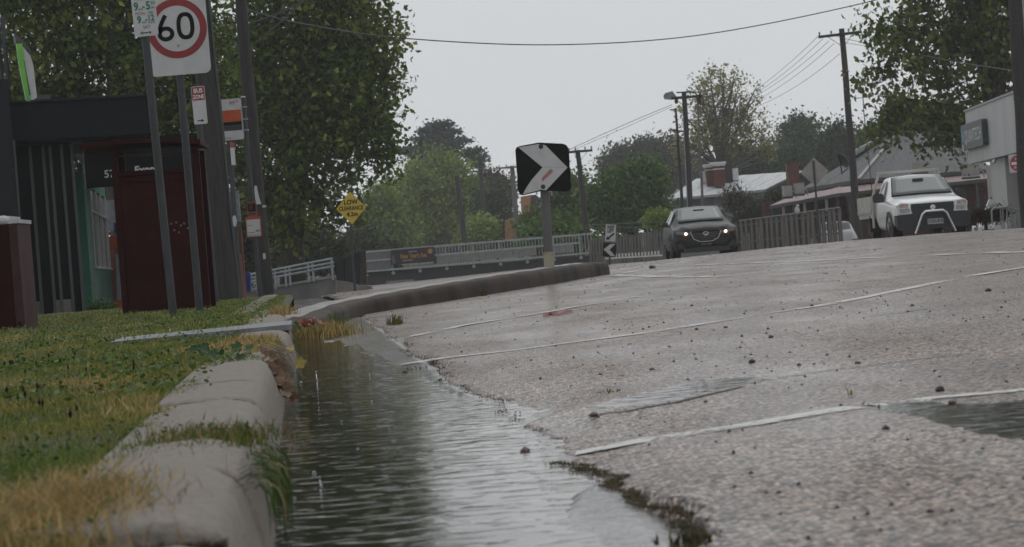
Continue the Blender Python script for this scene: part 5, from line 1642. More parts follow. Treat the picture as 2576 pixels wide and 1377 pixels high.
# ---------------------------------------------------------------- wires
def wire(label, pts, r=.012, group=None):
    P = [W(*p) for p in pts]
    out = []
    n = len(P)
    for i in range(n - 1):
        p0, p1, p2, p3 = P[max(i - 1, 0)], P[i], P[i + 1], P[min(i + 2, n - 1)]
        for j in range(8):
            u = j / 8
            out.append(.5 * (2 * p1 + (p2 - p0) * u + (2 * p0 - 5 * p1 + 4 * p2 - p3) * u * u + (3 * p1 - p0 - 3 * p2 + p3) * u ** 3))
    out.append(P[-1])
    b = MB(); b.tube(out, r, 5)
    return tag(b.build('overhead_wire', M_WIRE), label, 'wire', group)
wire('long sagging cable crossing the whole sky', [(612, 22, 40), (760, 60, 42), (1020, 97, 46), (1390, 113, 50), (1750, 90, 52), (2130, 18, 53), (2420, -60, 53), (2551, -85, 52)], .0125)
wire('cable rising from the slender pole through the plane tree', [(616, 64, 40), (690, 38, 40), (790, -8, 40)], .012)
wire('lower cable rising from the slender pole to the frame top', [(622, 125, 40), (690, 70, 40), (800, -30, 40)], .012)
wire('thin wire running from the street lamp down to the leaning pole', [(1690, 264, 112), (1580, 310, 114), (1455, 366, 117), (1432, 378, 118)], .014)
wire('fainter second wire from the street lamp to the leaning pole', [(1692, 268, 112), (1580, 318, 114), (1456, 372, 117), (1440, 382, 118)], .010)
for i, (x0, y0, x1, y1) in enumerate(((2058, 92, 1850, 262), (2070, 98, 1858, 262), (2085, 104, 1852, 268), (2098, 110, 1856, 276), (2112, 136, 1862, 284))):
    sag = 9 + 2 * i
    wire(['highest', 'second highest', 'middle', 'second lowest', 'lowest'][i] + ' of five wires sagging left from the crossarm pole',
         [(x0 + (x1 - x0) * u, y0 + (y1 - y0) * u + sag * 4 * u * (1 - u), 103 + 55 * u) for u in (0, .2, .4, .6, .8, 1)], .012)
wire('wire climbing from the crossarm into the plane tree', [(2090, 88, 103), (2200, 105, 100), (2330, 40, 95), (2440, -40, 92)], .011)
wire('second wire climbing from the crossarm into the plane tree', [(2140, 84, 103), (2250, 95, 100), (2400, 20, 95), (2480, -50, 92)], .011)
wire('wire dropping from the crossarm pole to the banded pole', [(2125, 108, 103), (2270, 130, 90), (2400, 155, 70), (2550, 178, 52)], .010)
wire('far wire in front of the bright green tree', [(1152, 458, 165), (1080, 472, 160), (940, 500, 150), (820, 515, 140)], .014)
wire('upper far wire crossing behind the chevron sign', [(1290, 424, 160), (1180, 425, 185), (1060, 430, 200), (930, 428, 205)], .012)
wire('far wire joining the twin pole to the leaning pole', [(1256, 424, 160), (1340, 405, 140), (1440, 384, 118)], .012)

# ---------------------------------------------------------------- tan timber house far behind the chevron
D = 190.0
M_TAN = mat('tan_painted_boards', C(.34, .17, .065), C(.28, .14, .055), 2, rough=.6, stretch=(1, 1, 4))
th_ = thing('tan_house', 'tan boarded house with a dark gable behind the railing', 'house', W(1300, 600, D))
def tl_(zx, zy): return inv_local(th_, W(*z5(zx, zy), D))
def wallq(zs, name, mt, y0=-.2, y1=2.5):
    q = [tl_(*v) for v in zs]; b = MB(); b.prism([(v.x, v.z) for v in q], y0, y1); return b.build(name, mt, th_)
wallq(((690, 808), (752, 800), (765, 668), (683, 682)), 'upper_wall', M_TAN)
wallq(((655, 1010), (770, 1000), (765, 835), (655, 850)), 'main_wall', mat('brown_brick_house', C(.085, .045, .035), C(.06, .035, .03), 3, rough=.8), .2, 4)
wallq(((565, 1010), (652, 1005), (645, 835), (562, 862)), 'side_wing', M_TAN, -.6, 2)
wallq(((650, 850), (765, 832), (745, 805), (660, 820)), 'verandah_roof', mat('dark_house_roof', C(.03, .028, .03), None, 3, rough=.6), -.8, 3)
wallq(((650, 853), (745, 843), (745, 833), (650, 843)), 'verandah_fascia', M_TAN, -.95, -.82)
wallq(((752, 800), (838, 790), (838, 700), (800, 665), (765, 668)), 'gable_wall', mat('dark_gable', C(.04, .042, .05), None, 3, rough=.6), .3, 4)
wallq(((752, 806), (838, 745), (838, 780), (775, 815)), 'roof_sheet', mat('pale_iron_roof', C(.36, .38, .40), C(.30, .32, .33), 3, rough=.4), -.1, 3)
for zx in (598, 640): wallq(((zx, 1010), (zx + 10, 1010), (zx + 6, 845), (zx - 2, 848)), 'verandah_post', M_TAN, -.9, -.75)
wallq(((672, 985), (700, 983), (698, 880), (670, 884)), 'window', M_PANE, .1, .19)
b = None

# ---------------------------------------------------------------- white roofed house
D = 140.0
def z6(zx, zy): return ((1750 + zx / 3.442) / 1.1056, (350 + zy / 3.442) / 1.1056)
M_PALEROOF = mat('pale_wet_iron_roof', C(.56, .57, .58), C(.46, .47, .48), 1.5, rough=.55, spec=.25, bump=.01, bscale=8, stretch=(6, 1, 1))
M_BRICK = mat('red_brick_chimney', C(.12, .036, .026), C(.075, .028, .022), 9, rough=.8, bump=.01, bscale=20)
M_BRICKD = mat('dark_brick_chimney', C(.05, .028, .026), C(.03, .02, .02), 9, rough=.8)
wh = thing('white_roof_house', 'weatherboard house with a pale iron roof and brick chimneys', 'house', W(1800, 610, D))
def hw(zx, zy, dy=0): v = inv_local(wh, W(*z6(zx, zy), D + dy)); return Vector((v.x, dy, v.z))
e0, e1, r0_, r1_ = hw(365, 702), hw(1300, 610), hw(640, 508, 4), hw(1660, 432, 4)
e1b = hw(1210, 628)
n = 12
for i in range(n):       # roof sheets, each its own piece
    u0, u1 = i / n, (i + 1) / n
    a_, b_, c_, d_ = e0.lerp(e1, u0), e0.lerp(e1, u1), r0_.lerp(r1_, u1), r0_.lerp(r1_, u0)
    mb = MB(); mb.slab([a_ + Vector((.01, 0, .01 * (i % 2))), b_ + Vector((-.01, 0, .01 * (i % 2))), c_ + Vector((-.01, 0, .01 * (i % 2))), d_ + Vector((.01, 0, .01 * (i % 2)))], (0, .02, -.06)); mb.build('roof_sheet', M_PALEROOF, wh)
mb = MB(); mb.slab([r0_, r1_, Vector((e1.x + 1, 9, e1.z)), Vector((e0.x, 9, e0.z))], (0, .02, -.06)); mb.build('rear_roof', M_PALEROOF, wh)
mb = MB(); mb.box(e0.x + .3, e1.x, .6, 8.5, -1.5, e0.z - .02); mb.build('wall', mat('grey_weatherboards', C(.20, .20, .205), C(.15, .15, .155), 2, rough=.6, stretch=(1, 1, 6)), wh)
mb = MB(); mb.bar(e0 + Vector((0, -.05, -.08)), e1 + Vector((0, -.05, -.08)), .12, .14); mb.build('eave_gutter', M_GALV_LIGHT, wh)
for zx in (470, 560, 650, 760):
    q = hw(zx, 735); mb = MB(); mb.box(q.x - .35, q.x + .35, .54, .6, q.z - .55, q.z + .35); wn = mb.build('window', M_PANE, wh)
    mb = MB(); mb.box(q.x - .42, q.x + .42, .50, .56, q.z + .352, q.z + .44); mb.build('window_frame', M_WHITEP, wn)
def chimney(par, f_, x0, x1, y0, y1, mt, dy, bands=True, depth=.8):
    a_, b_ = f_(x0, y1, dy), f_(x1, y0, dy)
    a_ = Vector((f_((x0 + x1) / 2, y1, dy).x - (f_(x1, y1, dy).x - f_(x0, y1, dy).x) / 2, dy, a_.z)); w_ = f_(x1, y1, dy).x - f_(x0, y1, dy).x; h_ = b_.z - a_.z
    mb = MB(); mb.box(a_.x, a_.x + w_, dy - depth / 2, dy + depth / 2, a_.z - .6, a_.z + h_ * (.72 if bands else 1)); ch = mb.build('chimney', mt, par)
    if bands:
        for (z0, z1, e_) in ((.72, .84, .08), (.845, 1.0, .14)):
            mb = MB(); mb.box(a_.x - e_, a_.x + w_ + e_, dy - depth / 2 - e_, dy + depth / 2 + e_, a_.z + h_ * z0, a_.z + h_ * z1); mb.build('chimney_cap', M_WHITEP, ch)
        mb = MB(); mb.box(a_.x - .03, a_.x + w_ + .03, dy - depth / 2 - .03, dy + depth / 2 + .03, a_.z + h_ * .48, a_.z + h_ * .55); mb.build('chimney_band', M_WHITEP, ch)
    return ch
chimney(wh, hw, 737, 803, 368, 486, M_BRICK, 2.2)
chimney(wh, hw, 808, 908, 345, 492, M_BRICK, 1.6)
chimney(wh, hw, 912, 985, 345, 486, M_BRICKD, 2.8, False)
chimney(wh, hw, 1508, 1622, 352, 486, M_BRICK, 1.0, False)
for (x0, x1, y0, y1) in ((685, 722, 437, 505), (985, 1035, 408, 482)):
    a_, b_ = hw(x0, y1, 3), hw(x1, y0, 3); mb = MB(); mb.box(a_.x, b_.x, 2.6, 3.3, a_.z - .3, b_.z); mb.build('parapet', M_WHITEP, wh)
fc = thing('far_chimney', 'lone dark brick chimney among the far trees left of the lamp', 'chimney', W(*z6(385, 600), 165))
q0, q1 = inv_local(fc, W(*z6(360, 590), 165)), inv_local(fc, W(*z6(410, 380), 165))
mb = MB(); mb.box(-.35, .35, -.35, .35, -1.5, q1.z * .72); mb.build('stack', M_BRICKD, fc); mb = MB(); mb.box(-.40, .40, -.4, .4, q1.z * .72, q1.z * .85); mb.build('stack_cap', M_BRICKD, fc)
mb = MB(); mb.tube([(0, 0, q1.z * .85), (0, 0, q1.z)], [.25, .2], 8); mb.build('chimney_pot', M_BRICK, fc)

# ---------------------------------------------------------------- grey roofed brick house with verandah
D = 110.0
def z7(zx, zy): return ((2200 + zx / 3.06) / 1.1056, (250 + zy / 3.06) / 1.1056)
def z4r(zx, zy): return ((2100 + zx / 5.51) / 1.1056, (430 + zy / 5.51) / 1.1056)
M_GREYROOF = mat('grey_wet_iron_roof', C(.125, .13, .133), C(.095, .10, .103), 1.2, rough=.6, spec=.15, bump=.012, bscale=5, stretch=(8, 1, 1))
gh = thing('grey_roof_house', 'brick house with a large grey hipped iron roof and pink verandah roof', 'house', W(2250, 590, D))
def hg(pz, dy=0):
    v = inv_local(gh, W(*pz, D + dy)); return Vector((v.x, dy, v.z))
R0, R1 = hg(z7(925, 345), 5), hg(z7(1260, 352), 5)
E0, E1 = hg(z7(575, 765), 0), hg(z7(1720, 672), 0)
EL = hg(z7(90, 842), 8)
n = 11
for i in range(n):
    u0, u1 = i / n, (i + 1) / n
    dz = Vector((0, 0, .012 * (i % 2)))
    mb = MB(); mb.slab([E0.lerp(E1, u0) + dz, E0.lerp(E1, u1) + dz, R0.lerp(R1, u1) + dz, R0.lerp(R1, u0) + dz], (0, .03, -.05)); mb.build('roof_sheet', M_GREYROOF, gh)
for i in range(5):
    u0, u1 = i / 5, (i + 1) / 5
    dz = Vector((0, 0, .012 * (i % 2)))
    mb = MB(); mb.slab([EL.lerp(E0, u0) + dz, EL.lerp(E0, u1) + dz, R0 + dz], (.03, .02, -.05)); mb.build('hip_sheet', M_GREYROOF, gh)
mb = MB(); mb.bar(E0 + Vector((0, 0, .04)), R0 + Vector((0, 0, .04)), .14, .06); mb.build('hip_capping', M_BACK, gh)
mb = MB(); mb.bar(R0 + Vector((-.1, 0, .05)), R1 + Vector((0, 0, .05)), .18, .08); mb.build('ridge_capping', M_BACK, gh)
mb = MB(); mb.hexa([R0 + Vector((-2.3, .5, -1.1)), R0 + Vector((-.2, .5, -.1)), R0 + Vector((-.2, 1.6, -.1)), R0 + Vector((-2.3, 1.6, -1.1)), R0 + Vector((-2.3, .5, -.85)), R0 + Vector((-.2, .5, .1)), R0 + Vector((-.2, 1.6, .1)), R0 + Vector((-2.3, 1.6, -.85))]); mb.build('skylight_ridge', M_GALV_LIGHT, gh)
M_REDWALL = mat('dark_red_brick_wall', C(.075, .025, .02), C(.05, .02, .018), 5, rough=.8)
mb = MB(); mb.box(E0.x + .35, E1.x - .2, .4, 7, -1.6, E0.z - .03); mb.build('brick_wall', M_REDWALL, gh)
mb = MB(); mb.bar(E0 + Vector((0, -.06, -.1)), E1 + Vector((0, -.06, -.1)), .14, .16); mb.build('eave_gutter', M_MULL, gh)
mb = MB(); mb.bar(EL + Vector((0, -.06, -.1)), E0 + Vector((0, -.06, -.1)), .14, .16); mb.build('side_gutter', M_MULL, gh)
M_PINK = mat('faded_pink_verandah_iron', C(.20, .115, .11), C(.15, .095, .09), 2, rough=.4, stretch=(5, 1, 1))
V0, V1 = hg(z4r(225, 785), 2.5), hg(z4r(1315, 590), -2)
V2, V3 = hg(z4r(1318, 500), -.2), hg(z4r(480, 668), 4.5)
V4, V5 = hg(z7(1690, 755), -2), hg(z7(1690, 705), 0)
for i in range(6):
    u0, u1 = i / 6, (i + 1) / 6; dz = Vector((0, 0, .012 * (i % 2)))
    mb = MB(); mb.slab([V0.lerp(V1, u0) + dz, V0.lerp(V1, u1) + dz, V3.lerp(V2, u1) + dz, V3.lerp(V2, u0) + dz], (0, .02, -.04)); mb.build('verandah_sheet', M_PINK, gh)
for i in range(6):
    u0, u1 = i / 6, (i + 1) / 6; dz = Vector((0, 0, .012 * (i % 2)))
    mb = MB(); mb.slab([V1.lerp(V4, u0) + dz, V1.lerp(V4, u1) + dz, V2.lerp(V5, u1) + dz, V2.lerp(V5, u0) + dz], (0, .02, -.04)); mb.build('verandah_sheet', M_PINK, gh)
for (a_, b_) in ((V0, V1), (V1, V4)):
    mb = MB(); mb.bar(a_ + Vector((0, -.05, -.09)), b_ + Vector((0, -.05, -.09)), .1, .13); mb.build('verandah_gutter', M_MULL, gh)
for i in range(7):
    q = V0.lerp(V1, (i + .3) / 6.6); mb = MB(); mb.box(q.x - .06, q.x + .06, q.y + .1, q.y + .22, -1.6, q.z - .16); mb.build('verandah_post', M_BACK if i % 2 else M_MULL, gh)
for i in range(4):
    q = V1.lerp(V4, (i + .2) / 3.5); mb = MB(); mb.box(q.x - .06, q.x + .06, q.y + .1, q.y + .22, -1.6, q.z - .16); mb.build('verandah_post', M_MULL, gh)
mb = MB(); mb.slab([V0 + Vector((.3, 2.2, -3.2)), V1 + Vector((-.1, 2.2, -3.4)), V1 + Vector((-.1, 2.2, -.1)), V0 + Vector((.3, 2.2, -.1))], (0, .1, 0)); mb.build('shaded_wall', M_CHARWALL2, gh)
mb = MB(); mb.box(V0.x + .2, E1.x + 3, 7.2, 7.5, -1.8, V0.z + .3); mb.build('rear_wall', M_REDWALL, gh)
def ac_unit(label, px, py, w_, h_, d, yaw, par=None):
    r_ = thing('air_conditioner', label, 'air conditioner', W(px, py, d), yaw)
    M_AC = mat('beige_air_conditioner', C(.30, .285, .265), C(.24, .23, .215), 4, rough=.5)
    mb = MB(); mb.box(-w_ / 2, w_ / 2, -.15, .15, 0, h_); mb.build('casing', M_AC, r_)
    mb = MB(); mb.ring(0 - w_ * .12, h_ / 2, h_ * .24, h_ * .34, -.160, -.152, 20); mb.build('fan_grille', M_BACK, r_)
    mb = MB(); mb.tube([(w_ / 2 - .02, 0, h_ * .35), (w_ / 2 + .12, 0, h_ * .42), (w_ / 2 + .2, 0, h_ * .2), (w_ / 2 + .22, 0, -.12)], .03, 6); mb.build('pipe', M_AC, r_)
    mb = MB(); mb.box(-w_ / 2 - .03, w_ / 2 + .03, -.1, .1, -.12, -.03); mb.build('mount', M_MULL, r_)
ac_unit('beige air conditioner on the verandah roof, nearer the shrubs', *z4r(500, 640), .42, .50, 110, rad(15))
ac_unit('beige air conditioner on the verandah roof, nearer the diamond sign', *z4r(680, 600), .42, .50, 110, rad(15))
ac_unit('air conditioner under the eave next to the white building', *z7(1530, 735), .72, .55, 100, rad(-5))
ac_unit('roof edge air conditioner showing just above the ute', *z7(1095, 700), .72, .45, 106, 0)
da = thing('satellite_dish', 'small dark satellite dish on the grey roof near the pole', 'satellite dish', W(*z7(435, 720), 104))
mb = MB(); mb.tube([(0, 0, 0), (-.05, 0, .8)], .03, 6); mb.tube([(0, 0, .05), (.3, 0, .25)], .02, 6); mb.build('dish_mount', M_BLACK, da)
mb = MB(); mb.ball((0, 0, 0), .36, 14, sz=.35, half=True); o = mb.build('dish', M_GALV, da, True); o.location = (.1, 0, .6); o.rotation_euler = (0, rad(62), rad(25))
an = thing('tv_antenna', 'thin television antenna in front of the plane tree', 'antenna', W(*z7(620, 240), 100))
q = [inv_local(an, W(*z7(*v), 100)) for v in ((610, 20), (620, 190), (545, 75), (700, 55), (550, 45), (552, 105))]
mb = MB(); mb.tube([q[0], q[1], (q[1].x + .1, 0, -3.5)], .022, 5); mb.tube([q[2], q[3]], .018, 5); mb.tube([q[4], q[5]], .016, 5); mb.build('antenna_frame', M_GALV, an)

# ---------------------------------------------------------------- white commercial building
M_WBOARD = mat('white_ribbed_cladding', C(.42, .42, .42), C(.37, .37, .375), 1.2, rough=.45, stretch=(1, 1, .2))
A, B = W(*z7(1488, 300), 74), W(*z7(1925, 300), 65)
wb = thing('white_office_building', 'white clad office building with an overhanging fascia and dark sign', 'building', (A.x, A.y, -.3), math.atan2(B.y - A.y, B.x - A.x))
LB = math.hypot(B.x - A.x, B.y - A.y)
z0f = inv_local(wb, W(*z7(1515, 632), 74)).z; z1f = inv_local(wb, W(*z7(1485, 192), 74)).z
npan = 12; pw = LB * 1.9 / npan
for i in range(npan):
    mb = MB(); mb.box(i * pw + .006, (i + 1) * pw - .006, 0, .12, z0f, z1f); mb.build('cladding_panel', M_WBOARD, wb)
mb = MB(); mb.box(.0, LB * 1.9, .121, 7, z0f + .01, z1f - .1); mb.build('fascia_core', M_WBOARD, wb)
mb = MB(); mb.box(-.03, LB * 1.9, -.04, .2, z1f + .001, z1f + .07); mb.build('roof_capping', M_BACK, wb)
sg = thing('wall_sign', 'dark slate wall sign with white letters and a blue mark', 'sign', tuple(Matrix.LocRotScale(wb.location, wb.rotation_euler, None) @ Vector((0, -.02, 0))), wb.rotation_euler.z)
s0, s1 = inv_local(sg, W(*z7(1492, 400), 74)), inv_local(sg, W(*z7(1680, 400), 70.3))
zb_, zt_ = inv_local(sg, W(*z7(1510, 512), 73.5)).z, inv_local(sg, W(*z7(1490, 305), 74)).z
ws = 4.1
mb = MB(); mb.prism(rounded(ws, zt_ - zb_, .1, ws / 2 + .02, (zb_ + zt_) / 2), -.16, 0); so = mb.build('sign_face', mat('dark_slate_sign', C(.035, .05, .058), C(.028, .04, .046), 2, rough=.4), sg)
zm = (zb_ + zt_) / 2 - .02
text('QUANTECH', .56, M_WHITEINK, so, (ws * .56, -.165, zm), sx=1.05, bold=.002)
mb = MB(); mb.prism([(.18, zm - .1), (.5, zm - .12), (.62, zm + .02), (.45, zm + .30), (.18, zm + .12)], -.17, -.161); mb.build('blue_mark', mat('bright_blue_mark', C(.02, .20, .38), None, 4, rough=.4), so)
mb = MB(); mb.prism([(.2, zm - .42), (.34, zm - .42), (.34, zm - .2), (.2, zm - .2)], -.17, -.161); mb.build('white_mark', M_WHITEINK, so)
# pillar and recess under the fascia
_wm = Matrix.LocRotScale(wb.location, wb.rotation_euler, None)
def wall_x(px, yl, z=1.6):
    lo, hi = -4.0, 20.0
    for _ in range(40):
        mid = (lo + hi) / 2
        if proj(_wm @ Vector((mid, yl, z)))[0] < px: lo = mid
        else: hi = mid
    return mid
xa, xb = wall_x(2496, .25), wall_x(2533, .25)
c0 = Vector((xb - .8, 0, 0))
mb = MB(); mb.box(xa, xb, .25, 1.2, -1.5, z0f - .005); mb.build('white_pillar', M_WBOARD, wb)
mb = MB(); mb.box(wall_x(2481, 1.21), xb, 1.21, 1.8, -1.5, z0f - .005); mb.build('pillar_return', M_BACK, wb)
mb = MB(); mb.box(c0.x + .8, LB * 1.9, 1.5, 1.7, -1.5, z0f - .005); mb.build('dark_recess', M_BLACKGLASS, wb)
mb = MB(); mb.prism([(c0.x + 1.0, z0f - .3), (c0.x + 5.0, z0f - 2.4), (c0.x + 5.0, z0f - .006), (c0.x + 1.0, z0f - .006)], 1.3, 1.45); mb.build('sloping_soffit', M_BACK, wb)
mb = MB(); mb.tube([(c0.x + .2, .1, z0f - .02), (c0.x + .3, -.02, z0f - .16)], .06, 8); mb.build('spotlight', M_WHITEP, wb)
root, H = post_root('no_entry_sign', 'round red NO ENTRY sign partly behind the banded pole', 'traffic sign', (2572, 570), (2556, 385), 58, r=.03)
c = inv_local(root, W(2560, 411, 58)); c.y = -.04
bo = board(root, 'square_board', c, .46, .46, .03, M_WHITE)
mb = MB(); mb.tube([(c.x, c.y - .005, c.z), (c.x, c.y - .008, c.z)], .205, 32); mb.build('red_disc', mat('bright_red_disc', C(.34, .02, .025), C(.28, .018, .02), 5, rough=.45), bo)
flat(bo, 'white_bar', [(c.x - .17, c.z - .035), (c.x + .17, c.z - .035), (c.x + .17, c.z + .035), (c.x - .17, c.z + .035)], c.y - .0085, M_WHITEINK)
text('NO', .09, M_WHITEINK, bo, (c.x, c.y - .011, c.z + .105), bold=.001); text('ENTRY', .085, M_WHITEINK, bo, (c.x, c.y - .011, c.z - .105), bold=.001, sx=.9)
hr = thing('ramp_handrail', 'pale handrail in front of the dark doorway by the hedge', 'handrail', W(*z7(1700, 1140), 62))
def hrl(zx, zy): return inv_local(hr, W(*z7(zx, zy), 62))
q = [hrl(*v) for v in ((1715, 1150), (1708, 1030), (1725, 1010), (1830, 998), (1960, 1035), (2060, 1062))]
mb = MB(); mb.tube(q, .028, 8); mb.build('top_rail', M_GALV_LIGHT, hr)
for (zx, zy) in ((1782, 1005), (1800, 1003), (1835, 1000), (1872, 1012), (1912, 1022)):
    a_ = hrl(zx, zy); mb = MB(); mb.tube([(a_.x, a_.y, a_.z), (a_.x, a_.y, -.5)], .02, 6); mb.build('stanchion', M_GALV_LIGHT, hr)

# ================================================================== TREES
M_BARK = mat('dark_wet_bark', C(.045, .038, .03), C(.025, .022, .019), 5, rough=.8, bump=.02, bscale=9, stretch=(1, 1, .3))
M_BARK_G = mat('grey_bark', C(.10, .09, .075), C(.06, .055, .048), 5, rough=.8, stretch=(1, 1, .3))
M_LEAF = leaf_mat('tree_leaves', .28)
M_LEAF_THIN = leaf_mat('thin_spring_leaves', .45)

def leaf_quads(P, size, rng, droop=0.0, up=.5, aspect=.62, flat_=0.0):
    n = len(P)
    a = rng.normal(size=(n, 3)); a[:, 2] = a[:, 2] * (1 - flat_) - droop
    a /= np.linalg.norm(a, axis=1)[:, None] + 1e-9
    nr = rng.normal(size=(n, 3)); nr[:, 2] += up
    b = np.cross(a, nr); b /= np.linalg.norm(b, axis=1)[:, None] + 1e-9
    L = size * rng.uniform(.45, 1.6, n)[:, None]
    fold = np.cross(a, b) * L * .12
    V = np.stack([P - a * L * .5, P + b * L * aspect * .5 + fold, P + a * L * .5, P - b * L * aspect * .5 + fold], 1).reshape(-1, 3)
    F = np.arange(4 * n).reshape(n, 4)
    return V, F

def tree(name, label, blobs, D, n_leaf, leaf, cols, base=None, trunk_r=.2, group=None, n_cl=None, cl_r=None, droop=0.0, seed=1, limbs=9,
         depth=.8, mt=None, bark=None, flat_=0.0, cat='tree', fringe=0.0, zlift=0.0, shell=.45, up=.5):
    rng = np.random.default_rng(seed)
    k = D / FPX
    C3 = [W(b_[0], b_[1], D) for b_ in blobs]
    vols = np.array([b_[2] * b_[2] * b_[3] for b_ in blobs], dtype=float) ** .75; vols /= vols.sum()
    n_cl = n_cl or max(40, n_leaf // 45)
    which = rng.choice(len(blobs), n_cl, p=vols)
    d = rng.normal(size=(n_cl, 3)); d /= np.linalg.norm(d, axis=1)[:, None]
    r = rng.uniform(0, 1, n_cl) ** shell
    d *= r[:, None]
    rx = np.array([b_[2] for b_ in blobs])[which] * k; rz = np.array([b_[3] for b_ in blobs])[which] * k
    cc = np.array([[c.x, c.y, c.z] for c in C3])[which]
    CL = cc + d * np.stack([rx, rx * depth, rz], 1)
    cl_r = cl_r or leaf * 2.6
    rad_ = cl_r * rng.uniform(.5, 1.4, n_cl)
    idx = rng.integers(0, n_cl, n_leaf)
    off = rng.normal(size=(n_leaf, 3)) * rad_[idx][:, None] * .6
    off[:, 2] *= (1 - flat_ * .8)
    if fringe:
        off[:, 2] -= np.abs(rng.normal(size=n_leaf)) * fringe
    P = CL[idx] + off
    V, F = leaf_quads(P, leaf, rng, droop, up, flat_=flat_)
    cols = np.array(cols)
    tone = rng.uniform(.75, 1.25, n_cl)[idx] * rng.uniform(.8, 1.2, n_leaf)
    ci = (rng.uniform(0, 1, n_cl)[idx] * .6 + rng.uniform(0, 1, n_leaf) * .4) * (len(cols) - 1)
    i0 = np.floor(ci).astype(int); i1 = np.minimum(i0 + 1, len(cols) - 1); fr = (ci - i0)[:, None]
    col = (cols[i0] * (1 - fr) + cols[i1] * fr) * tone[:, None]
    if base is None:
        bx = np.mean([c.x for c in C3]); by = C3[0].y; bz = far_z(by) - .05 if by > 120 else -.3
        base_p = Vector((bx, by, bz))
    else:
        base_p = W(*base, D)
    root = thing(name, label, cat, base_p, group=group)
    V = V - np.array(base_p)
    link('crown', arr_mesh('crown', V, F, np.repeat(col, 4, axis=0)), mt or M_LEAF, root)
    b = MB()
    ctr = Vector(np.mean(CL, axis=0)) - base_p
    fork = Vector((ctr.x * .4, 0, max(.4, ctr.z * .55)))
    b.tube([(0, 0, -.5), (fork.x * .3, 0, fork.z * .4), fork], [trunk_r * 1.25, trunk_r, trunk_r * .8], 10)
    order = rng.permutation(n_cl)[:limbs * 4]
    far_ = sorted(order, key=lambda i: -((Vector(CL[i]) - base_p - ctr).length))[:limbs]
    for j, i in enumerate(far_):
        e = Vector(CL[i]) - base_p
        st_ = fork * rng.uniform(.75, 1.0)
        mid = st_.lerp(e, .5) + Vector((rng.normal() * .1, rng.normal() * .1, abs(e.z - st_.z) * .12)) * 1.0
        b.tube([st_, st_.lerp(mid, .5) + Vector((0, 0, .05)), mid, mid.lerp(e, .6), e], [trunk_r * .55, trunk_r * .42, trunk_r * .3, trunk_r * .17, trunk_r * .06], 6)
        for q in range(2):
            i2 = int(rng.integers(0, n_cl)); e2 = Vector(CL[i2]) - base_p
            if (e2 - mid).length < (e - st_).length * .7:
                b.tube([mid, mid.lerp(e2, .5) + Vector((0, 0, .1)), e2], [trunk_r * .22, trunk_r * .14, trunk_r * .05], 5)
    b.build('trunk', bark or M_BARK, root, True)
    return root

PLANE = [(.055, .10, .018), (.095, .15, .026), (.16, .21, .04), (.26, .285, .065)]
tree('plane_tree', 'big dense plane tree behind the LOW CLEARANCE sign', [(760, 130, 210, 260), (850, 300, 165, 190), (690, 420, 170, 150), (905, 110, 105, 150), (630, 230, 170, 220), (800, -170, 240, 170), (855, 520, 62, 95), (740, 560, 130, 45), (930, 330, 72, 100), (915, 220, 80, 95), (1000, 70, 22, 28), (1010, 265, 22, 34), (985, 355, 22, 26), (990, 165, 20, 24), (960, 430, 24, 30)],
     82, 42000, .215, PLANE, (735, 740), .42, 'plane trees lining the street', n_cl=800, cl_r=.6, up=1.5, seed=3, limbs=16, depth=.75)
tree('plane_tree', 'broad plane tree behind the charcoal corner building', [(250, 110, 270, 230), (50, 90, 200, 220), (430, 240, 150, 190), (190, -140, 330, 170), (490, 110, 120, 220), (20, 260, 120, 140), (380, 330, 170, 110)],
     68, 40000, .185, PLANE, (330, 770), .4, 'plane trees lining the street', n_cl=800, cl_r=.5, up=1.5, seed=4, limbs=14, depth=.7)
tree('plane_tree', 'drooping plane tree above the grey roof and the white building', [(2300, 110, 130, 160), (2440, 90, 160, 190), (2235, 270, 62, 95), (2375, 290, 105, 70), (2470, 320, 75, 70), (2570, 70, 140, 210), (2430, -140, 240, 130), (2200, 70, 55, 80), (2190, 330, 30, 45), (2330, 340, 26, 38), (2410, 345, 28, 34), (2180, 200, 30, 50)],
     86, 19000, .22, [(.06, .09, .018), (.09, .13, .026), (.14, .175, .04), (.22, .23, .07)], (2545, 600), .33, 'plane trees lining the street', n_cl=430, cl_r=.45, droop=.7, up=1.0, seed=5, limbs=18, depth=.75, fringe=.25)
SPARSE = [(.20, .205, .07), (.30, .29, .11), (.38, .36, .16)]
tree('spring_tree', 'tall sparse pale tree with bare branches behind the street lamp', [(1820, 240, 95, 78), (1765, 290, 62, 70), (1880, 290, 55, 70), (1735, 370, 58, 58), (1915, 350, 45, 45), (1820, 340, 90, 60), (1925, 380, 35, 30)],
     175, 7600, .21, SPARSE, (1822, 560), .3, n_cl=520, cl_r=.45, seed=6, limbs=34, mt=M_LEAF_THIN, bark=M_BARK_G, shell=.4)
LIME = [(.15, .22, .035), (.24, .32, .05), (.34, .42, .08)]
tree('street_tree', 'bright green tree towering behind the banner', [(1090, 470, 105, 75), (1150, 495, 70, 100), (1010, 520, 75, 80), (1110, 560, 120, 50), (1070, 425, 55, 38)], 215, 30000, .32, LIME, None, .3, 'far street trees', n_cl=620, cl_r=.85, seed=7, limbs=6)
tree('street_tree', 'lower green tree between the diamond warning sign and the bright tree', [(960, 540, 55, 80), (925, 590, 50, 55), (990, 590, 60, 50)], 200, 12000, .3, LIME[:2], None, .25, 'far street trees', n_cl=300, cl_r=.8, seed=8, limbs=5)
CEDAR = [(.03, .055, .038), (.05, .08, .05)]
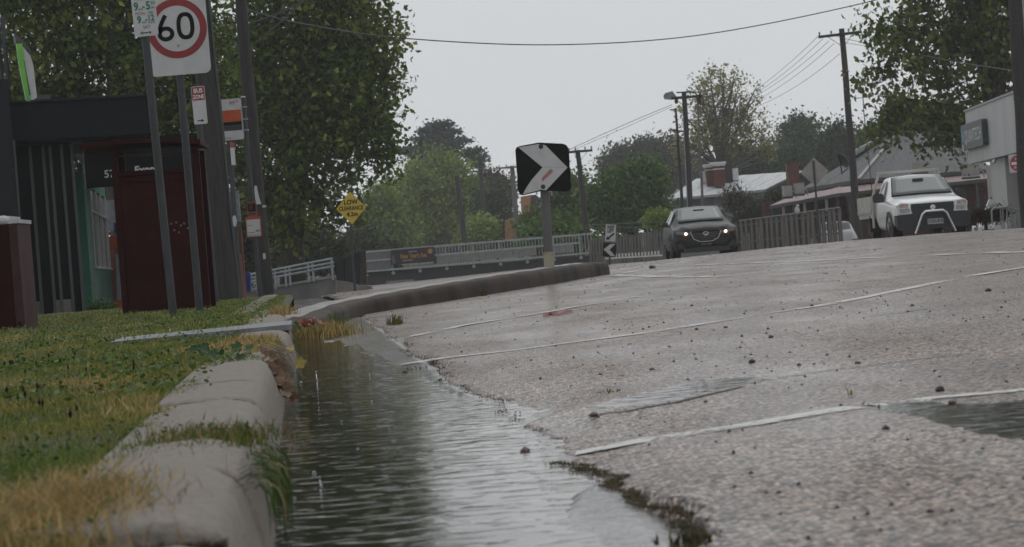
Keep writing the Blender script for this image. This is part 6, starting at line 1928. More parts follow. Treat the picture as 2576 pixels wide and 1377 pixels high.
tree('cedar_tree', 'dark layered cedar rising above the bright green tree', [(1110, 312, 30, 8), (1085, 328, 32, 7), (1135, 332, 34, 7), (1075, 350, 35, 8), (1140, 356, 48, 8), (1105, 345, 30, 20), (1100, 378, 60, 22), (1200, 400, 18, 30), (1180, 385, 25, 10), (1030, 382, 22, 16)], 275, 9000, .42, CEDAR, None, .4, n_cl=420, cl_r=.7, flat_=.6, seed=9, limbs=8)
DK = [(.028, .046, .014), (.045, .066, .019), (.07, .09, .028)]
tree('dark_tree', 'dark bushy tree between the far lamp pole and the tan house', [(1240, 530, 45, 65), (1255, 580, 45, 40)], 205, 9000, .28, DK, None, .25, 'far street trees', seed=10, limbs=4)
tree('street_tree', 'small bright green bush at the foot of the far lamp pole', [(1212, 580, 40, 32), (1190, 600, 40, 25)], 190, 7000, .24, LIME, None, .15, 'far street trees', seed=11, limbs=3)
tree('brown_tree', 'olive brown tree behind the twin utility pole', [(1262, 480, 32, 40), (1230, 460, 30, 30)], 230, 4500, .3, [(.06, .06, .025), (.09, .085, .035)], None, .2, 'far street trees', seed=12, limbs=5)
GRN = [(.05, .105, .02), (.09, .165, .03), (.14, .23, .045)]
tree('garden_tree', 'full green garden tree right of the leaning pole', [(1570, 500, 75, 85), (1625, 470, 50, 70), (1520, 520, 55, 60), (1650, 540, 32, 50)], 134, 26000, .22, GRN, None, .2, 'garden trees beyond the fence', n_cl=560, cl_r=.6, seed=13, limbs=5)
tree('garden_tree', 'lighter garden tree directly behind the chevron post', [(1400, 560, 65, 50), (1440, 500, 50, 60), (1350, 580, 40, 30)], 140, 15000, .22, [(.055, .10, .02), (.10, .16, .032), (.15, .21, .045)], None, .2, 'garden trees beyond the fence', n_cl=340, cl_r=.6, seed=14, limbs=5)
FAR = [(.06, .075, .05), (.09, .105, .07)]
for i, (bl, lab, cs) in enumerate((([(1560, 412, 45, 34)], 'misty grey-green tree just right of the chevron top', FAR), ([(1635, 392, 52, 42)], 'misty tree left of the stepped pole', FAR), ([(1700, 400, 45, 60), (1740, 440, 60, 50)], 'brownish misty tree behind the street lamp', [(.07, .065, .04), (.10, .09, .055)]))):
    tree('distant_tree', lab, bl, 275, 5200, .42, cs, None, .3, 'distant misty trees', seed=20 + i, limbs=5, mt=M_LEAF_THIN)
FOREST = [((1890, 430, 70, 70), 'dark tree right below the sparse tree'), ((1965, 420, 60, 75), 'dark round tree left of the brick chimney'), ((2040, 395, 62, 80), 'dark tree rising behind the brick chimney'),
          ((2110, 385, 58, 75), 'dark tree immediately left of the crossarm pole'), ((2190, 370, 62, 70), 'dark tree half hidden by the crossarm pole'), ((2280, 360, 70, 60), 'dark tree behind the grey ridge')]
for i, (bl, lab) in enumerate(FOREST):
    x, y, rx, ry = bl
    tree('forest_tree', lab, [bl, (x - 20, y + 50, rx * .9, ry * .7), (x + 25, y + 30, rx * .8, ry * .8)], 205 + 6 * (i % 3), 10000, .32, [(.028, .055, .018), (.045, .08, .026), (.065, .105, .035)], None, .3, 'dark trees behind the houses', n_cl=260, cl_r=.85, seed=30 + i, limbs=4)
tree('forest_tree', 'lighter feathery tree showing above the dark trees', [(2010, 330, 42, 34), (1985, 350, 30, 30)], 235, 3200, .34, [(.05, .075, .035), (.08, .105, .05)], None, .25, 'dark trees behind the houses', n_cl=140, seed=37, limbs=8, mt=M_LEAF_THIN)
tree('forest_tree', 'pale green tree glimpsed between the plane tree branches', [(2290, 300, 60, 45), (2390, 310, 50, 40)], 180, 5000, .3, LIME, None, .25, 'dark trees behind the houses', seed=38, limbs=4)
tree('garden_shrub', 'grey-green flowering shrub in front of the pale roof', [(1845, 500, 38, 30), (1875, 515, 34, 26), (1815, 530, 26, 20)], 124, 2600, .12, [(.06, .07, .04), (.10, .10, .07), (.28, .27, .25)], (1855, 600), .08, 'garden shrubs', cl_r=.28, seed=40, limbs=12, cat='shrub')
tree('garden_shrub', 'dark reddish shrub left of the verandah', [(1905, 535, 34, 26), (1880, 555, 40, 22)], 122, 5000, .12, [(.03, .04, .014), (.06, .045, .022)], (1900, 610), .08, 'garden shrubs', cl_r=.25, seed=41, limbs=5, cat='shrub')
tree('garden_shrub', 'dark green conifer shrub touching the verandah gutter', [(1955, 502, 28, 18), (1935, 520, 26, 22), (1985, 520, 24, 20)], 120, 5000, .12, DK, (1950, 610), .08, 'garden shrubs', cl_r=.25, seed=42, limbs=4, cat='shrub')
tree('clipped_hedge', 'clipped lime green hedge top behind the wire fence', [(1648, 552, 22, 12), (1668, 552, 18, 12)], 108, 4500, .10, LIME, (1655, 600), .05, seed=43, limbs=2, cat='hedge', shell=.33)
tree('reddish_hedge', 'low reddish brown hedge beside the pale handrail', [(2475, 545, 28, 14), (2512, 538, 24, 13), (2448, 550, 14, 12)], 66, 4500, .06, [(.05, .02, .014), (.075, .035, .02), (.06, .07, .02)], (2480, 570), .05, seed=44, limbs=4, cat='hedge')
tree('shop_bush', 'low green bush growing at the foot of the green shop', [(245, 792, 26, 14), (270, 796, 20, 10)], 47.5, 2600, .07, GRN, (250, 812), .03, seed=45, limbs=4, cat='bush')
for i, (bl, lab, D_, cs) in enumerate((
        ([(600, 620, 70, 90), (640, 560, 70, 90), (560, 560, 60, 90)], 'dark undergrowth tree filling the gap behind the utility poles', 98, DK),
        ([(760, 620, 80, 60), (830, 640, 60, 45), (700, 650, 60, 50)], 'dark shrub mass above the ramp handrail', 125, DK),
        ([(900, 640, 60, 50), (960, 650, 50, 40)], 'dark roadside shrub behind the black screen', 150, DK),
        ([(1080, 612, 70, 32), (1160, 606, 70, 30)], 'dark hedge trees under the bright green tree', 240, DK),
        ([(1260, 610, 70, 28), (1340, 600, 50, 26)], 'dark hedge trees beside the tan house', 225, DK),
        ([(1420, 600, 60, 24), (1360, 610, 40, 20)], 'dark shrubs just above the railing near the chevron post', 128, GRN),
        ([(90, 420, 150, 180), (300, 480, 150, 150)], 'dark tree filling the space behind the corner building', 85, DK),
        ([(2330, 560, 120, 40), (2200, 570, 90, 30)], 'dark shrubs in the shade of the brick house', 118, DK))):
    tree('background_shrub', lab, bl, D_, 9000, .12 + D_ / 900, cs, None, .12, 'dark background shrubs', seed=60 + i, limbs=4, cat='shrub', shell=.38)

# ================================================================== HAZE
hz = MB(); hz.box(-215, 215, -12, 425, -2.6, 34)
hzo = hz.build('haze', None)
tag(hzo, 'thin grey rain haze hanging over the street', 'haze', kind='stuff')
mh = bpy.data.materials.new('rain_haze'); mh.use_nodes = True
t = mh.node_tree; t.nodes.clear()
no = t.nodes.new('ShaderNodeOutputMaterial'); pv = t.nodes.new('ShaderNodeVolumePrincipled')
pv.inputs['Color'].default_value = (.93, .95, .97, 1)
pv.inputs['Density'].default_value = .0005
pv.inputs['Density Attribute'].default_value = ''
pv.inputs['Anisotropy'].default_value = .2
t.links.new(pv.outputs[0], no.inputs['Volume'])
hzo.data.materials.append(mh)

# ================================================================== GRASS, WEEDS AND SMALL THINGS
M_BLADE = leaf_mat('grass_blades', .3, .5)
def edge_of(s):
    e = -.20 + .03 * np.sin(s * 3.1 + 1) + .02 * np.sin(s * 7.7) + .012 * np.sin(s * 23)
    def bump(c, w): return np.exp(-((s - c) / w) ** 2)
    e = e + .15 * bump(4.15, .30) + .05 * bump(3.05, .28) + .08 * bump(8.4, .6) + .06 * bump(9.9, .5) - .02 * bump(5.9, .6)
    return np.minimum(e, -.035)

def scatter(n, s0, s1, rng):
    s = s0 + (s1 - s0) * rng.uniform(0, 1, n)
    wdt = .135 * s + 1.0
    t = edge_of(s) - wdt * rng.uniform(0, 1, n) ** 1.15
    return s, t

def pnoise(s, t, k):
    r = np.random.default_rng(k); v = 0
    for j in range(14):
        f = r.uniform(.6, 6, 2) * r.choice([-1, 1], 2); v = v + np.sin(f[0] * s + f[1] * t + r.uniform(0, 6.28)) / (1 + .25 * np.abs(f).sum())
    return v / 2.2

GREEN = np.array([.105, .165, .028]); YELL = np.array([.26, .235, .055]); STRAW = np.array([.50, .36, .155]); DARKG = np.array([.050, .095, .020])
def blades(s, t, h, w, rng, col, lean=.55, z0=None):
    n = len(s)
    x, y = st2xy(s, t)
    z = verge_z(s, t) - .006 if z0 is None else z0
    az = rng.uniform(0, 2 * math.pi, n); ln = rng.uniform(.1, lean, n) * h
    dx, dy = np.cos(az) * ln, np.sin(az) * ln
    wa = rng.uniform(0, math.pi, n); wx, wy = np.cos(wa) * w / 2, np.sin(wa) * w / 2
    B0 = np.stack([x - wx, y - wy, z], 1); B1 = np.stack([x + wx, y + wy, z], 1)
    M0 = np.stack([x - wx * .8 + dx * .35, y - wy * .8 + dy * .35, z + h * .6], 1); M1 = np.stack([x + wx * .8 + dx * .35, y + wy * .8 + dy * .35, z + h * .6], 1)
    T = np.stack([x + dx, y + dy, z + h], 1)
    V = np.stack([B0, B1, M1, M0, T], 1).reshape(-1, 3)
    i = np.arange(n) * 5
    F = np.stack([np.stack([i, i + 1, i + 2], 1), np.stack([i, i + 2, i + 3], 1), np.stack([i + 3, i + 2, i + 4], 1)], 1).reshape(-1, 3)
    return V, F, np.repeat(col, 5, axis=0)

rng = np.random.default_rng(21)
VV, FF, CC = [], [], []
def addb(v, f, c):
    FF.append(f + sum(len(q) for q in VV)); VV.append(v); CC.append(c)
for (n, s0, s1, h0, h1, w0, w1) in ((42000, 1.7, 5.0, .012, .034, .0018, .0036), (72000, 5.0, 12.0, .012, .034, .0026, .005), (74000, 12, 37, .014, .042, .005, .010)):
    s, t = scatter(n, s0, s1, rng)
    nz = pnoise(s, t, 5); nz2 = pnoise(s * 2.3, t * 2.3, 6)
    dryness = np.clip(.17 + nz * .9 + .35 * np.exp(-((s - 5.6) / 1.1) ** 2) - .012 * s, 0, 1)
    straw = np.clip((nz2 - .35) * 1.5, 0, 1) * .7 + np.exp(-((s - 2.95) / .38) ** 2) * .8 + 1.1 * np.exp(-((s - 9.9) / .5) ** 2 - ((t + .25) / .16) ** 2)
    straw = np.clip(straw + rng.uniform(-.35, .35, n), 0, 1)[:, None]
    c = GREEN * (1 - dryness[:, None]) + YELL * dryness[:, None]
    mixd = (rng.uniform(0, 1, n) < .22)[:, None]
    c = np.where(mixd, DARKG * 1.3, c)
    c = c * (1 - straw) + STRAW * straw
    c = c * rng.uniform(.75, 1.55, n)[:, None]
    h = rng.uniform(h0, h1, n) * (1 + .35 * nz2) * np.clip((edge_of(s) - t) / .06 + .4, .4, 1)
    addb(*blades(s, t, h, rng.uniform(w0, w1, n), rng, c, lean=1.0))
V, F, Cc = np.vstack(VV), np.vstack(FF), np.vstack(CC)
tag(link('verge_grass', arr_mesh('verge_grass', V, F, Cc), M_BLADE), 'short patchy grass covering the verge', 'grass', kind='stuff')

# clover and broad leaves lying in the grass
rng = np.random.default_rng(22)
def rosette(n, s0, s1, size, rng, lift, cols, sel=None):
    s, t = scatter(n, s0, s1, rng)
    if sel is not None:
        k = sel(s, t, rng); s, t = s[k], t[k]
    n = len(s)
    x, y = st2xy(s, t); z = verge_z(s, t) + rng.uniform(.2, 1, n) * lift
    nr = rng.normal(size=(n, 3)) * .55; nr[:, 2] = 1; nr /= np.linalg.norm(nr, axis=1)[:, None]
    a = np.cross(nr, rng.normal(size=(n, 3))); a /= np.linalg.norm(a, axis=1)[:, None]; b = np.cross(nr, a)
    r = size * rng.uniform(.5, 1.3, n)[:, None]
    P = np.stack([x, y, z], 1)
    ring = [P + r * (math.cos(q) * a + math.sin(q) * b * .75) for q in np.arange(6) * math.pi / 3]
    V = np.stack(ring, 1).reshape(-1, 3); F = np.arange(6 * n).reshape(n, 6)
    ci = rng.integers(0, len(cols), n)
    c = np.array(cols)[ci] * rng.uniform(.7, 1.3, n)[:, None]
    return V, F, np.repeat(c, 6, axis=0)
parts = [rosette(12000, 6, 34, .0095, rng, .045, [(.07, .13, .025), (.10, .17, .03), (.14, .20, .045), (.04, .08, .016)]),
         rosette(3000, 2, 6.5, .0055, rng, .035, [(.07, .13, .025), (.04, .085, .018), (.10, .16, .03)], lambda s, t, r: pnoise(s, t, 8) > 0)]
V = np.vstack([p_[0] for p_ in parts]); F = np.vstack([parts[0][1], parts[1][1] + len(parts[0][0])]); Cc = np.vstack([p_[2] for p_ in parts])
tag(link('clover_leaves', arr_mesh('clover_leaves', V, F, Cc), M_BLADE), 'clover and small broad leaves among the verge grass', 'clover', kind='stuff')

# brown seed heads on stalks
rng = np.random.default_rng(23)
s, t = scatter(420, 3.4, 9, rng); k = (pnoise(s * 1.5, t * 1.5, 9) > .05) & (t < -.42); s, t = s[k], t[k]
n = len(s); h = rng.uniform(.035, .075, n)
v1, f1, c1 = blades(s, t, h, np.full(n, .0022), rng, np.tile([.09, .085, .03], (n, 1)), .3)
tips = v1.reshape(n, 5, 3)[:, 4]
pl8 = []
for ang in (0, 60, 120):
    a = np.array([math.cos(rad(ang)), math.sin(rad(ang)), 0]) * .0036
    r_ = rng.uniform(.7, 1.5, n)[:, None]
    pl8.append(np.stack([tips - np.array([0, 0, .008]) * r_, tips + a * r_, tips + np.array([0, 0, .008]) * r_, tips - a * r_], 1).reshape(-1, 3))
v2 = np.vstack(pl8); f2_ = np.arange(len(v2)).reshape(-1, 4)
f2t = np.vstack([f2_[:, [0, 1, 2]], f2_[:, [0, 2, 3]]])
hc = np.tile(np.array([.040, .022, .020]), (len(v2), 1)) * rng.uniform(.6, 1.6, (len(v2), 1))
tag(link('seed_heads', arr_mesh('seed_heads', np.vstack([v1, v2]), np.vstack([f1, f2t + len(v1)]), np.vstack([c1, hc])), M_BLADE), 'dark brown seed heads standing in the grass', 'seed heads', kind='stuff')

def tuft(name, label, cat, s, t, z, n, rad_, h, w, cols, seed, lean=.9, drape=None, group=None):
    rng = np.random.default_rng(seed)
    ss = s + rng.normal(size=n) * rad_[0]; tt = t + rng.normal(size=n) * rad_[1]
    c = np.array(cols)[rng.integers(0, len(cols), n)] * rng.uniform(.7, 1.3, n)[:, None]
    x0, y0 = st2xy(s, t)
    root = thing(name, label, cat, (x0, y0, z), group=group)
    V, F, Cc = blades(ss, tt, rng.uniform(.4, 1.1, n) * h, np.full(n, w), rng, c, lean, z0=np.full(n, z - .004))
    link('foliage', arr_mesh('foliage', V - np.array([x0, y0, z]), F, Cc), M_BLADE, root)
    return root
S_COLS = [(.48, .33, .13), (.40, .27, .10), (.56, .41, .19), (.30, .21, .09), (.16, .17, .05)]
G_COLS = [(.065, .105, .022), (.05, .085, .018), (.10, .125, .03)]
tuft('straw_tuft', 'large patch of dry straw spilling over the kerb back', 'dry grass', 2.95, -.25, .110, 4200, (.19, .055), .05, .0026, S_COLS, 50, 1.6)
tuft('straw_tuft', 'dry straw lying at the joint nearest the camera', 'dry grass', 2.70, -.33, .105, 900, (.12, .05), .045, .0026, S_COLS + [(.2, .10, .05)], 51, 1.6)
tuft('straw_tuft', 'dry straw lying over the kerb before the pit lid', 'dry grass', 9.9, -.17, .115, 1100, (.35, .06), .05, .005, S_COLS, 52, 1.4)
tuft('straw_tuft', 'dry straw tuft in the gutter corner at the island nose', 'dry grass', 15.9, .20, -.03, 900, (.22, .11), .11, .006, S_COLS, 53, .8)
tuft('straw_tuft', 'small dry tuft on the kerb end by the island', 'dry grass', 17.6, -.12, .11, 300, (.2, .06), .09, .006, S_COLS, 54, .8)
tuft('grass_tuft', 'thick green grass growing across the kerb top', 'grass', 4.15, -.12, .118, 1500, (.16, .06), .026, .0026, G_COLS + [(.22, .19, .05), (.16, .16, .04), (.30, .21, .08)], 55, 1.0)
tuft('weed', 'tall green weed standing in front of the island nose', 'weed', 16.4, .30, -.02, 60, (.06, .03), .17, .010, [(.10, .16, .035), (.08, .13, .03)], 56, .6)
tuft('weed', 'yellow-green weed at the foot of the island kerb', 'weed', 16.6, .72, -.005, 70, (.10, .04), .09, .008, [(.10, .11, .02), (.06, .09, .02), (.16, .12, .04)], 57, .8)
def hit_weed(px, py, lab, seed, n=30, h=.05, cols=G_COLS):
    p = hit_road(px, py); s, t = xy2st(p.x, p.y)
    tuft('weed', lab, 'weed', s, t, p.z + .003, n, (.03, .02), h, .006, cols, seed, 1.0)
hit_weed(1215, 745, 'little weed halfway along the island kerb', 58, 40, .10)
hit_weed(1420, 706, 'little weed near the far end of the island kerb', 59, 50, .12)
hit_weed(1640, 676, 'low strip of weeds past the island end', 60, 90, .06, [(.10, .08, .04), (.06, .07, .025)])
hit_weed(1040, 930, 'tiny sprout in the water at the road edge', 61, 8, .02)
hit_weed(2143, 990, 'yellow twig standing on the wet road', 62, 3, .024, [(.22, .15, .03)])
hit_weed(2165, 1026, 'small yellowish sprig beside the white bay line', 63, 4, .016, [(.20, .15, .04)])
hit_weed(1550, 985, 'flat green weed on the edge of the long puddle', 64, 10, .012)
hit_weed(1735, 1365, 'mossy weed on the broken road edge near the camera', 65, 60, .018, [(.06, .06, .03), (.10, .08, .04)])

# weed hanging down the kerb face
rng = np.random.default_rng(70)
hw_ = thing('hanging_weed', 'long green weed trailing down the kerb face into the water', 'weed', st2xy(3.2, 0) + (.1,))
Vh, Fh, Ch = [], [], []
roots = [(3.3, .7), (3.55, .9), (3.78, 1.0), (3.95, .8), (3.42, .7), (3.68, .8)]
for i in range(130):
    rs_, ln0 = roots[rng.integers(0, len(roots))]
    s0 = rs_ + rng.normal() * .04; ln = ln0 * rng.uniform(.4, 1.1)
    cl_ = np.array([(.045, .085, .016), (.075, .12, .024), (.030, .05, .014), (.17, .13, .05)][rng.choice(4, p=[.4, .3, .2, .1])]) * rng.uniform(.6, 1.3)
    ds, w_ = rng.normal() * .10, rng.uniform(.0010, .0026)
    out = rng.uniform(.004, .038); t00 = rng.uniform(-.045, -.012); z00 = .098 if t00 > -.03 else .112
    ps = []
    for j in range(6):
        u = j / 5
        tt_ = t00 + (out - t00) * math.sin(min(1, u * 1.2) * math.pi / 2); zz_ = z00 + .022 * math.sin(u * 2.6) - (.125 * ln) * u ** 1.6
        x, y = st2xy(s0 + ds * u, tt_)
        ps.append((x, y, zz_))
    b0 = len(Vh)
    for j, p in enumerate(ps):
        ww = w_ * (1 - .8 * j / 5)
        Vh += [(p[0] - ww, p[1], p[2]), (p[0] + ww, p[1] + ww * .5, p[2] + ww * .3)]; Ch += [cl_, cl_]
    for j in range(5): Fh.append((b0 + 2 * j, b0 + 2 * j + 1, b0 + 2 * j + 3, b0 + 2 * j + 2))
ox, oy = st2xy(3.2, 0)
link('foliage', arr_mesh('foliage', np.array(Vh) - np.array([ox, oy, .1]), np.array(Fh), np.array(Ch)), M_BLADE, hw_)

# ivy with rounded leaves and dead leaves on the kerb
def leaf_mesh(name, lobes=5, r=.05, cup=.25):
    b = MB(); n = 20
    b.v.append((0, 0, 0))
    for k in range(n):
        a = 2 * math.pi * k / n
        q = r * (1 + .22 * math.cos(lobes * a)) * (1 - .35 * math.exp(-((a - math.pi) / .35) ** 2))
        b.v.append((q * math.cos(a), q * math.sin(a), cup * q * q / r))
    b.f += [(0, 1 + k, 1 + (k + 1) % n) for k in range(n)]
    return b.mesh(name, True)
M_IVYG = mat('glossy_green_leaf', C(.016, .045, .014), C(.03, .065, .018), 30, rough=.55, spec=.25)
M_IVYY = mat('yellow_leaf', C(.28, .20, .012), C(.20, .17, .02), 40, rough=.4)
M_DEAD = mat('dead_brown_leaf', C(.10, .05, .028), C(.16, .10, .055), 30, rough=.6)
lm_g, lm_y, lm_d = leaf_mesh('leaf', 5, .027), leaf_mesh('leaf', 5, .027), leaf_mesh('leaf', 3, .03, .6)
lm_g.materials.append(M_IVYG); lm_y.materials.append(M_IVYY); lm_d.materials.append(M_DEAD)
ivy = thing('ivy_plant', 'trailing plant with dark green and yellow lobed leaves on the kerb', 'plant', st2xy(8.2, -.15) + (.12,))
rnd = random.Random(5)
def put_leaf(par, me, s, t, z, sc, name='leaf'):
    x, y = st2xy(s, t); o = link(name, me, None, par)
    o.location = Vector((x, y, z)) - par.location; o.rotation_euler = (rnd.uniform(.5, 1.3), rnd.uniform(-.5, .5), rnd.uniform(-.9, .9)); o.scale = (sc, sc, sc)
for i in range(16): put_leaf(ivy, lm_g, 8.0 + rnd.uniform(-.25, .25), -.22 + rnd.uniform(-.10, .11), .13 + rnd.uniform(0, .045), rnd.uniform(.4, .75))
for (s_, t_, z_, sc_2) in ((8.05, -.11, .155, .62), (8.1, -.055, .165, .75), (8.0, .015, .14, .85), (7.85, .05, .10, .75)): put_leaf(ivy, lm_y, s_, t_, z_, sc_2, 'yellow_leaf')
b = MB()
for j in range(5):
    pts = [Vector(st2xy(8.1 + .05 * j, -.2) + (.12,)), Vector(st2xy(8.05, -.10 + .01 * j) + (.15 + .006 * j,)), Vector(st2xy(8.0 - .02 * j, -.02 + .015 * j) + (.135,)), Vector(st2xy(7.9, .03 + .006 * j) + (.09 - .012 * j,))]
    b.tube([p - ivy.location for p in pts], [.003, .0025, .002, .0015], 5)
b.build('stems', mat('pale_plant_stem', C(.20, .15, .08), None, 20), ivy)
dl = thing('dead_leaf_pile', 'clump of wet brown leaves hanging over the kerb edge', 'leaves', st2xy(7.8, -.02) + (.1,))
for i in range(26):
    u = rnd.random(); put_leaf(dl, lm_d, 7.85 - .5 * u + rnd.uniform(-.12, .12), -.06 + .075 * u + rnd.uniform(-.02, .02), .125 - .13 * u + rnd.uniform(0, .02), rnd.uniform(.4, .8), 'dead_leaf')
for i, (px, py, lab) in enumerate(((748, 845, 'dark leafy weed growing from the kerb foot by the pit lid'),)):
    p = on_z(px, py, -.02); wd = thing('kerb_weed', lab, 'weed', p)
    for j in range(12):
        o = link('leaf', lm_g, None, wd); o.location = (rnd.uniform(-.02, .03), rnd.uniform(-.1, .1), rnd.uniform(0, .11)); o.rotation_euler = (rnd.uniform(.6, 1.4), rnd.uniform(-.5, .5), rnd.uniform(-.8, .8)); o.scale = (.55,) * 3
lf = thing('fallen_leaves', 'rust red fallen leaves beside the straw at the island nose', 'leaves', W(770, 818, 15.6))
M_RUSTLEAF = mat('rust_red_leaf', C(.22, .06, .03), C(.30, .11, .06), 30, rough=.6)
lm_r = leaf_mesh('red_leaf', 5, .04, .4); lm_r.materials.append(M_RUSTLEAF)
for j in range(12):
    o = link('red_leaf', lm_r, None, lf); o.location = (rnd.uniform(-.05, .10), rnd.uniform(-.25, .25), rnd.uniform(0, .03)); o.rotation_euler = (rnd.uniform(.3, 1.2), rnd.uniform(-.5, .5), rnd.uniform(-3, 3)); o.scale = (rnd.uniform(.4, .75),) * 3

# ---------------------------------------------------------------- loose stones and grit
M_STONE = mat('dark_wet_stone', C(.030, .024, .022), C(.06, .042, .038), 30, rough=.5, spec=.3)
M_STONE2 = mat('reddish_wet_stone', C(.09, .04, .035), C(.06, .03, .028), 30, rough=.35)
M_PALE = mat('pale_stone', C(.28, .27, .25), None, 30, rough=.4)
def stone_mesh(name, seed, mt):
    r_ = random.Random(seed); b = MB(); b.ball((0, 0, .35), 1.0, 8, sz=.75)
    b.v = [(x * r_.uniform(.75, 1.2), y * r_.uniform(.75, 1.2), z * r_.uniform(.8, 1.15)) for x, y, z in b.v]
    me = b.mesh(name); me.materials.append(mt); return me
SM = [stone_mesh('stone', 1, M_STONE), stone_mesh('stone', 2, M_STONE2), stone_mesh('stone', 3, M_STONE), stone_mesh('stone', 4, M_PALE)]
for (px, py, size, k, lab) in (
        (1940, 850, .0125, 0, 'large dark stone in mid road above the tail of the long puddle'), (1892, 913, .012, 0, 'dark stone just above the long puddle'),
        (1641, 931, .010, 2, 'small dark stone above the middle of the long puddle'), (1826, 825, .010, 1, 'reddish stone below the long thin lane line'),
        (2366, 985, .012, 0, 'dark stone lying just above the white bay line'), (2396, 1018, .010, 1, 'reddish stone beside the second rippled puddle'),
        (2228, 1080, .008, 2, 'dark pebble below the white bay line'), (1566, 946, .008, 3, 'single pale stone on the road near the long puddle'),
        (1510, 943, .007, 0, 'tiny dark pebble beside the pale stone'), (2158, 915, .010, 1, 'reddish stone far past the tail of the long puddle'),
        (2043, 772, .012, 2, 'dark stone lying on the long thin lane line'), (2487, 733, .018, 0, 'biggest dark stone, alone on the far right of the road'),
        (1752, 830, .010, 0, 'dark stone in the middle of the road under the thin line'), (2010, 920, .007, 1, 'small reddish pebble past the puddle tail'),
        (1740, 770, .011, 0, 'dark stone between the red strip and the SUV'), (1018, 943, .012, 2, 'dark stone standing in the water at the road edge'),
        (1322, 1147, .013, 1, 'reddish stone lodged in the broken road edge'), (1493, 1047, .012, 1, 'reddish stone at the near tip of the long puddle'),
        (2295, 770, .010, 0, 'dark stone above the thin lane line on the right'), (1873, 790, .009, 2, 'dark pebble just above the thin lane line'),
        (2340, 1290, .006, 0, 'tiny dark pebble in the blurred road near the camera'), (1960, 1240, .005, 1, 'tiny reddish pebble in the blurred road near the camera')):
    p = hit_road(px, py); o = link('stone', SM[k], None)
    o.location = (p.x, p.y, max(p.z, Z_WATER - .002)); o.scale = (size, size * rnd.uniform(.7, 1.1), size * rnd.uniform(.6, 1.0)); o.rotation_euler = (0, 0, rnd.uniform(0, 6))
    tag(o, lab, 'stone', 'loose stones on the road')
p = hit_road(1404, 794)
rs = thing('red_strip', 'torn red plastic strip lying across the road', 'litter', p)
q = [hit_road(*v) for v in ((1366, 799), (1385, 795), (1405, 794), (1425, 791), (1441, 787))]
b = MB()
for i, v in enumerate(q):
    d = v - p; b.v += [(d.x, d.y - .06, d.z + .006), (d.x, d.y - .02, d.z + .02 + .008 * (i % 2)), (d.x, d.y + .04, d.z + .008)]
for i in range(4):
    for j in range(2): b.f.append((3 * i + j, 3 * i + 3 + j, 3 * i + 4 + j, 3 * i + 1 + j))
o = b.build('strip', mat('torn_red_plastic', C(.24, .03, .025), C(.17, .03, .028), 20, rough=.4), rs); sd = o.modifiers.new('t', 'SOLIDIFY'); sd.thickness = .002

rng = np.random.default_rng(31)
n = 2600
ss = 3 + 45 * rng.uniform(0, 1, n) ** 1.4; tt = .7 + rng.uniform(0, 1, n) ** .9 * (2 + .30 * ss)
x, y = st2xy(ss, tt); z = road_z(x, y)
size = rng.uniform(.0018, .0055, n) * (1 + ss * .035)
base = np.array([[1, 0, 0], [0, 1, 0], [-1, 0, 0], [0, -1, 0], [0, 0, 1.1], [0, 0, -.4]])
fb = np.array([[0, 1, 4], [1, 2, 4], [2, 3, 4], [3, 0, 4], [1, 0, 5], [2, 1, 5], [3, 2, 5], [0, 3, 5]])
V = (base[None] * rng.uniform(.6, 1.3, (n, 6, 3)) * size[:, None, None] + np.stack([x, y, z], 1)[:, None]).reshape(-1, 3)
F = (fb[None] + (np.arange(n) * 6)[:, None, None]).reshape(-1, 3)
tag(link('road_grit', arr_mesh('road_grit', V, F), M_STONE), 'scattered dark grit over the road surface', 'grit', kind='stuff')

# moss and dirt along the broken road edge and in the kerb joint
rng = np.random.default_rng(33)
n = 5200
ss = np.concatenate([rng.uniform(2.0, 4.7, n - 900), rng.uniform(6, 13, 900)])
ed = .60 + .035 * np.sin(ss * 2.1) + .018 * np.sin(ss * 7.3 + 1) + .012 * np.sin(ss * 19 + 2) + .010 * np.sin(ss * 43) + .006 * np.sin(ss * 91)
tt = ed + rng.normal(size=n) * .010 - .002
keep = pnoise(ss * 2, tt, 12) > -.8
ss, tt = ss[keep], tt[keep]; n = len(ss)
x, y = st2xy(ss, tt); z = np.maximum(gutter_z(x, y), Z_WATER) + .002
c = np.array([(.13, .11, .065), (.20, .155, .11), (.09, .10, .045), (.10, .08, .06)])[rng.integers(0, 4, n)] * rng.uniform(.7, 1.3, n)[:, None]
V, F, Cc = blades(ss, tt, rng.uniform(.002, .007, n), rng.uniform(.002, .005, n), rng, c, 1.4, z0=z)
tag(link('edge_moss', arr_mesh('edge_moss', V, F, Cc), M_BLADE), 'moss and dirt clinging to the broken road edge', 'moss', kind='stuff')
n = 700
rng = np.random.default_rng(34)
ss = 2.63 + rng.normal(size=n) * .022; tt = -.20 + rng.uniform(0, 1, n) * .17
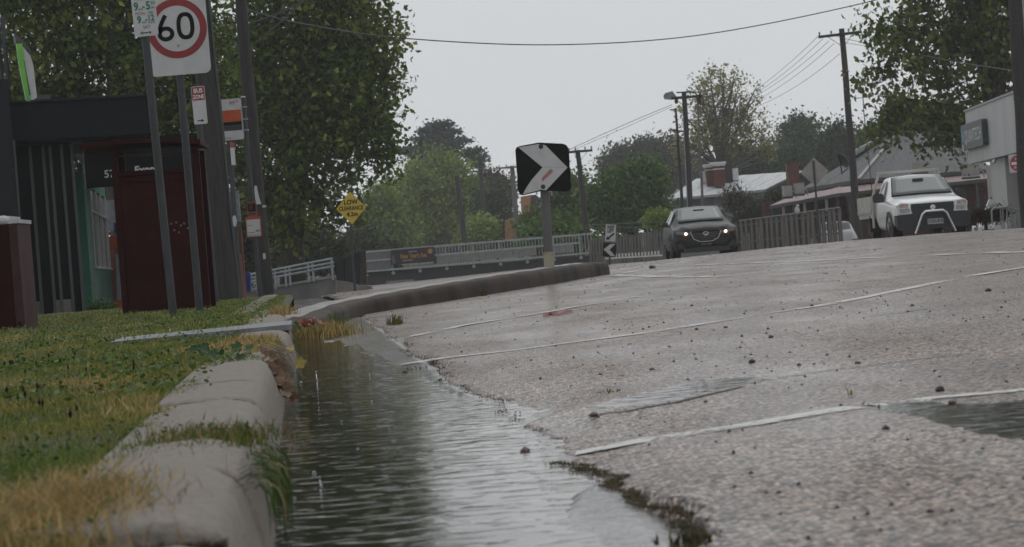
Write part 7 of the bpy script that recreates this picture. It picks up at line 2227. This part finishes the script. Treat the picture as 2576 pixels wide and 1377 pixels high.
V, F, Cc = blades(ss, tt, rng.uniform(.006, .02, n), rng.uniform(.004, .009, n), rng, np.array([(.06, .045, .032), (.10, .06, .035), (.03, .024, .018)])[rng.integers(0, 3, n)], 1.2, z0=np.full(n, .088))
tag(link('joint_dirt', arr_mesh('joint_dirt', V, F, Cc), M_BLADE), 'dirt and dead stems packed in the near kerb joint', 'dirt', kind='stuff')

# ---------------------------------------------------------------- rain hitting the water
M_DROP = mat('clear_water_drop', C(.75, .78, .80), None, 20, rough=.04, spec=.9, transm=.85)
bub = MB(); bub.ball((0, 0, 0), 1.0, 14, sz=.75, half=True); bub.ring(0, 0, 0, 0, 0, 0, 3) if False else None
bub_me = bub.mesh('bubble', True); bub_me.materials.append(M_DROP)
for (px, py, r_) in ((757, 962, .011), (1002, 915, .007), (808, 1222, .006), (790, 1190, .009), (722, 1190, .008), (740, 1255, .007), (860, 1060, .006), (935, 1010, .006), (900, 1130, .006), (980, 1080, .005)):
    p = on_z(px, py, Z_WATER); o = link('rain_bubble', bub_me, None); o.location = p; r_ *= .6; o.scale = (r_, r_, r_)
    tag(o, 'small clear bubble raised by a raindrop on the gutter water', 'bubble', 'rain bubbles on the gutter water')
spk = MB(); spk.tube([(0, 0, -.002), (0, 0, .006), (0, 0, .022)], [.005, .0018, .001], 8); spk.ball((0, 0, .03), .0028, 8); spk_me = spk.mesh('splash', True); spk_me.materials.append(M_DROP)
for (px, py, r_) in ((797, 958, 1.2), (806, 1226, .7), (930, 948, .6)):
    p = on_z(px, py, Z_WATER); o = link('rain_splash', spk_me, None); o.location = p; o.scale = (r_,) * 3
    tag(o, 'thin water spike thrown up by a raindrop in the gutter', 'splash', 'rain splashes in the gutter')

# ================================================================== lettering becomes plain mesh
bpy.context.view_layer.update()
_dg = bpy.context.evaluated_depsgraph_get()
for o in [o for o in bpy.data.objects if o.type == 'FONT']:
    me = bpy.data.meshes.new_from_object(o.evaluated_get(_dg))
    nm = o.name.split('.')[0]
    n_ = bpy.data.objects.new(nm, me); COL.objects.link(n_)
    n_.parent = o.parent; n_.location = o.location; n_.rotation_euler = o.rotation_euler; n_.scale = o.scale
    bpy.data.objects.remove(o)
